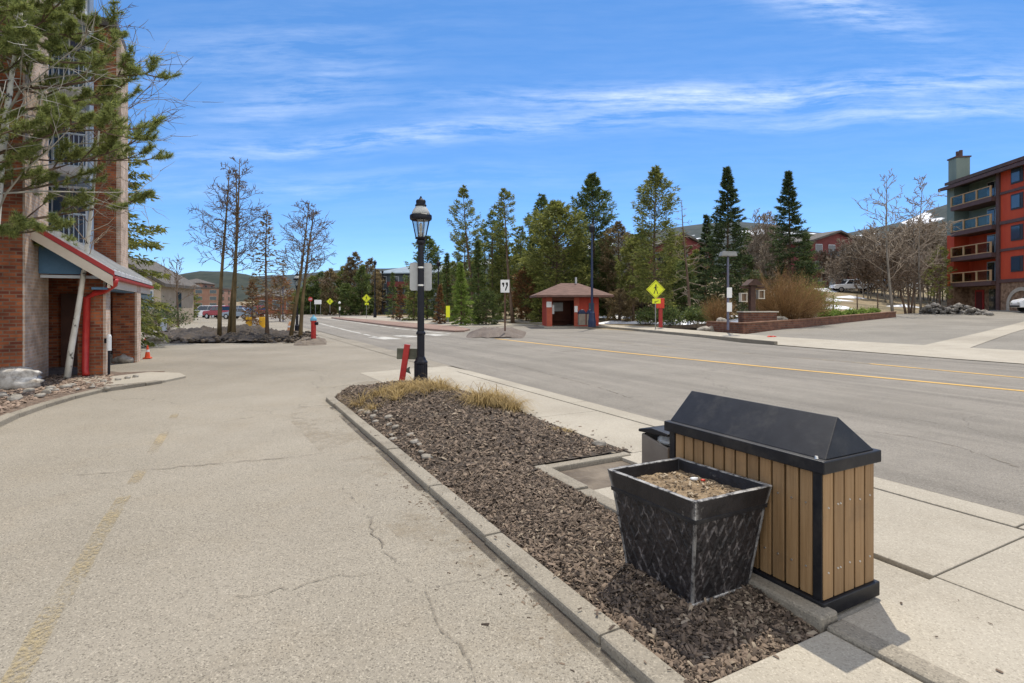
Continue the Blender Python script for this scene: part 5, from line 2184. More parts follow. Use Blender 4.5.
# ------------------------------------------------------------------ brick building on the left
def brick_building():
    root = thing('brick_building', 'dark red brick building with a sloping porch roof, red trim and red downpipe', 'building', (0, 0, 0), ROT)
    # local frame: x = u across the road, y = v along it

    def B(name, u0, u1, v0, v1, z0, z1, m, parent=root, bevel=0.0):
        mb = MB()
        mb.box(((u0 + u1) / 2, (v0 + v1) / 2, (z0 + z1) / 2), (u1 - u0, v1 - v0, z1 - z0))
        return mb.build(name, m, parent, bevel=bevel)
    # tall piers and wall. The big near pier
    B('pier', -9.0, -3.84, 15.5, 17.3, -0.2, 14.5, M_BRICK)
    B('pier_sunlit_face', -3.838, -3.80, 15.49, 17.31, -0.2, 14.5, M_BRICKSUN)  # sunlit side of the pier, painted paler than its shaded front
    B('pier', -9.0, -4.45, 17.302, 19.6, -0.2, 14.5, M_BRICK)
    # porch pillars
    B('pillar', -3.12, -2.62, 16.75, 17.35, -0.2, 2.55, M_BRICK)
    B('pillar_sunlit_face', -2.618, -2.56, 16.74, 17.36, -0.2, 2.55, M_BRICKSUN)  # thin paler skin for the sun on the pillar's right side
    B('pillar', -2.98, -2.42, 20.6, 21.5, -0.2, 2.40, M_BRICK)
    B('pillar_sunlit_face', -2.418, -2.36, 20.59, 21.51, -0.2, 2.40, M_BRICKSUN)
    # porch back wall with its door, and the tower beyond
    B('wall', -9, -3.35, 19.62, 20.0, -0.2, 3.1, M_BRICK)
    d = B('door', -4.02, -3.42, 19.55, 19.615, 0.0, 2.05, mat('dark_brown_door', (0.05, 0.022, 0.015), 0.6, (0.08, 0.035, 0.022), 3))
    B('handle', -3.52, -3.49, 19.51, 19.548, 0.95, 1.1, M_SCREW, d)
    # upper glazed bay with balconies
    B('bay', -4.9, -3.55, 20.6, 21.2, 3.2, 12.5, mat('blue_grey_cladding', (0.16, 0.21, 0.28), 0.6, (0.22, 0.28, 0.36), 2))
    for k in range(4):
        z0 = 3.4 + k * 2.3
        f = MB()
        f.box((-4.22, 20.57, z0 + 1.0), (1.24, 0.05, 1.75))
        w = f.build('window', M_FRAMEW, root)
        g = MB()
        for gx in (-4.62, -4.22, -3.82):
            g.box((gx, 20.54, z0 + 1.0), (0.36, 0.03, 1.60))
        g.build('pane', M_GLASSB, w)
        B('balcony_slab', -4.95, -3.50, 19.7, 20.56, z0 - 0.16, z0 - 0.02, M_FRAMEW)
        g = MB()
        for i in range(13):
            x = -4.9 + i * 0.113
            g.tube([(x, 19.74, z0 - 0.02), (x, 19.74, z0 + 0.92)], 0.012, 5)
        g.tube([(-4.95, 19.74, z0 + 0.93), (-3.5, 19.74, z0 + 0.93)], 0.025, 6)
        g.build('railing', mat('pale_blue_rail', (0.30, 0.38, 0.46), 0.5), root)
    # tower
    B('tower', -4.3, -3.06, 21.8, 23.6, -0.2, 10.7, M_BRICK)
    B('tower_sunlit_face', -3.058, -2.93, 21.79, 23.3, -0.2, 10.4, M_BRICKSUN)  # lit strip of the tower, its sunlight painted as paler brick
    B('tower_cap', -4.4, -3.02, 21.6, 23.7, 10.7, 10.95, mat('dark_coping', (0.06, 0.05, 0.045), 0.7))
    B('tower', -6.0, -4.35, 21.2, 23.6, 3, 12.6, M_BRICK)
    # porch roof: near gable end faces the camera; the ridge runs away from it
    eu, ez, ru, rz_ = -2.28, 2.44, -4.1, 3.70
    v0, v1 = 15.95, 24.2
    th = 0.10
    mb = MB()
    # slab on the right slope and on the left slope
    mb.prism([(eu - 0.02, ez + 0.02), (ru, rz_), (ru, rz_ + th), (eu - 0.02, ez + 0.02 + th)], v0, v1)
    mb.prism([(ru, rz_), (2 * ru - eu, ez), (2 * ru - eu, ez + th), (ru, rz_ + th)], v0, v1)
    mb.build('porch_roof', M_ROOFM, root)
    mb = MB()
    for k in range(14):   # standing seams
        vv = v0 + 0.15 + k * 0.6
        mb.prism([(eu - 0.02, ez + th + 0.02), (ru, rz_ + th), (ru, rz_ + th + 0.035), (eu - 0.02, ez + th + 0.055)], vv, vv + 0.03)
    mb.build('roof_seams', M_ROOFM, root)
    mb = MB()
    mb.prism([(eu + 0.01, ez - 0.03), (ru, rz_ - 0.05), (ru, rz_ + 0.07), (eu + 0.01, ez + 0.09)], v0 - 0.06, v0 - 0.005)
    mb.build('rake_trim', M_TRIMR, root)
    mb = MB()
    mb.prism([(eu - 0.02, ez - 0.27), (ru, rz_ - 0.29), (ru, rz_ - 0.052), (eu - 0.02, ez - 0.032)], v0 - 0.045, v0 - 0.006)
    mb.build('rake_fascia', M_CREAM, root)
    # blue soffit under the slope and the blue gable panel with its truss
    mb = MB()
    mb.prism([(eu - 0.03, ez - 0.05), (ru, rz_ - 0.06), (ru, rz_ - 0.02), (eu - 0.03, ez - 0.01)], v0 + 0.03, v1 - 0.02)
    mb.build('soffit', M_SOFFIT, root)
    mb = MB()
    mb.prism([(-3.0, 2.46), (-3.79, 2.46), (-3.79, 3.16), (-2.98, 2.60)], 16.45, 16.5)
    mb.build('gable_panel', M_SOFFIT, root)
    mb = MB()
    mb.box((-3.15, 16.55, 2.40), (1.25, 0.08, 0.07))
    mb.build('truss', M_FRAMEW, root)
    # eave fascia and beam on the long side
    mb = MB()
    mb.box((eu - 0.11, (v0 + v1) / 2, ez - 0.175), (0.05, v1 - v0 - 0.02, 0.27))
    mb.build('eave_fascia', M_CREAM, root)
    mb = MB()
    mb.box((eu - 0.31, (v0 + v1) / 2, ez - 0.32), (0.30, v1 - v0 - 0.3, 0.05))
    mb.build('eave_soffit', M_SOFFIT, root)
    mb = MB()
    mb.prism([(eu - 0.08, ez - 0.11), (eu + 0.02, ez - 0.09), (eu + 0.03, ez - 0.02), (eu - 0.08, ez - 0.02)], v0 - 0.03, v1)
    mb.build('gutter', M_TRIMR, root)
    # downpipe: from the gutter's near corner back to the pillar, then down
    mb = MB()
    mb.tube([(eu, v0 + 0.10, ez - 0.10), (eu - 0.02, v0 + 0.15, ez - 0.22), (eu - 0.26, 16.5, ez - 0.36), (-2.76, 16.62, ez - 0.42), (-2.92, 16.64, ez - 0.54), (-2.95, 16.64, 0.15), (-2.92, 16.55, 0.02)],
            0.075, 10)
    mb.build('downpipe', M_REDP, root, smooth=True)
    return root


brick_building()

# white path light and small post by the porch
root = thing('path_light', 'slim black post with a pale cylinder lamp head beside the porch pillar', 'path light', gp(109, 374.8, 0.0), 0)
mb = MB()
mb.tube([(0, 0, -0.1), (0, 0, 0.62)], 0.028, 8)
mb.build('post', M_POST, root)
mb = MB()
mb.lathe([(0.05, 0.60), (0.052, 0.95), (0.03, 1.0)], 12)
mb.build('lamp_head', M_WHITE, root)
mb = MB()
mb.box((-0.075, 0.02, 0.84), (0.07, 0.08, 0.12))
mb.build('control_box', M_POST, root, bevel=0.01)


# ------------------------------------------------------------------ generic far building
def house(name, label, loc, rz, w, d, h, wallm, roofm, floors, cols, winm, roof='hip', rh=2.0, over=0.5, cat='building', frame=None, balcony=None, winw=0.45):
    root = thing(name, label, cat, loc, rz)
    mb = MB()
    mb.box((0, d / 2, h / 2 - 1), (w, d, h + 2))
    mb.build('wall', wallm, root)
    mb = MB()
    if roof == 'hip':
        a, b = w / 2 + over, d / 2 + over
        k = max(0.2, a - b)
        mb.add([(-a, d / 2 - b, h + .02), (a, d / 2 - b, h + .02), (a, d / 2 + b, h + .02), (-a, d / 2 + b, h + .02), (-k, d / 2, h + rh), (k, d / 2, h + rh),
                (-a, d / 2 - b, h + .25), (a, d / 2 - b, h + .25), (a, d / 2 + b, h + .25), (-a, d / 2 + b, h + .25)],
               [(3, 2, 1, 0), (0, 1, 7, 6), (1, 2, 8, 7), (2, 3, 9, 8), (3, 0, 6, 9), (6, 7, 5, 4), (7, 8, 5), (8, 9, 4, 5), (9, 6, 4)])
    elif roof == 'gable':
        a = w / 2 + over
        mb.prism([(-a, h - 0.2), (0, h + rh), (a, h - 0.2), (a, h + 0.1), (0, h + rh + 0.3), (-a, h + 0.1)], -over, d + over)
    else:
        mb.box((0, d / 2, h + rh / 2), (w + over, d + over, rh))
    mb.build('roof', roofm, root)
    if roof == 'gable':
        mb = MB()
        mb.prism([(-w / 2, h), (w / 2, h), (0, h + rh - 0.1)], 0.0, d)
        mb.build('gable', wallm, root)
    fh = h / floors
    cw = w / cols
    for f in range(floors):
        for c in range(cols):
            x = -w / 2 + cw * (c + 0.5)
            z = fh * (f + 0.55)
            q = MB()
            q.box((x, -0.03, z), (cw * winw + 0.2, 0.06, fh * 0.5 + 0.2))
            wo = q.build('window', frame or M_FRAMEW, root)
            q = MB()
            q.box((x, -0.075, z), (cw * winw, 0.04, fh * 0.5))
            q.build('pane', winm, wo)
    # side windows
    for side in (-1, 1):
        for f in range(floors):
            for c in range(max(1, int(d / 5))):
                y = d / max(1, int(d / 5)) * (c + 0.5)
                q = MB()
                q.box((side * (w / 2 + 0.03), y, fh * (f + 0.55)), (0.06, 1.3, fh * 0.5))
                q.build('window', winm, root)
    if balcony:
        for f in range(1, floors):
            q = MB()
            q.box((0, -0.7, fh * f), (w * 0.6, 1.4, 0.2))
            b = q.build('balcony', balcony, root)
            q = MB()
            q.box((0, -1.38, fh * f + 0.6), (w * 0.6, 0.05, 0.9))
            q.build('railing', balcony, b)
    return root


M_BEIGE = mat('beige_stucco', (0.33, 0.27, 0.20), 0.9, (0.40, 0.335, 0.255), 1.2)
M_DKROOF = mat('dark_shingles', (0.07, 0.062, 0.055), 0.9, (0.12, 0.105, 0.09), 2.5)
M_MAROON = mat('maroon_siding', (0.13, 0.03, 0.03), 0.8, (0.19, 0.045, 0.04), 1.5)
M_BLUEROOF = mat('blue_grey_roof', (0.16, 0.21, 0.25), 0.6, (0.22, 0.27, 0.31), 1.0)
M_TEAL = mat('blue_grey_siding', (0.06, 0.08, 0.10), 0.8, (0.10, 0.125, 0.14), 1.2)
house('beige_house', 'beige stucco house with a dark gable roof beyond the brick porch', at(114, 52, 318), 0.22, 8.0, 9, 3.2, M_BEIGE, M_DKROOF, 1, 3, M_GLASSB, 'gable', 2.6, 0.6)
house('brick_tower_block', 'tall reddish tower block with a pointed roof far beyond the parked cars', at(190, 150, 315), 0.2, 6.3, 10, 8.6, mat('reddish_tower_wall', (0.25, 0.135, 0.095), 0.9, (0.32, 0.19, 0.14), 0.8), M_DKROOF, 4, 2, M_GLASSD, 'hip', 1.6, 0.4, frame=M_BEIGE)
house('brick_tower_block', 'lower flat topped reddish block right beside the pointed tower block', at(206, 146, 315), 0.2, 7.0, 10, 7.0, MATS['reddish_tower_wall'], M_DKROOF, 4, 2, M_GLASSD, 'flat', 0.4, 0.4, frame=M_BEIGE)
house('apartment_building', 'blue grey apartments with a pale blue roof and maroon balconies behind the lamp post', at(408, 118, 312), -0.16, 14, 14, 8.2, M_TEAL, M_BLUEROOF, 3, 5, M_GLASSD, 'hip', 2.6, 0.8, balcony=M_MAROON)
house('apartment_building', 'dark apartment wing right of the lamp post behind the small conifers', at(446, 122, 312), -0.1, 15, 12, 8.8, M_TEAL, M_BLUEROOF, 3, 5, M_GLASSD, 'hip', 2.2, 0.8, balcony=M_MAROON)
house('maroon_house', 'maroon house with stacked windows behind the brown shrubs right of the spruce', at(838, 88, 292), 0.35, 11, 10, 8.0, M_MAROON, M_DKROOF, 3, 4, M_GLASSD, 'gable', 1.6, 0.6, balcony=M_TEAL)
house('maroon_house', 'dark red house mostly hidden behind the dead snag and conifers', at(682, 92, 300), 0.1, 11, 10, 8.4, M_MAROON, M_DKROOF, 3, 3, M_GLASSD, 'gable', 2.6, 0.6)
house('red_house', 'low red building glimpsed behind the rusty conifers beyond the hydrant', at(283, 118, 314), 0.0, 12, 9, 3.6, mat('rust_red_siding', (0.26, 0.085, 0.045), 0.85, (0.34, 0.12, 0.065), 1), M_DKROOF, 1, 4, M_GLASSD, 'hip', 1.8, 0.7)


# ------------------------------------------------------------------ red apartment block on the right
def red_block():
    e1 = math.atan2(0.99, 0.14) - math.pi / 2     # local +y runs along the balcony front, away from the camera
    base = Vector((48.8, 55, 1.15))
    root = thing('apartment_block', 'red and green apartment block with four stacked glass balconies and a stone base', 'building', base, e1)
    RED = mat('red_orange_siding', (0.42, 0.042, 0.012), 0.75, (0.50, 0.066, 0.020), 0.9, stretch=(1, 1, 0.2))
    GRN = mat('grey_green_siding', (0.15, 0.195, 0.17), 0.8, (0.19, 0.235, 0.205), 1.2, stretch=(1, 1, 0.2))
    BRN = mat('dark_brown_beam', (0.075, 0.040, 0.036), 0.7, (0.105, 0.058, 0.050), 2)
    STN = mat('rusty_stone', (0.12, 0.065, 0.035), 0.9, (0.34, 0.22, 0.14), 2.6, bump=1.0, bscale=5)
    WOOD = mat('light_wood_post', (0.38, 0.24, 0.12), 0.7, (0.45, 0.30, 0.16), 3)
    fl = [3.1, 5.95, 8.75, 11.6]

    def B(name, x0, x1, y0, y1, z0, z1, m, p=root):
        mb = MB()
        mb.box(((x0 + x1) / 2, (y0 + y1) / 2, (z0 + z1) / 2), (x1 - x0, y1 - y0, z1 - z0))
        return mb.build(name, m, p)
    # stone ground floor, set back behind the balconies
    B('stone_base', 1.6, 14, -0.4, 8.0, -1, 2.85, STN)
    B('stone_base', 0.0, 14, -14, -0.45, -1, 2.85, STN)
    d = B('door', 1.50, 1.595, 4.3, 5.6, -0.4, 2.3, M_TRIMR)
    B('door_panel', 1.46, 1.498, 4.5, 5.4, -0.2, 2.1, mat('dark_red_door', (0.11, 0.02, 0.018), 0.6), d)
    B('entry', 1.50, 1.595, 2.5, 3.5, -0.4, 2.3, M_GLASSD)
    w = B('window', 1.52, 1.595, 0.4, 1.7, 1.0, 2.2, M_FRAMEW)
    B('pane', 1.47, 1.518, 0.5, 1.6, 1.1, 2.1, M_GLASSD, w)
    # garage arch of pale stone
    mb = MB()
    arc_ = [(-3.2 + 1.9 * math.cos(t), 0.6 + 1.75 * math.sin(t)) for t in np.linspace(0, math.pi, 17)]
    arc2 = [(-3.2 + 1.55 * math.cos(t), 0.6 + 1.4 * math.sin(t)) for t in np.linspace(math.pi, 0, 17)]
    mb.prism([(-1.3, -0.6)] + arc_ + [(-5.1, -0.6), (-4.75, -0.6)] + arc2 + [(-1.65, -0.6)], -0.09, -0.005, axis='x')
    mb.build('arch', mat('pale_arch_stone', (0.36, 0.32, 0.26), 0.9, (0.46, 0.41, 0.34), 4), root)
    # recessed walls: red on the low storeys, green above
    B('wall', 1.6, 14, -0.4, 8.0, 2.852, 8.6, RED)
    B('wall', 1.6, 14, -0.4, 8.0, 8.602, 14.4, GRN)
    B('wall', 0.0, 14, -14, -0.45, 2.852, 14.3, RED)
    B('side_wall', 1.4, 14, 8.002, 8.2, 2.8, 14.6, GRN)
    for z in (2.86, 8.62):
        B('beam', -0.12, -0.005, -14, -0.45, z, z + 0.32, BRN)
    for z in (5.95, 11.6):
        B('beam', -0.10, -0.004, -4.0, -0.45, z, z + 0.25, BRN)
    B('corner_post', -0.15, 0.20, -0.42, 0.0, 0, 13.9, BRN)
    B('side_pier', 0.1, 1.598, 6.75, 8.0, 2.852, 8.6, RED)
    B('side_pier', 0.1, 1.598, 6.75, 8.0, 8.602, 14.0, GRN)
    B('side_pier', 0.1, 1.598, 6.75, 8.0, -1, 2.85, STN)
    # balconies
    for k, z in enumerate(fl):
        s = MB()
        s.box((0.55, 3.2, z - 0.22), (2.1, 6.3, 0.44))
        b = s.build('balcony', BRN, root)
        g = MB()
        g.box((-0.44, 3.2, z + 0.58), (0.03, 6.1, 0.86))
        g.box((0.6, 6.28, z + 0.58), (1.9, 0.03, 0.86))
        g.build('glass', M_RAILG, b)
        g = MB()
        for i in range(4):
            g.box((-0.47, 0.2 + i * 2.02, z + 0.52), (0.12, 0.16, 1.04))
        g.box((-0.47, 3.2, z + 1.08), (0.12, 6.2, 0.08))
        g.box((-0.47, 3.2, z + 0.06), (0.10, 6.2, 0.08))
        g.build('railing', WOOD, b)
        q = MB()
        q.box((1.56, 2.6, z + 1.1), (0.08, 2.4, 2.1))
        sl = q.build('sliding_door', M_FRAMEW, root)
        q = MB()
        for yy in (2.02, 3.18):
            q.box((1.50, yy, z + 1.1), (0.04, 1.0, 1.9))
        q.build('pane', M_GLASSD, sl)
    # windows of the near red wall
    for z in (3.9, 6.9, 9.9, 12.4):
        for y in (-2.6, -6.5, -10.5):
            q = MB()
            q.box((-0.03, y, z + 0.7), (0.06, 1.5, 1.5))
            w = q.build('window', mat('dark_window_frame', (0.03, 0.03, 0.035), 0.6), root)
            q = MB()
            q.box((-0.08, y + 0.1, z + 0.7), (0.04, 1.0, 1.2))
            q.build('pane', M_GLASSB, w)
    # roofs: a lower apron over the balconies and the main one
    mb = MB()
    mb.prism([(-0.9, 13.65), (7, 15.4), (7, 15.75), (-0.9, 14.0)], -14, 7.9)
    mb.build('roof', BRN, root)
    mb = MB()
    mb.prism([(0.2, 14.45), (9, 16.3), (9, 16.65), (0.2, 14.8)], -14, 8.6)
    mb.build('roof', mat('brown_roof_edge', (0.075, 0.05, 0.04), 0.8, (0.11, 0.075, 0.06), 2), root)
    c = B('chimney', 0.6, 2.0, 7.2, 8.6, 14.3, 17.4, GRN)
    B('chimney_cap', 0.5, 2.1, 7.1, 8.7, 17.4, 17.55, BRN, c)
    mb = MB()
    for yy in (7.6, 8.15):
        mb.tube([(1.3, yy, 17.5), (1.3, yy, 18.3)], 0.18, 8)
    mb.build('chimney_pots', BRN, c)
    c = B('chimney', 1.8, 3.4, -5.0, -3.2, 15, 19.0, GRN)
    B('chimney_cap', 1.5, 3.7, -5.3, -2.9, 19.0, 19.2, BRN, c)


red_block()


# ------------------------------------------------------------------ red hut
def make_hut():
    c = at(573, 44.5, 325.5)
    c.z = T(c.x, c.y) + 0.10
    root = thing('shelter_hut', 'small red bus shelter hut with a wide brown hipped roof and dark open front', 'hut', c, R(4))
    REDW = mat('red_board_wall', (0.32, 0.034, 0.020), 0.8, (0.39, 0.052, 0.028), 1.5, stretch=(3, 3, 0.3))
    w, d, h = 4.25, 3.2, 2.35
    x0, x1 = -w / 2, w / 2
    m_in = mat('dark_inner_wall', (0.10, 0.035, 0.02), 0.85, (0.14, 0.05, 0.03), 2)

    def B(name, a, m, p=root):
        mb = MB()
        (X0, X1), (Y0, Y1), (Z0, Z1) = a
        mb.box(((X0 + X1) / 2, (Y0 + Y1) / 2, (Z0 + Z1) / 2), (X1 - X0, Y1 - Y0, Z1 - Z0))
        return mb.build(name, m, p)
    B('back_wall', ((x0, x1), (d - 0.15, d), (0, h)), REDW)
    B('side_wall', ((x0, x0 + 0.15), (0.52, d - 0.152), (0, h)), REDW)
    B('side_wall', ((x1 - 0.15, x1), (0.152, d - 0.152), (0, h)), REDW)
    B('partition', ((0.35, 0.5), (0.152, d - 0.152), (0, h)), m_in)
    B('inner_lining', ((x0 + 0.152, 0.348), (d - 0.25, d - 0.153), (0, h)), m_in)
    B('front_wall', ((0.352, x1), (0, 0.15), (0, h)), REDW)
    p = B('pillar', ((x0 - 0.02, x0 + 0.42), (0, 0.5), (0, h)), mat('orange_red_pillar', (0.36, 0.075, 0.042), 0.8, (0.42, 0.10, 0.056), 3))
    B('pillar', ((0.08, 0.50), (-0.06, -0.003), (0, h)), MATS['orange_red_pillar'])
    B('notice', ((x0 - 0.05, x0 + 0.36), (-0.05, -0.003), (1.55, 2.0)), M_WHITE)
    B('notice', ((0.10, 0.36), (-0.10, -0.063), (1.15, 1.65)), M_WHITE)
    B('notice', ((x0 + 0.422, x0 + 0.60), (0.1, 0.2), (1.0, 1.75)), M_ALU)
    q = B('window', ((-1.25, -0.35), (d - 0.29, d - 0.252), (1.2, 1.95)), M_ALU)
    q = B('window', ((1.30, 1.75), (-0.04, -0.003), (1.0, 1.9)), mat('dark_teal_panel', (0.035, 0.06, 0.07), 0.4))
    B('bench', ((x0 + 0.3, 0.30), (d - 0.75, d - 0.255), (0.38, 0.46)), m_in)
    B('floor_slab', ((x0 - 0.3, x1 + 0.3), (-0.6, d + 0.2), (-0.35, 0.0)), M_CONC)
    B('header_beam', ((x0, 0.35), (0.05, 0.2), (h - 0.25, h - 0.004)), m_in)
    # hipped roof
    a, b = w / 2 + 1.0, d / 2 + 1.0
    k = 0.75
    yc = d / 2
    h2 = h + 0.02
    ROOF = mat('brown_shingles', (0.095, 0.052, 0.040), 0.9, (0.165, 0.095, 0.075), 3.5, stretch=(0.6, 0.6, 4), bump=0.4, bscale=12)
    mb = MB()
    mb.add([(-a, yc - b, h2), (a, yc - b, h2), (a, yc + b, h2), (-a, yc + b, h2), (-a, yc - b, h2 + .16), (a, yc - b, h2 + .16), (a, yc + b, h2 + .16), (-a, yc + b, h2 + .16),
            (-k, yc, h + 1.22), (k, yc, h + 1.22)],
           [(3, 2, 1, 0), (0, 1, 5, 4), (1, 2, 6, 5), (2, 3, 7, 6), (3, 0, 4, 7), (4, 5, 9, 8), (5, 6, 9), (6, 7, 8, 9), (7, 4, 8)])
    r = mb.build('roof', ROOF, root)
    mb = MB()
    mb.tube([(0.55, yc, h + 1.1), (0.55, yc, h + 1.72)], 0.09, 10)
    mb.build('vent_pipe', M_ALU, r)


make_hut()


def street_bin(label, loc, rz=0.0):
    root = thing('recycling_bin', label, 'recycling bin', loc, rz, 'bins in front of the hut')
    mb = MB()
    mb.box((0, 0, 0.45), (0.52, 0.5, 0.9))
    mb.build('body', mat('grey_tan_bin', (0.20, 0.165, 0.13), 0.7, (0.26, 0.22, 0.17), 4), root, bevel=0.02)
    mb = MB()
    mb.prism([(-0.3, 0.9), (0.3, 0.9), (0.3, 0.96), (0.1, 1.22), (-0.1, 1.22), (-0.3, 0.96)], -0.28, 0.28)
    mb.build('lid', M_NAVY, root, bevel=0.02)
    return root


c = at(583, 43.0, 325.2)
street_bin('grey recycling bin with a dark blue lid, the left one in front of the hut', (c.x - 0.1, c.y, c.z), 0.1)
street_bin('grey recycling bin with a dark blue lid, the one next to the blue light pole', (c.x + 0.52, c.y - 0.1, c.z), 0.0)


# ------------------------------------------------------------------ low brick wall with its flower bed
def low_wall():
    p = [at(706, 36.5), at(743, 33.2), at(800, 36.0), at(850, 41.0), at(896, 46.5)]
    rows = [(706, 329), (743, 336), (800, 330), (850, 323.5), (896, 318)]
    tops = [318, 324.5, 319.5, 315.0, 311.0]
    root = thing('retaining_wall', 'low red brown brick retaining wall with a pale coping round the shrub bed', 'wall', (0, 0, 0), 0)
    BR = brick_mat('brown_wall_brick', (0.11, 0.038, 0.022), (0.19, 0.075, 0.04), (0.14, 0.095, 0.07), 1.6)
    pts = [Vector((q.x, q.y, T(q.x, q.y))) for q in p]
    hs = [0.58, 0.58, 0.56, 0.52, 0.48]
    mb, cp = MB(), MB()
    for i in range(len(pts) - 1):
        a, b = pts[i], pts[i + 1]
        n = Vector((-(b - a).y, (b - a).x, 0)).normalized() * 0.3
        vs = [a - UP * .5, b - UP * .5, b - UP * .5 + n, a - UP * .5 + n, a + UP * hs[i], b + UP * hs[i + 1], b + UP * hs[i + 1] + n, a + UP * hs[i] + n]
        mb.add(vs, [(3, 2, 1, 0), (4, 5, 6, 7), (0, 1, 5, 4), (1, 2, 6, 5), (2, 3, 7, 6), (3, 0, 4, 7)])
        o = n.normalized() * 0.04
        t = [a + UP * (hs[i] + .003) - o, b + UP * (hs[i + 1] + .003) - o, b + UP * (hs[i + 1] + .003) + n + o, a + UP * (hs[i] + .003) + n + o]
        cp.add(t + [q + UP * 0.07 for q in t], [(3, 2, 1, 0), (4, 5, 6, 7), (0, 1, 5, 4), (1, 2, 6, 5), (2, 3, 7, 6), (3, 0, 4, 7)])
    mb.build('brickwork', BR, root)
    cp.build('coping', mat('rusty_coping', (0.14, 0.07, 0.04), 0.9, (0.24, 0.13, 0.08), 3), root)
    # soil behind
    sb = MB()
    back = [Vector((q.x - 2.0 if i < 4 else q.x, q.y + 7, 0)) for i, q in enumerate(pts)]
    front = [q + UP * (hs[i] - 0.08) + Vector((0, 0.2, 0)) for i, q in enumerate(pts)]
    vs = front + [Vector((q.x, q.y, T(q.x, q.y) - 0.1)) for q in back]
    n = len(pts)
    sb.add(vs, [(i, i + 1, n + i + 1, n + i) for i in range(n - 1)])
    struct(sb.build('flower_bed', M_DIRT, fixn=False))


low_wall()


def lantern_post():
    c = at(752, 36.5)
    root = thing('lantern_post', 'dark brown timber post with a small roof and pale hanging lanterns above a brick trough', 'post', (c.x, c.y, c.z + 0.4), 0.1)
    DK = mat('dark_brown_timber', (0.05, 0.026, 0.018), 0.8, (0.08, 0.042, 0.03), 4)
    mb = MB()
    mb.box((0, 0, 1.3), (0.34, 0.34, 2.6))
    mb.build('post', DK, root, bevel=0.02)
    mb = MB()
    mb.prism([(-0.55, 2.55), (0.55, 2.55), (0.1, 2.95), (-0.1, 2.95)], -0.4, 0.4)
    mb.box((0.0, 0, 2.42), (1.7, 0.12, 0.14))
    mb.build('roof', DK, root)
    for sx, zz in ((-0.62, 1.75), (0.60, 1.95)):
        mb = MB()
        for dx in (-0.24, 0.24):
            mb.box((sx + dx * .8, 0, zz), (0.05, 0.3, 0.5))
        mb.box((sx, 0, zz - 0.27), (0.46, 0.32, 0.06))
        mb.box((sx, 0, zz + 0.27), (0.46, 0.32, 0.06))
        f = mb.build('lantern', mat('pale_cream_timber', (0.48, 0.43, 0.35), 0.7, (0.54, 0.49, 0.40), 4), root)
        mb = MB()
        mb.box((sx, 0.05, zz), (0.30, 0.15, 0.46))
        mb.build('lantern_pane', mat('amber_glass', (0.16, 0.09, 0.04), 0.2), f)
    mb = MB()
    mb.box((0.1, -0.5, 0.42), (2.3, 0.7, 0.7))
    t = mb.build('trough', MATS['brown_wall_brick'], root)
    mb = MB()
    mb.box((0.1, -0.5, 0.80), (2.45, 0.85, 0.07))
    mb.build('trough_coping', MATS['pale_cream_timber'], t)


lantern_post()
rnd = random.Random(77)
for k in range(6):
    px = (712, 722, 768, 774, 781, 704)[k]
    p = at(px, 36.8 if k in (2, 3, 4) else 36)
    rock('stone', ('rounded grey rock beside the light pole at the wall corner', 'pale rock just right of the light pole base', 'pale rock at the right end of the brick trough',
                   'grey rock second right of the brick trough', 'dark grey rock under the large golden shrub', 'flat rock on the grass left of the brick wall')[k], 'rock',
         (p.x, p.y, p.z + (0.6 if k in (2, 3, 4, 1) else 0.1)), (0.42, 0.3, 0.26), 90 + k, M_ROCK, n=3)


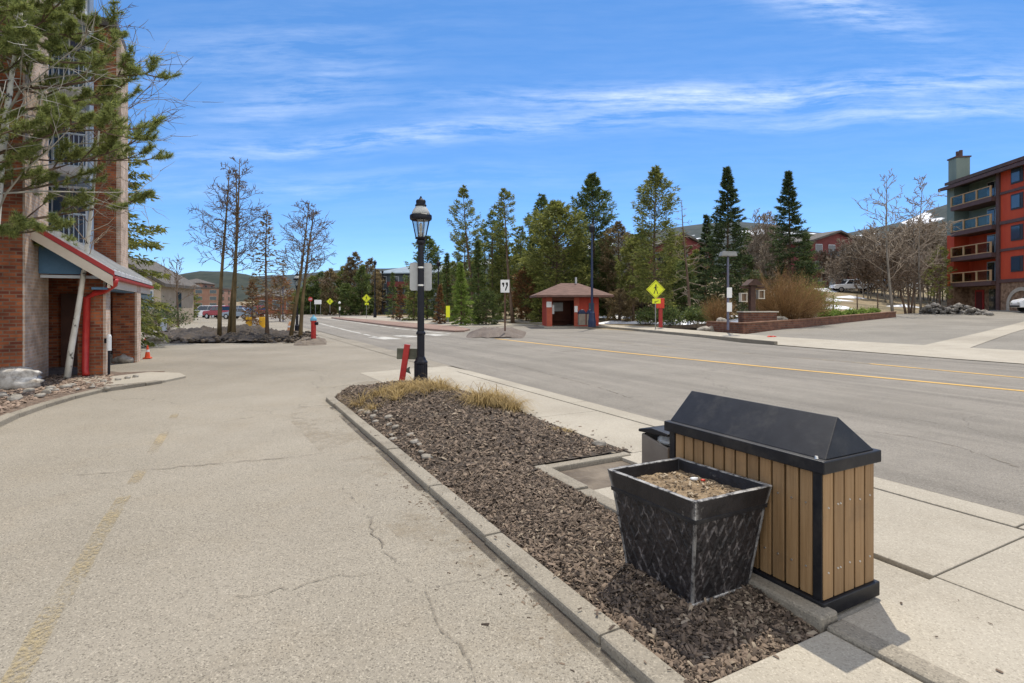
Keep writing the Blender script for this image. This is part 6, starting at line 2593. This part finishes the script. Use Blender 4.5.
# ------------------------------------------------------------------ vehicles
def vehicle(label, loc, rz, kind, paint, group='parked vehicles', cat='car'):
    root = thing({'pickup': 'pickup_truck', 'van': 'parked_van'}.get(kind, 'parked_car'), label, cat, loc, rz, group)
    prof = {
        'sedan': ([(-2.2, .35), (2.2, .35), (2.25, .62), (2.0, .82), (1.1, .92), (-1.5, .95), (-2.2, .92), (-2.25, .6)], [(1.15, .90), (.45, 1.42), (-.9, 1.45), (-1.75, .94)], 1.75),
        'suv': ([(-2.3, .4), (2.3, .4), (2.35, .75), (2.15, 1.0), (1.2, 1.08), (-2.2, 1.12), (-2.32, .8)], [(1.25, 1.06), (.6, 1.70), (-1.9, 1.74), (-2.2, 1.10)], 1.85),
        'pickup': ([(-2.75, .5), (2.65, .5), (2.7, .85), (2.55, 1.08), (1.3, 1.15), (-2.75, 1.18)], [(1.35, 1.13), (.75, 1.80), (-.75, 1.82), (-.95, 1.15)], 1.9),
        'van': ([(-2.6, .4), (2.5, .4), (2.55, .8), (2.4, 1.05), (1.75, 1.22), (-2.55, 1.25)], [(1.8, 1.18), (1.0, 1.95), (-2.3, 1.98), (-2.55, 1.22)], 1.95)}[kind]
    body, cab, w = prof
    mb = MB()
    mb.prism(body, -w / 2, w / 2)
    b = mb.build('body', paint, root, bevel=0.07)
    mb = MB()
    n = len(cab)
    zt = max(z for _, z in cab)
    vs = []
    for s in (-1, 1):
        for x, z in cab:
            k = 1.0 - 0.16 * (z - cab[0][1]) / (zt - cab[0][1])
            vs.append((x, s * w / 2 * k * 0.98, z))
    fs = [tuple(range(n)), tuple(range(2 * n - 1, n - 1, -1))] + [(i, i + n, (i + 1) % n + n, (i + 1) % n) for i in range(n)]
    mb.add(vs, fs)
    mb.build('cabin', paint, root, bevel=0.05)
    # glazing a little proud of the cabin
    z0, z1 = cab[0][1] + 0.06, zt - 0.09

    def xc(front, z):
        (a, za), (b_, zb) = (cab[0], cab[1]) if front else (cab[3], cab[2])
        t = (z - za) / (zb - za)
        return a + (b_ - a) * t

    def yk(z):
        return w / 2 * 0.98 * (1.0 - 0.16 * (z - cab[0][1]) / (zt - cab[0][1]))
    for s in (-1, 1):
        mb = MB()
        xf0, xf1, xr0, xr1 = xc(1, z0) - .12, xc(1, z1) - .10, xc(0, z0) + .14, xc(0, z1) + .12
        cuts = [0, .48, 1] if kind != 'pickup' else [0, .55, 1]
        for a, c in zip(cuts[:-1], cuts[1:]):
            xa0, xa1 = xr0 + (xf0 - xr0) * a + .03, xr1 + (xf1 - xr1) * a + .03
            xb0, xb1 = xr0 + (xf0 - xr0) * c - .03, xr1 + (xf1 - xr1) * c - .03
            mb.add([(xa0, s * (yk(z0) + .012), z0), (xb0, s * (yk(z0) + .012), z0), (xb1, s * (yk(z1) + .012), z1), (xa1, s * (yk(z1) + .012), z1),
                    (xa0, s * (yk(z0) - .03), z0), (xb0, s * (yk(z0) - .03), z0), (xb1, s * (yk(z1) - .03), z1), (xa1, s * (yk(z1) - .03), z1)],
                   [(0, 1, 2, 3), (4, 7, 6, 5), (0, 4, 5, 1), (1, 5, 6, 2), (2, 6, 7, 3), (3, 7, 4, 0)])
        mb.build('side_windows', M_GLASSD, root)
    for fr, nm in ((1, 'windscreen'), (0, 'rear_window')):
        mb = MB()
        o = 0.015 if fr else -0.015
        ya, yb = yk(z0) - .10, yk(z1) - .08
        mb.add([(xc(fr, z0) + o, -ya, z0), (xc(fr, z0) + o, ya, z0), (xc(fr, z1) + o, yb, z1), (xc(fr, z1) + o, -yb, z1),
                (xc(fr, z0) - o, -ya, z0), (xc(fr, z0) - o, ya, z0), (xc(fr, z1) - o, yb, z1), (xc(fr, z1) - o, -yb, z1)],
               [(0, 1, 2, 3), (4, 7, 6, 5), (0, 4, 5, 1), (1, 5, 6, 2), (2, 6, 7, 3), (3, 7, 4, 0)])
        mb.build(nm, M_GLASSD, root)
    L = body[1][0]
    r = 0.34 if kind == 'sedan' else 0.38
    for x in (L - 0.85, -L + 0.9):
        for s in (-1, 1):
            mb = MB()
            mb.tube([(x, s * (w / 2 - 0.20), r), (x, s * (w / 2 + 0.015), r)], r, 18)
            wh = mb.build('wheel', M_TYRE, root)
            mb = MB()
            mb.tube([(x, s * (w / 2 + 0.01), r), (x, s * (w / 2 + 0.03), r)], [r * 0.62, r * 0.55], 12)
            mb.build('rim', M_RIM, wh)
    for s in (-1, 1):
        mb = MB()
        mb.box((L + 0.0, s * (w / 2 - 0.28), body[2][1]), (0.14, 0.36, 0.18))
        mb.build('headlight', M_GLOBE, root, bevel=0.03)
        mb = MB()
        mb.box((-L - 0.0, s * (w / 2 - 0.2), body[2][1] + 0.15), (0.14, 0.2, 0.24))
        mb.build('tail_light', M_REDP, root)
    if kind == 'pickup':
        mb = MB()
        mb.box((-1.85, 0, 1.185), (1.7, 1.5, 0.02))
        mb.build('load_bed', M_TYRE, root)
    for xx, zz in ((L + 0.06, 0.52), (-L - 0.06, 0.55)):
        mb = MB()
        mb.box((xx, 0, zz), (0.1, w * 0.86, 0.16))
        mb.build('bumper', M_TYRE, root, bevel=0.03)
    return root


def paint(name, c, metal=0.0):
    return mat(name, c, 0.25, tuple(x * 0.93 for x in c), 2, spec=0.6, metal=metal)


P_WHITE, P_SILV = paint('white_car_paint', (0.70, 0.71, 0.72)), paint('silver_blue_paint', (0.26, 0.32, 0.40), 0.3)
P_RED, P_BLK, P_DGR = paint('dark_red_paint', (0.30, 0.015, 0.03)), paint('black_car_paint', (0.015, 0.016, 0.02)), paint('grey_car_paint', (0.15, 0.16, 0.17), 0.2)
vehicle('white van at the left of the parked row beyond the dirt mound', at(209, 84, 318.3), 2.9, 'van', P_WHITE, cat='van')
vehicle('dark red pickup truck parked beside the white van', at(222, 76, 318.8), 2.75, 'pickup', P_RED, cat='pickup')
vehicle('silver blue hatchback parked right of the red pickup', at(240, 70, 319.0), 2.9, 'sedan', P_SILV)
vehicle('dark grey car behind the row of parked cars, seen between the trunks', at(232, 92, 316), 2.9, 'suv', P_DGR)
vehicle('red car tucked behind the silver blue hatchback', at(250, 84, 317), 2.9, 'suv', P_RED)
vehicle('white car partly hidden behind the dark shrub at far left', at(187, 96, 316), 2.8, 'sedan', P_WHITE)
c = at(852, 78)
vehicle('white pickup truck parked on the dry grass slope', c, 3.0, 'pickup', P_WHITE, cat='pickup')
vehicle('grey car parked just right of the white pickup on the slope', at(875, 84), 2.5, 'sedan', P_SILV)
vehicle('dark car at the right end of the row on the slope', at(890, 86), 2.7, 'suv', P_DGR)
vehicle('white car half hidden by the trunk of the bare tree on the slope', at(905, 88), 2.7, 'suv', P_WHITE)
vehicle('dark car seen beyond the hut and its trees', at(633, 62), 2.8, 'sedan', P_BLK)
c = at(1052, 47.5)
vehicle('white van with its front showing at the right edge by the stone arch', (c.x, c.y, c.z + 0.10), 2.75, 'van', P_WHITE, cat='van')

# thin fence posts along the slope
for k, (px, hh) in enumerate(((821, 2.1), (833, 2.0), (857, 2.0), (877.5, 2.1))):
    c = at(px, 50.5 + k * 0.8)
    mb = MB()
    mb.tube([(0, 0, -0.3), (0.03, 0, hh * 0.5), (0, 0, hh)], [0.07, 0.055, 0.05], 7)
    o = mb.build('fence_post', M_BARK, None, loc=(c.x, c.y, c.z))
    tag(o, 'thin dark post standing behind the low brick wall in front of the dry slope', 'post', 'thin posts behind the brick wall')

# ------------------------------------------------------------------ trees
def px_h(top, y, zb):
    return HC + (HZ - top) * y / F - zb


def ct(px, top, y, wpx, seed, nmat, label, base=None, **k):
    b = at(px, y)
    b.z = T(b.x, b.y) - 0.05
    h = px_h(top, y, b.z)
    k['leaf'] = k.get('leaf', 0.42) * 0.74
    k['nl'] = int(k.get('nl', 46) * 1.55)
    return conifer('conifer_tree', label, b, h, wpx * y / F / 2, seed, nmat, **k)


# behind the hut and along the far pavement
ct(474, 186, 60, 38, 1, M_NEEDO, 'tall gappy pine at the left end of the conifer row, its top leaning left', shape='pine', c0=0.25, nb=95, nl=60, gapy=0.22, leaf=0.42, lean=(-1.2, 0))
ct(493, 205, 66, 34, 2, M_NEED, 'slim dark pine just right of the tall gappy pine', shape='pine', c0=0.1, nb=100, nl=60, gapy=0.12, leaf=0.42)
ct(478, 240, 57, 34, 31, M_NEED, 'dark lower conifer under the tall gappy pine', shape='spruce', c0=0.03, nb=90, nl=60)
ct(513, 189, 56, 32, 3, M_NEEDO, 'thin pine with a long bare reddish trunk behind the white square sign', shape='pine', c0=0.55, nb=56, nl=54, gapy=0.15, lean=(-1.1, 0), leaf=0.4)
ct(505, 245, 64, 36, 32, M_NEEDO, 'bushy olive conifer behind the white square sign', shape='pine', c0=0.03, nb=100, nl=56)
ct(541, 194, 62, 44, 4, M_NEED, 'dark rough topped pine left of the broad dense conifer', shape='pine', c0=0.12, nb=120, nl=66, leaf=0.45)
ct(556, 202, 56, 76, 5, M_NEEDO, 'broad dense olive conifer rising behind the hut', shape='pine', c0=0.06, nb=200, nl=86, leaf=0.5)
ct(593, 173, 60, 54, 6, M_NEED, 'tallest dark conifer straight behind the blue pole', shape='pine', c0=0.06, nb=190, nl=78, leaf=0.48)
ct(619, 222, 56, 44, 7, M_NEEDT, 'brownish thinning conifer right of the hut', shape='pine', c0=0.1, nb=110, nl=50, leaf=0.42)
ct(633, 238, 52, 38, 8, M_NEEDO, 'sparse olive pine between the hut and the tall open pine', shape='pine', c0=0.3, nb=80, nl=48)
ct(655, 167, 48, 58, 9, M_NEEDO, 'tall open crowned pine behind the yellow crossing sign', shape='pine', c0=0.12, nb=150, nl=62, gapy=0.10, leaf=0.42)
ct(706, 214, 54, 44, 10, M_NEEDB, 'slim dark spruce left of the tallest spruce', shape='spruce', c0=0.04, nb=110, nl=62)
ct(727, 166, 50, 80, 11, M_NEEDB, 'tall pointed dark spruce behind the broad lamp head', shape='spruce', c0=0.03, nb=200, nl=84, leaf=0.42)
ct(789, 170, 56, 76, 12, M_NEEDB, 'pointed dark spruce above the large golden shrub', shape='spruce', c0=0.05, nb=190, nl=80, leaf=0.42)
ct(461, 262, 50, 34, 13, M_NEEDL, 'light green young spruce beside the yellow marker panel', shape='spruce', c0=0.02, nb=100, nl=60, leaf=0.35)
ct(447, 252, 62, 26, 14, M_NEED, 'small dark spruce left of the light green young spruce', shape='spruce', c0=0.03, nb=80, nl=50)
ct(440, 282, 54, 18, 15, M_NEEDR, 'small rusty orange conifer right of the lamp post panel', shape='spruce', c0=0.03, nb=60, nl=36, leaf=0.3)
ct(427, 236, 72, 44, 16, M_NEED, 'dense dark pine directly behind the lamp post', shape='pine', c0=0.05, nb=130, nl=60, leaf=0.5)
ct(414, 268, 66, 30, 17, M_NEEDO, 'small olive conifer below the left side of the lamp panel', shape='spruce', c0=0.03, nb=70, nl=44)
ct(400, 283, 70, 18, 18, M_NEEDR, 'small rusty yellow conifer left of the lamp post panel', shape='spruce', c0=0.03, nb=50, nl=36, leaf=0.35)
ct(393, 272, 84, 20, 19, M_NEED, 'slim dark conifer in front of the blue grey apartments', shape='spruce', c0=0.03, nb=60, nl=40)
ct(526, 268, 58, 34, 20, M_NEEDR, 'rusty brown conifer between the white square sign and the hut', shape='pine', c0=0.08, nb=80, nl=40)
ct(540, 285, 54, 24, 33, M_NEEDO, 'low olive conifer at the left corner of the hut', shape='spruce', c0=0.03, nb=70, nl=44)
ct(572, 250, 68, 60, 34, M_NEED, 'dark conifer filling the gap behind the hut roof', shape='pine', c0=0.04, nb=150, nl=66, leaf=0.5)
ct(643, 262, 60, 40, 35, M_NEEDT, 'tan conifer left of the tall open pine trunk', shape='pine', c0=0.05, nb=90, nl=46)
ct(668, 258, 56, 44, 36, M_NEED, 'low dark conifer right of the tall open pine', shape='pine', c0=0.05, nb=100, nl=50)
ct(806, 232, 60, 40, 37, M_NEED, 'short dark conifer right of the spruce above the golden shrub', shape='spruce', c0=0.04, nb=110, nl=56)
ct(486, 292, 52, 36, 38, M_NEED, 'low dark shrubby conifer left of the white square sign', shape='pine', c0=0.02, nb=80, nl=40, leaf=0.35)
ct(620, 290, 50, 30, 39, M_NEEDT, 'small tan conifer at the right corner of the hut', shape='pine', c0=0.05, nb=60, nl=40, leaf=0.35)

for k, (px, top, y, w, m) in enumerate(((464, 232, 68, 28, M_NEED), (484, 224, 70, 26, M_NEEDO), (500, 214, 72, 26, M_NEED), (521, 226, 68, 28, M_NEEDO), (531, 240, 62, 26, M_NEED), (603, 232, 66, 34, M_NEEDO),
                                        (608, 252, 58, 30, M_NEED), (640, 228, 66, 30, M_NEED), (672, 232, 64, 30, M_NEEDO), (684, 262, 58, 30, M_NEED), (696, 250, 62, 28, M_NEEDO), (742, 250, 60, 30, M_NEED))):
    ct(px, top, y, w, 400 + k, m, '%s slim conifer filling a gap of the row near the hut' % ('dark green', 'olive green')[m is M_NEEDO], shape='pine', c0=0.08, nb=90, nl=44, group='slim conifers in the gaps, %s' % ('dark', 'olive')[m is M_NEEDO])
# dead snag
b = at(690, 46)
bare_tree('dead_tree', 'dead snag with a thin spire and a few short branches left of the spruces', (b.x, b.y, b.z), px_h(192, 46, b.z), 41, M_BARK, M_TWIGG, stems=((0, 0, -0.5, 0),), r0=0.14, spread=0.13, c0=0.2,
          nlimb=34, depth=1, ang=1.5, up=-0.1, kids=(3, 3))

# far wood: left of the apartments
rnd = random.Random(5)
fw = [(306, 286, M_NEED), (313, 276, M_NEEDO), (321, 272, M_NEED), (330, 269, M_NEEDT), (336, 274, M_NEED), (343, 266, M_NEEDO), (350, 257, M_NEEDT), (356, 252, M_NEEDT), (362, 266, M_NEED),
      (370, 258, M_NEEDT), (377, 270, M_NEEDT), (299, 290, M_NEEDO), (326, 288, M_NEED), (346, 284, M_NEED), (366, 280, M_NEED), (384, 276, M_NEEDO)]
kinds = {M_NEED.name: ('dark green', 0), M_NEEDO.name: ('olive green', 1), M_NEEDT.name: ('tan brown', 2)}
for k, (px, top, m) in enumerate(fw):
    nm = kinds[m.name][0]
    ct(px, top, 112 + rnd.uniform(-9, 9), rnd.uniform(17, 24), 100 + k, m, '%s tree in the far wood behind the far yellow crossing signs' % nm, shape='pine', c0=0.04, nb=75, nl=34, leaf=0.75,
       group='trees in the far wood, %s' % nm)
for k, px in enumerate((420, 452, 470, 500, 520, 600, 680)):
    ct(px, (268, 262, 258, 250, 246, 240, 246)[k], 92 + 3 * (k % 3), 30, 140 + k, (M_NEED, M_NEEDO)[k % 2], '%s conifer standing deep behind the front conifer row' % ('dark green', 'olive green')[k % 2], shape='pine', c0=0.03, nb=80, nl=36, leaf=0.7,
       group='deep conifers behind the front row, %s' % ('dark', 'olive')[k % 2])

# left middle: three bare trunks, dead spruce, leaning pair
b = gp(226, 333.5, 0.25)
bare_tree('bare_tree', 'three tall thin bare trunks growing together on the dirt mound', (b.x, b.y, 0.15), px_h(153, b.y, 0.15), 51, M_OLIVEBARK, M_TWIG,
          stems=((-0.35, 0, 0.45, 0), (0.05, 0.2, 0.5, 0), (0.40, 0, 0.0, 0)), r0=0.115, spread=0.17, c0=0.38, nlimb=26, depth=2, ang=1.15, up=0.06, kids=(6, 5, 4))
b = gp(266.5, 334, 0.2)
conifer('conifer_tree', 'small half dead spruce with thin bare lower whorls between the two bare tree groups', (b.x, b.y, 0.1), px_h(209, b.y, 0.1), 1.75, 52, M_NEEDT, bark=M_BARK, c0=0.18, shape='spruce', nb=90, nl=11, droop=0.2, leaf=0.26)
b = gp(293, 335.5, 0.1)
bare_tree('bare_tree', 'pair of leaning bare trunks with a wide twiggy crown beside the dark lamp post', (b.x, b.y, 0.0), px_h(196, b.y, 0.0), 53, M_OLIVEBARK, M_TWIG,
          stems=((-0.15, 0, 1.0, 0), (0.35, 0.1, 0.75, 0)), r0=0.115, spread=0.215, c0=0.40, nlimb=26, depth=2, ang=1.05, up=0.07, kids=(6, 5, 4))
b = at(178, 46)
bare_tree('bare_tree', 'small bare sapling in front of the beige house', (b.x, b.y, -0.1), px_h(262, 46, -0.1), 54, M_BARK, M_TWIG, r0=0.10, spread=0.42, c0=0.3, nlimb=12, depth=2, ang=0.6, up=0.25, kids=(4, 3, 3))
ct(252, 279, 40, 34, 55, M_NEEDR, 'low rusty orange conifer beside the half dead spruce', shape='spruce', c0=0.1, nb=60, nl=20, leaf=0.3)
ct(280, 276, 62, 36, 56, M_NEEDR, 'rusty conifer seen between the half dead spruce and the leaning pair', shape='pine', c0=0.1, nb=60, nl=26, leaf=0.4)
ct(190, 291, 70, 18, 57, M_NEEDO, 'small olive tree in front of the reddish tower blocks', shape='pine', c0=0.05, nb=50, nl=30, leaf=0.4)
b = at(160, 40, 330)
bush('shrub', 'dark leafless shrub mass beside the brick porch in front of the beige house', (b.x, b.y, -0.1), 3.2, 2.0, 58, M_TWIG, n=120, depth=1, leaf=(M_NEEDB, 3, 0.15, 0.16), twr=0.014)
root = thing('utility_box', 'small pale blue grey utility box under the dark shrub', 'utility box', gp(163.5, 331), 0.2)
mb = MB()
mb.box((0, 0, 0.42), (0.33, 0.3, 0.85))
mb.build('cabinet', mat('pale_blue_grey_metal', (0.36, 0.40, 0.46), 0.5, (0.42, 0.46, 0.52), 3), root, bevel=0.02)
mb = MB()
mb.box((0, 0, 0.875), (0.38, 0.35, 0.05))
mb.build('lid', MATS['pale_blue_grey_metal'], root, bevel=0.01)
shoebox('thin dark parking light with a small head above the leaning bare pair', at(283, 62), 6.4, 0.7, 0.1)

# right: aspens and brown thickets
for k, (px, y, top, r0, lab) in enumerate(((893, 50, 166, 0.13, 'tall bare grey tree at the end of the low brick wall'), (921, 53, 172, 0.10, 'tall pale bare aspen rising from the rubble heap'),
                                           (914, 55, 196, 0.09, 'thinner bare aspen just left of the tall pale aspen'))):
    b = at(px, y)
    bare_tree('bare_tree', lab, (b.x, b.y, b.z), px_h(top, y, b.z), 60 + k, M_GREYBARK, M_TWIGG, stems=((0, 0, -0.7 if k == 0 else 0.1, 0),), r0=r0, spread=0.22, c0=0.25, nlimb=24, depth=2, ang=0.85, up=0.12, kids=(5, 4, 3))
b = at(906, 54)
bare_tree('bare_tree', 'dark forked leaning stems of a low tree on the rubble heap', (b.x, b.y, b.z), 4.6, 64, M_BARK, M_TWIG, stems=((0, 0, -0.9, 0), (0.3, 0, -0.4, 0), (0.5, 0, 0.3, 0)), r0=0.11, spread=0.45, c0=0.3, nlimb=12, depth=2, ang=1.0, up=0.0)
th = [(826, 250, 84, M_TWIG), (838, 256, 80, M_TWIGG), (850, 240, 82, M_TWIGG), (862, 232, 80, M_TWIGG), (872, 226, 78, M_TWIGG), (882, 236, 74, M_TWIGG), (898, 224, 72, M_TWIGG), (908, 228, 76, M_TWIG),
      (918, 222, 72, M_TWIGG), (928, 220, 70, M_TWIGG), (938, 218, 74, M_TWIGG), (947, 236, 70, M_TWIGG), (846, 246, 90, M_TWIG), (934, 252, 66, M_TWIGG), (890, 248, 66, M_TWIG), (868, 254, 70, M_TWIG)]
for k, (px, top, y, m) in enumerate(th):
    b = at(px, y)
    bare_tree('bare_tree', '%s leafless tree in the brown thicket on the slope left of the red block' % ('darker brown', 'greyish')[m is M_TWIGG], (b.x, b.y, b.z), px_h(top, y, b.z), 70 + k, M_GREYBARK, m, stems=((0, 0, 0.2, 0), (0.5, 0.3, 0.8, 0), (-.4, .2, -.7, 0)), r0=0.08, spread=0.34,
              c0=0.12, nlimb=24, depth=2, ang=0.75, up=0.2, group='leafless trees in the thicket, %s' % ('brown', 'grey')[m is M_TWIGG], kids=(6, 5, 4))
for k, (px, top, y) in enumerate(((748, 225, 60), (757, 206, 61), (765, 212, 62), (773, 228, 60), (765, 240, 57))):
    b = at(px, y)
    bare_tree('bare_tree', 'pale leafless tree in the dense clump between the two pointed spruces', (b.x, b.y, b.z), px_h(top, y, b.z), 90 + k, M_GREYBARK, M_TWIGG, stems=((0, 0, 0.1, 0), (0.4, 0.3, 0.5, 0)), r0=0.09, spread=0.26,
              c0=0.08, nlimb=30, depth=2, ang=0.6, up=0.3, group='leafless trees between the spruces', kids=(6, 5, 4))
ct(940, 246, 62, 26, 98, M_NEEDO, 'sparse olive conifer at the left edge of the red apartment block', shape='pine', c0=0.2, nb=60, nl=18)
b = at(786, 38.5)
bush('shrub', 'large golden brown leafless shrub above the low brick wall', (b.x, b.y, b.z + 0.35), 4.6, 3.3, 111, M_TWIGO, n=360, depth=2, twr=0.016)
b = at(809, 41)
bush('shrub', 'smaller golden brown shrub at the right end of the large golden shrub', (b.x, b.y, b.z + 0.35), 2.6, 2.3, 112, M_TWIGO, n=140, depth=2, leaf=(M_NEEDL, 1, 0.1, 0.12), twr=0.010)
b = at(718, 37.5)
bush('shrub', 'small golden brown shrub left of the light pole with notices', (b.x, b.y, b.z + 0.2), 1.7, 1.9, 113, M_TWIGO, n=130, depth=2, twr=0.009)
for k, px in enumerate((826, 838, 850, 862, 873)):
    b = at(px, 43.5 + k * 1.0)
    bush('shrub', 'low green groundcover shrub in the row just behind the brick wall', (b.x, b.y, b.z + 0.42), 1.2, 0.36, 120 + k, M_TWIG, n=40, depth=1, leaf=(M_NEEDL, 5, 0.10, 0.14), group='low green shrubs behind the brick wall', twr=0.006)
for k, (px, y, w) in enumerate(((672, 42, 1.6), (648, 46, 1.8), (697, 42, 1.3))):
    b = at(px, y)
    bush('shrub', ('low dark shrub right of the red box', 'low dark shrub left of the crossing sign', 'low dark shrub beneath the dead snag')[k], (b.x, b.y, b.z), w, 1.3, 130 + k, M_TWIG, n=60, depth=1, leaf=(M_NEED, 4, 0.15, 0.2), twr=0.009)

# near left: spruce behind the porch, bare tree, aspens, big pine in front
b = uv(-4.4, 27.5, -0.1)
conifer('conifer_tree', 'dark spruce behind the brick tower with drooping boughs reaching past the porch', b, 13.5, 3.3, 201, M_NEEDO, c0=0.05, shape='spruce', nb=150, nl=150, droop=0.32, leaf=0.26)
b = uv(-4.7, 24.9, -0.1)
bare_tree('bare_tree', 'bare twiggy tree rising past the brick tower against the sky', b, 12.6, 202, M_GREYBARK, M_TWIG, stems=((0, 0, 0.5, 0),), r0=0.13, spread=0.30, c0=0.35, nlimb=26, depth=2, ang=0.75, up=0.2, kids=(6, 5, 4))
b = gp(66, 377.5, 0.0)
bare_tree('aspen', 'slender white barked aspen standing in front of the red downpipe', (b.x, b.y, -0.02), 7.2, 203, M_ASPEN, M_TWIGG, stems=((0, 0, 0.75, 0.1),), r0=0.068, spread=0.16, c0=0.42, nlimb=20, depth=2, ang=0.9, up=0.1, kids=(4, 3, 3))
b = at(-22, 11.2)
bare_tree('aspen', 'white barked aspen at the left edge with pale bare branches spreading overhead', (b.x, b.y, -0.02), 8.8, 204, M_ASPEN, mat('pale_grey_branch', (0.27, 0.25, 0.21), 0.85, (0.46, 0.44, 0.38), 4), stems=((0, 0, 1.1, 0.0),), r0=0.12, spread=0.38, c0=0.42, nlimb=30, depth=2, ang=1.05, up=-0.02, kids=(5, 4, 3))


def near_pine():
    """long needled pine: whorled limbs carrying tufts of real needles"""
    rs = np.random.RandomState(31)
    rnd = random.Random(31)
    base = Vector((-10.9, 10.9, -0.1))
    root = thing('pine_tree', 'large long needled pine at the left whose boughs hang in front of the brick building', 'tree', base)
    mb = MB()
    H = 11.0
    mb.tube([(0.12 * math.sin(k), 0.1 * math.cos(k * 1.3), H * k / 9 - (0.2 if k == 0 else 0)) for k in range(10)], [0.17 * (1 - 0.85 * k / 9) for k in range(10)], 10)
    mb.build('trunk', M_BARK, root, smooth=True)
    br = MB()
    tufts = []

    def limb(p, d, L, r, lev):
        n = 6
        pts, q, dd = [p], p.copy(), d.normalized()
        for k in range(n):
            dd = (dd + Vector((rnd.gauss(0, .10), rnd.gauss(0, .10), rnd.gauss(0.02, .06) + (0.05 if lev else 0)))).normalized()
            q = q + dd * L / n
            pts.append(q.copy())
        br.tube(pts, [r * (1 - 0.85 * k / n) for k in range(n + 1)], 5 if lev == 0 else 3, cap=False)
        for k in range(1, n + 1):
            t = k / n
            if lev < 2 and t > 0.3:
                for s in (-1, 1):
                    if rnd.random() < 0.80:
                        ax = (pts[k] - pts[k - 1]).normalized()
                        lat = ax.cross(UP).normalized() * s
                        nd = (ax * 0.6 + lat * rnd.uniform(0.4, 1.1) + UP * rnd.uniform(-0.35, 0.6)).normalized()
                        limb(pts[k], nd, L * (0.40 if lev == 0 else 0.34) * rnd.uniform(0.5, 1.15) * (1.15 - 0.5 * t), r * 0.45, lev + 1)
            if (lev == 2 and k in (3, 6)) or (lev == 1 and t > 0.8) or (lev == 0 and t > 0.85):
                tufts.append((pts[k], (pts[k] - pts[k - 1]).normalized()))
    z = 3.35
    i = 0
    while z < 9.8:
        for k in range(4):
            az = i * 2.39996
            i += 1
            s = (z - 3.35) / 6.5
            L = 3.35 * (0.72 + 0.28 * math.sin(math.pi * min(1, s * 0.9 + .2))) * (1 - 0.55 * s ** 2) * rnd.uniform(0.75, 1.08)
            # boughs that would leave the view on the far side are still there, a little shorter
            d = Vector((math.cos(az), math.sin(az), rnd.uniform(-0.22, 0.50)))
            limb(Vector((0, 0, z + rnd.uniform(-.15, .15))), d, L, 0.045, 0)
        z += 0.38
    P, D = [], []
    for p, d in tufts:
        k = 56
        f = rs.rand(k)[:, None]
        b = np.array(p)[None] - np.array(d)[None] * 0.15 * f
        dd = np.array(d)[None] * 0.40 + rs.normal(0, 0.62, (k, 3))
        dd[:, 2] += 0.12
        dd /= np.linalg.norm(dd, axis=1)[:, None]
        P.append(b)
        D.append(dd)
    P, D = np.concatenate(P), np.concatenate(D)
    n = len(P)
    print('pine needles', n, 'tufts', len(tufts))
    V = leaf_tris(P, D, 0.115 * rs.uniform(.7, 1.15, n), 0.0055 * rs.uniform(.8, 1.3, n), rs)
    npmesh('crown', V, np.arange(len(V)).reshape(-1, 3), mat('pine_needles', (0.075, 0.105, 0.028), 0.7, (0.38, 0.42, 0.13), island=True, lo=0, hi=1, transl=0.42), root)
    br.build('boughs', M_BARK, root, fixn=False)


near_pine()
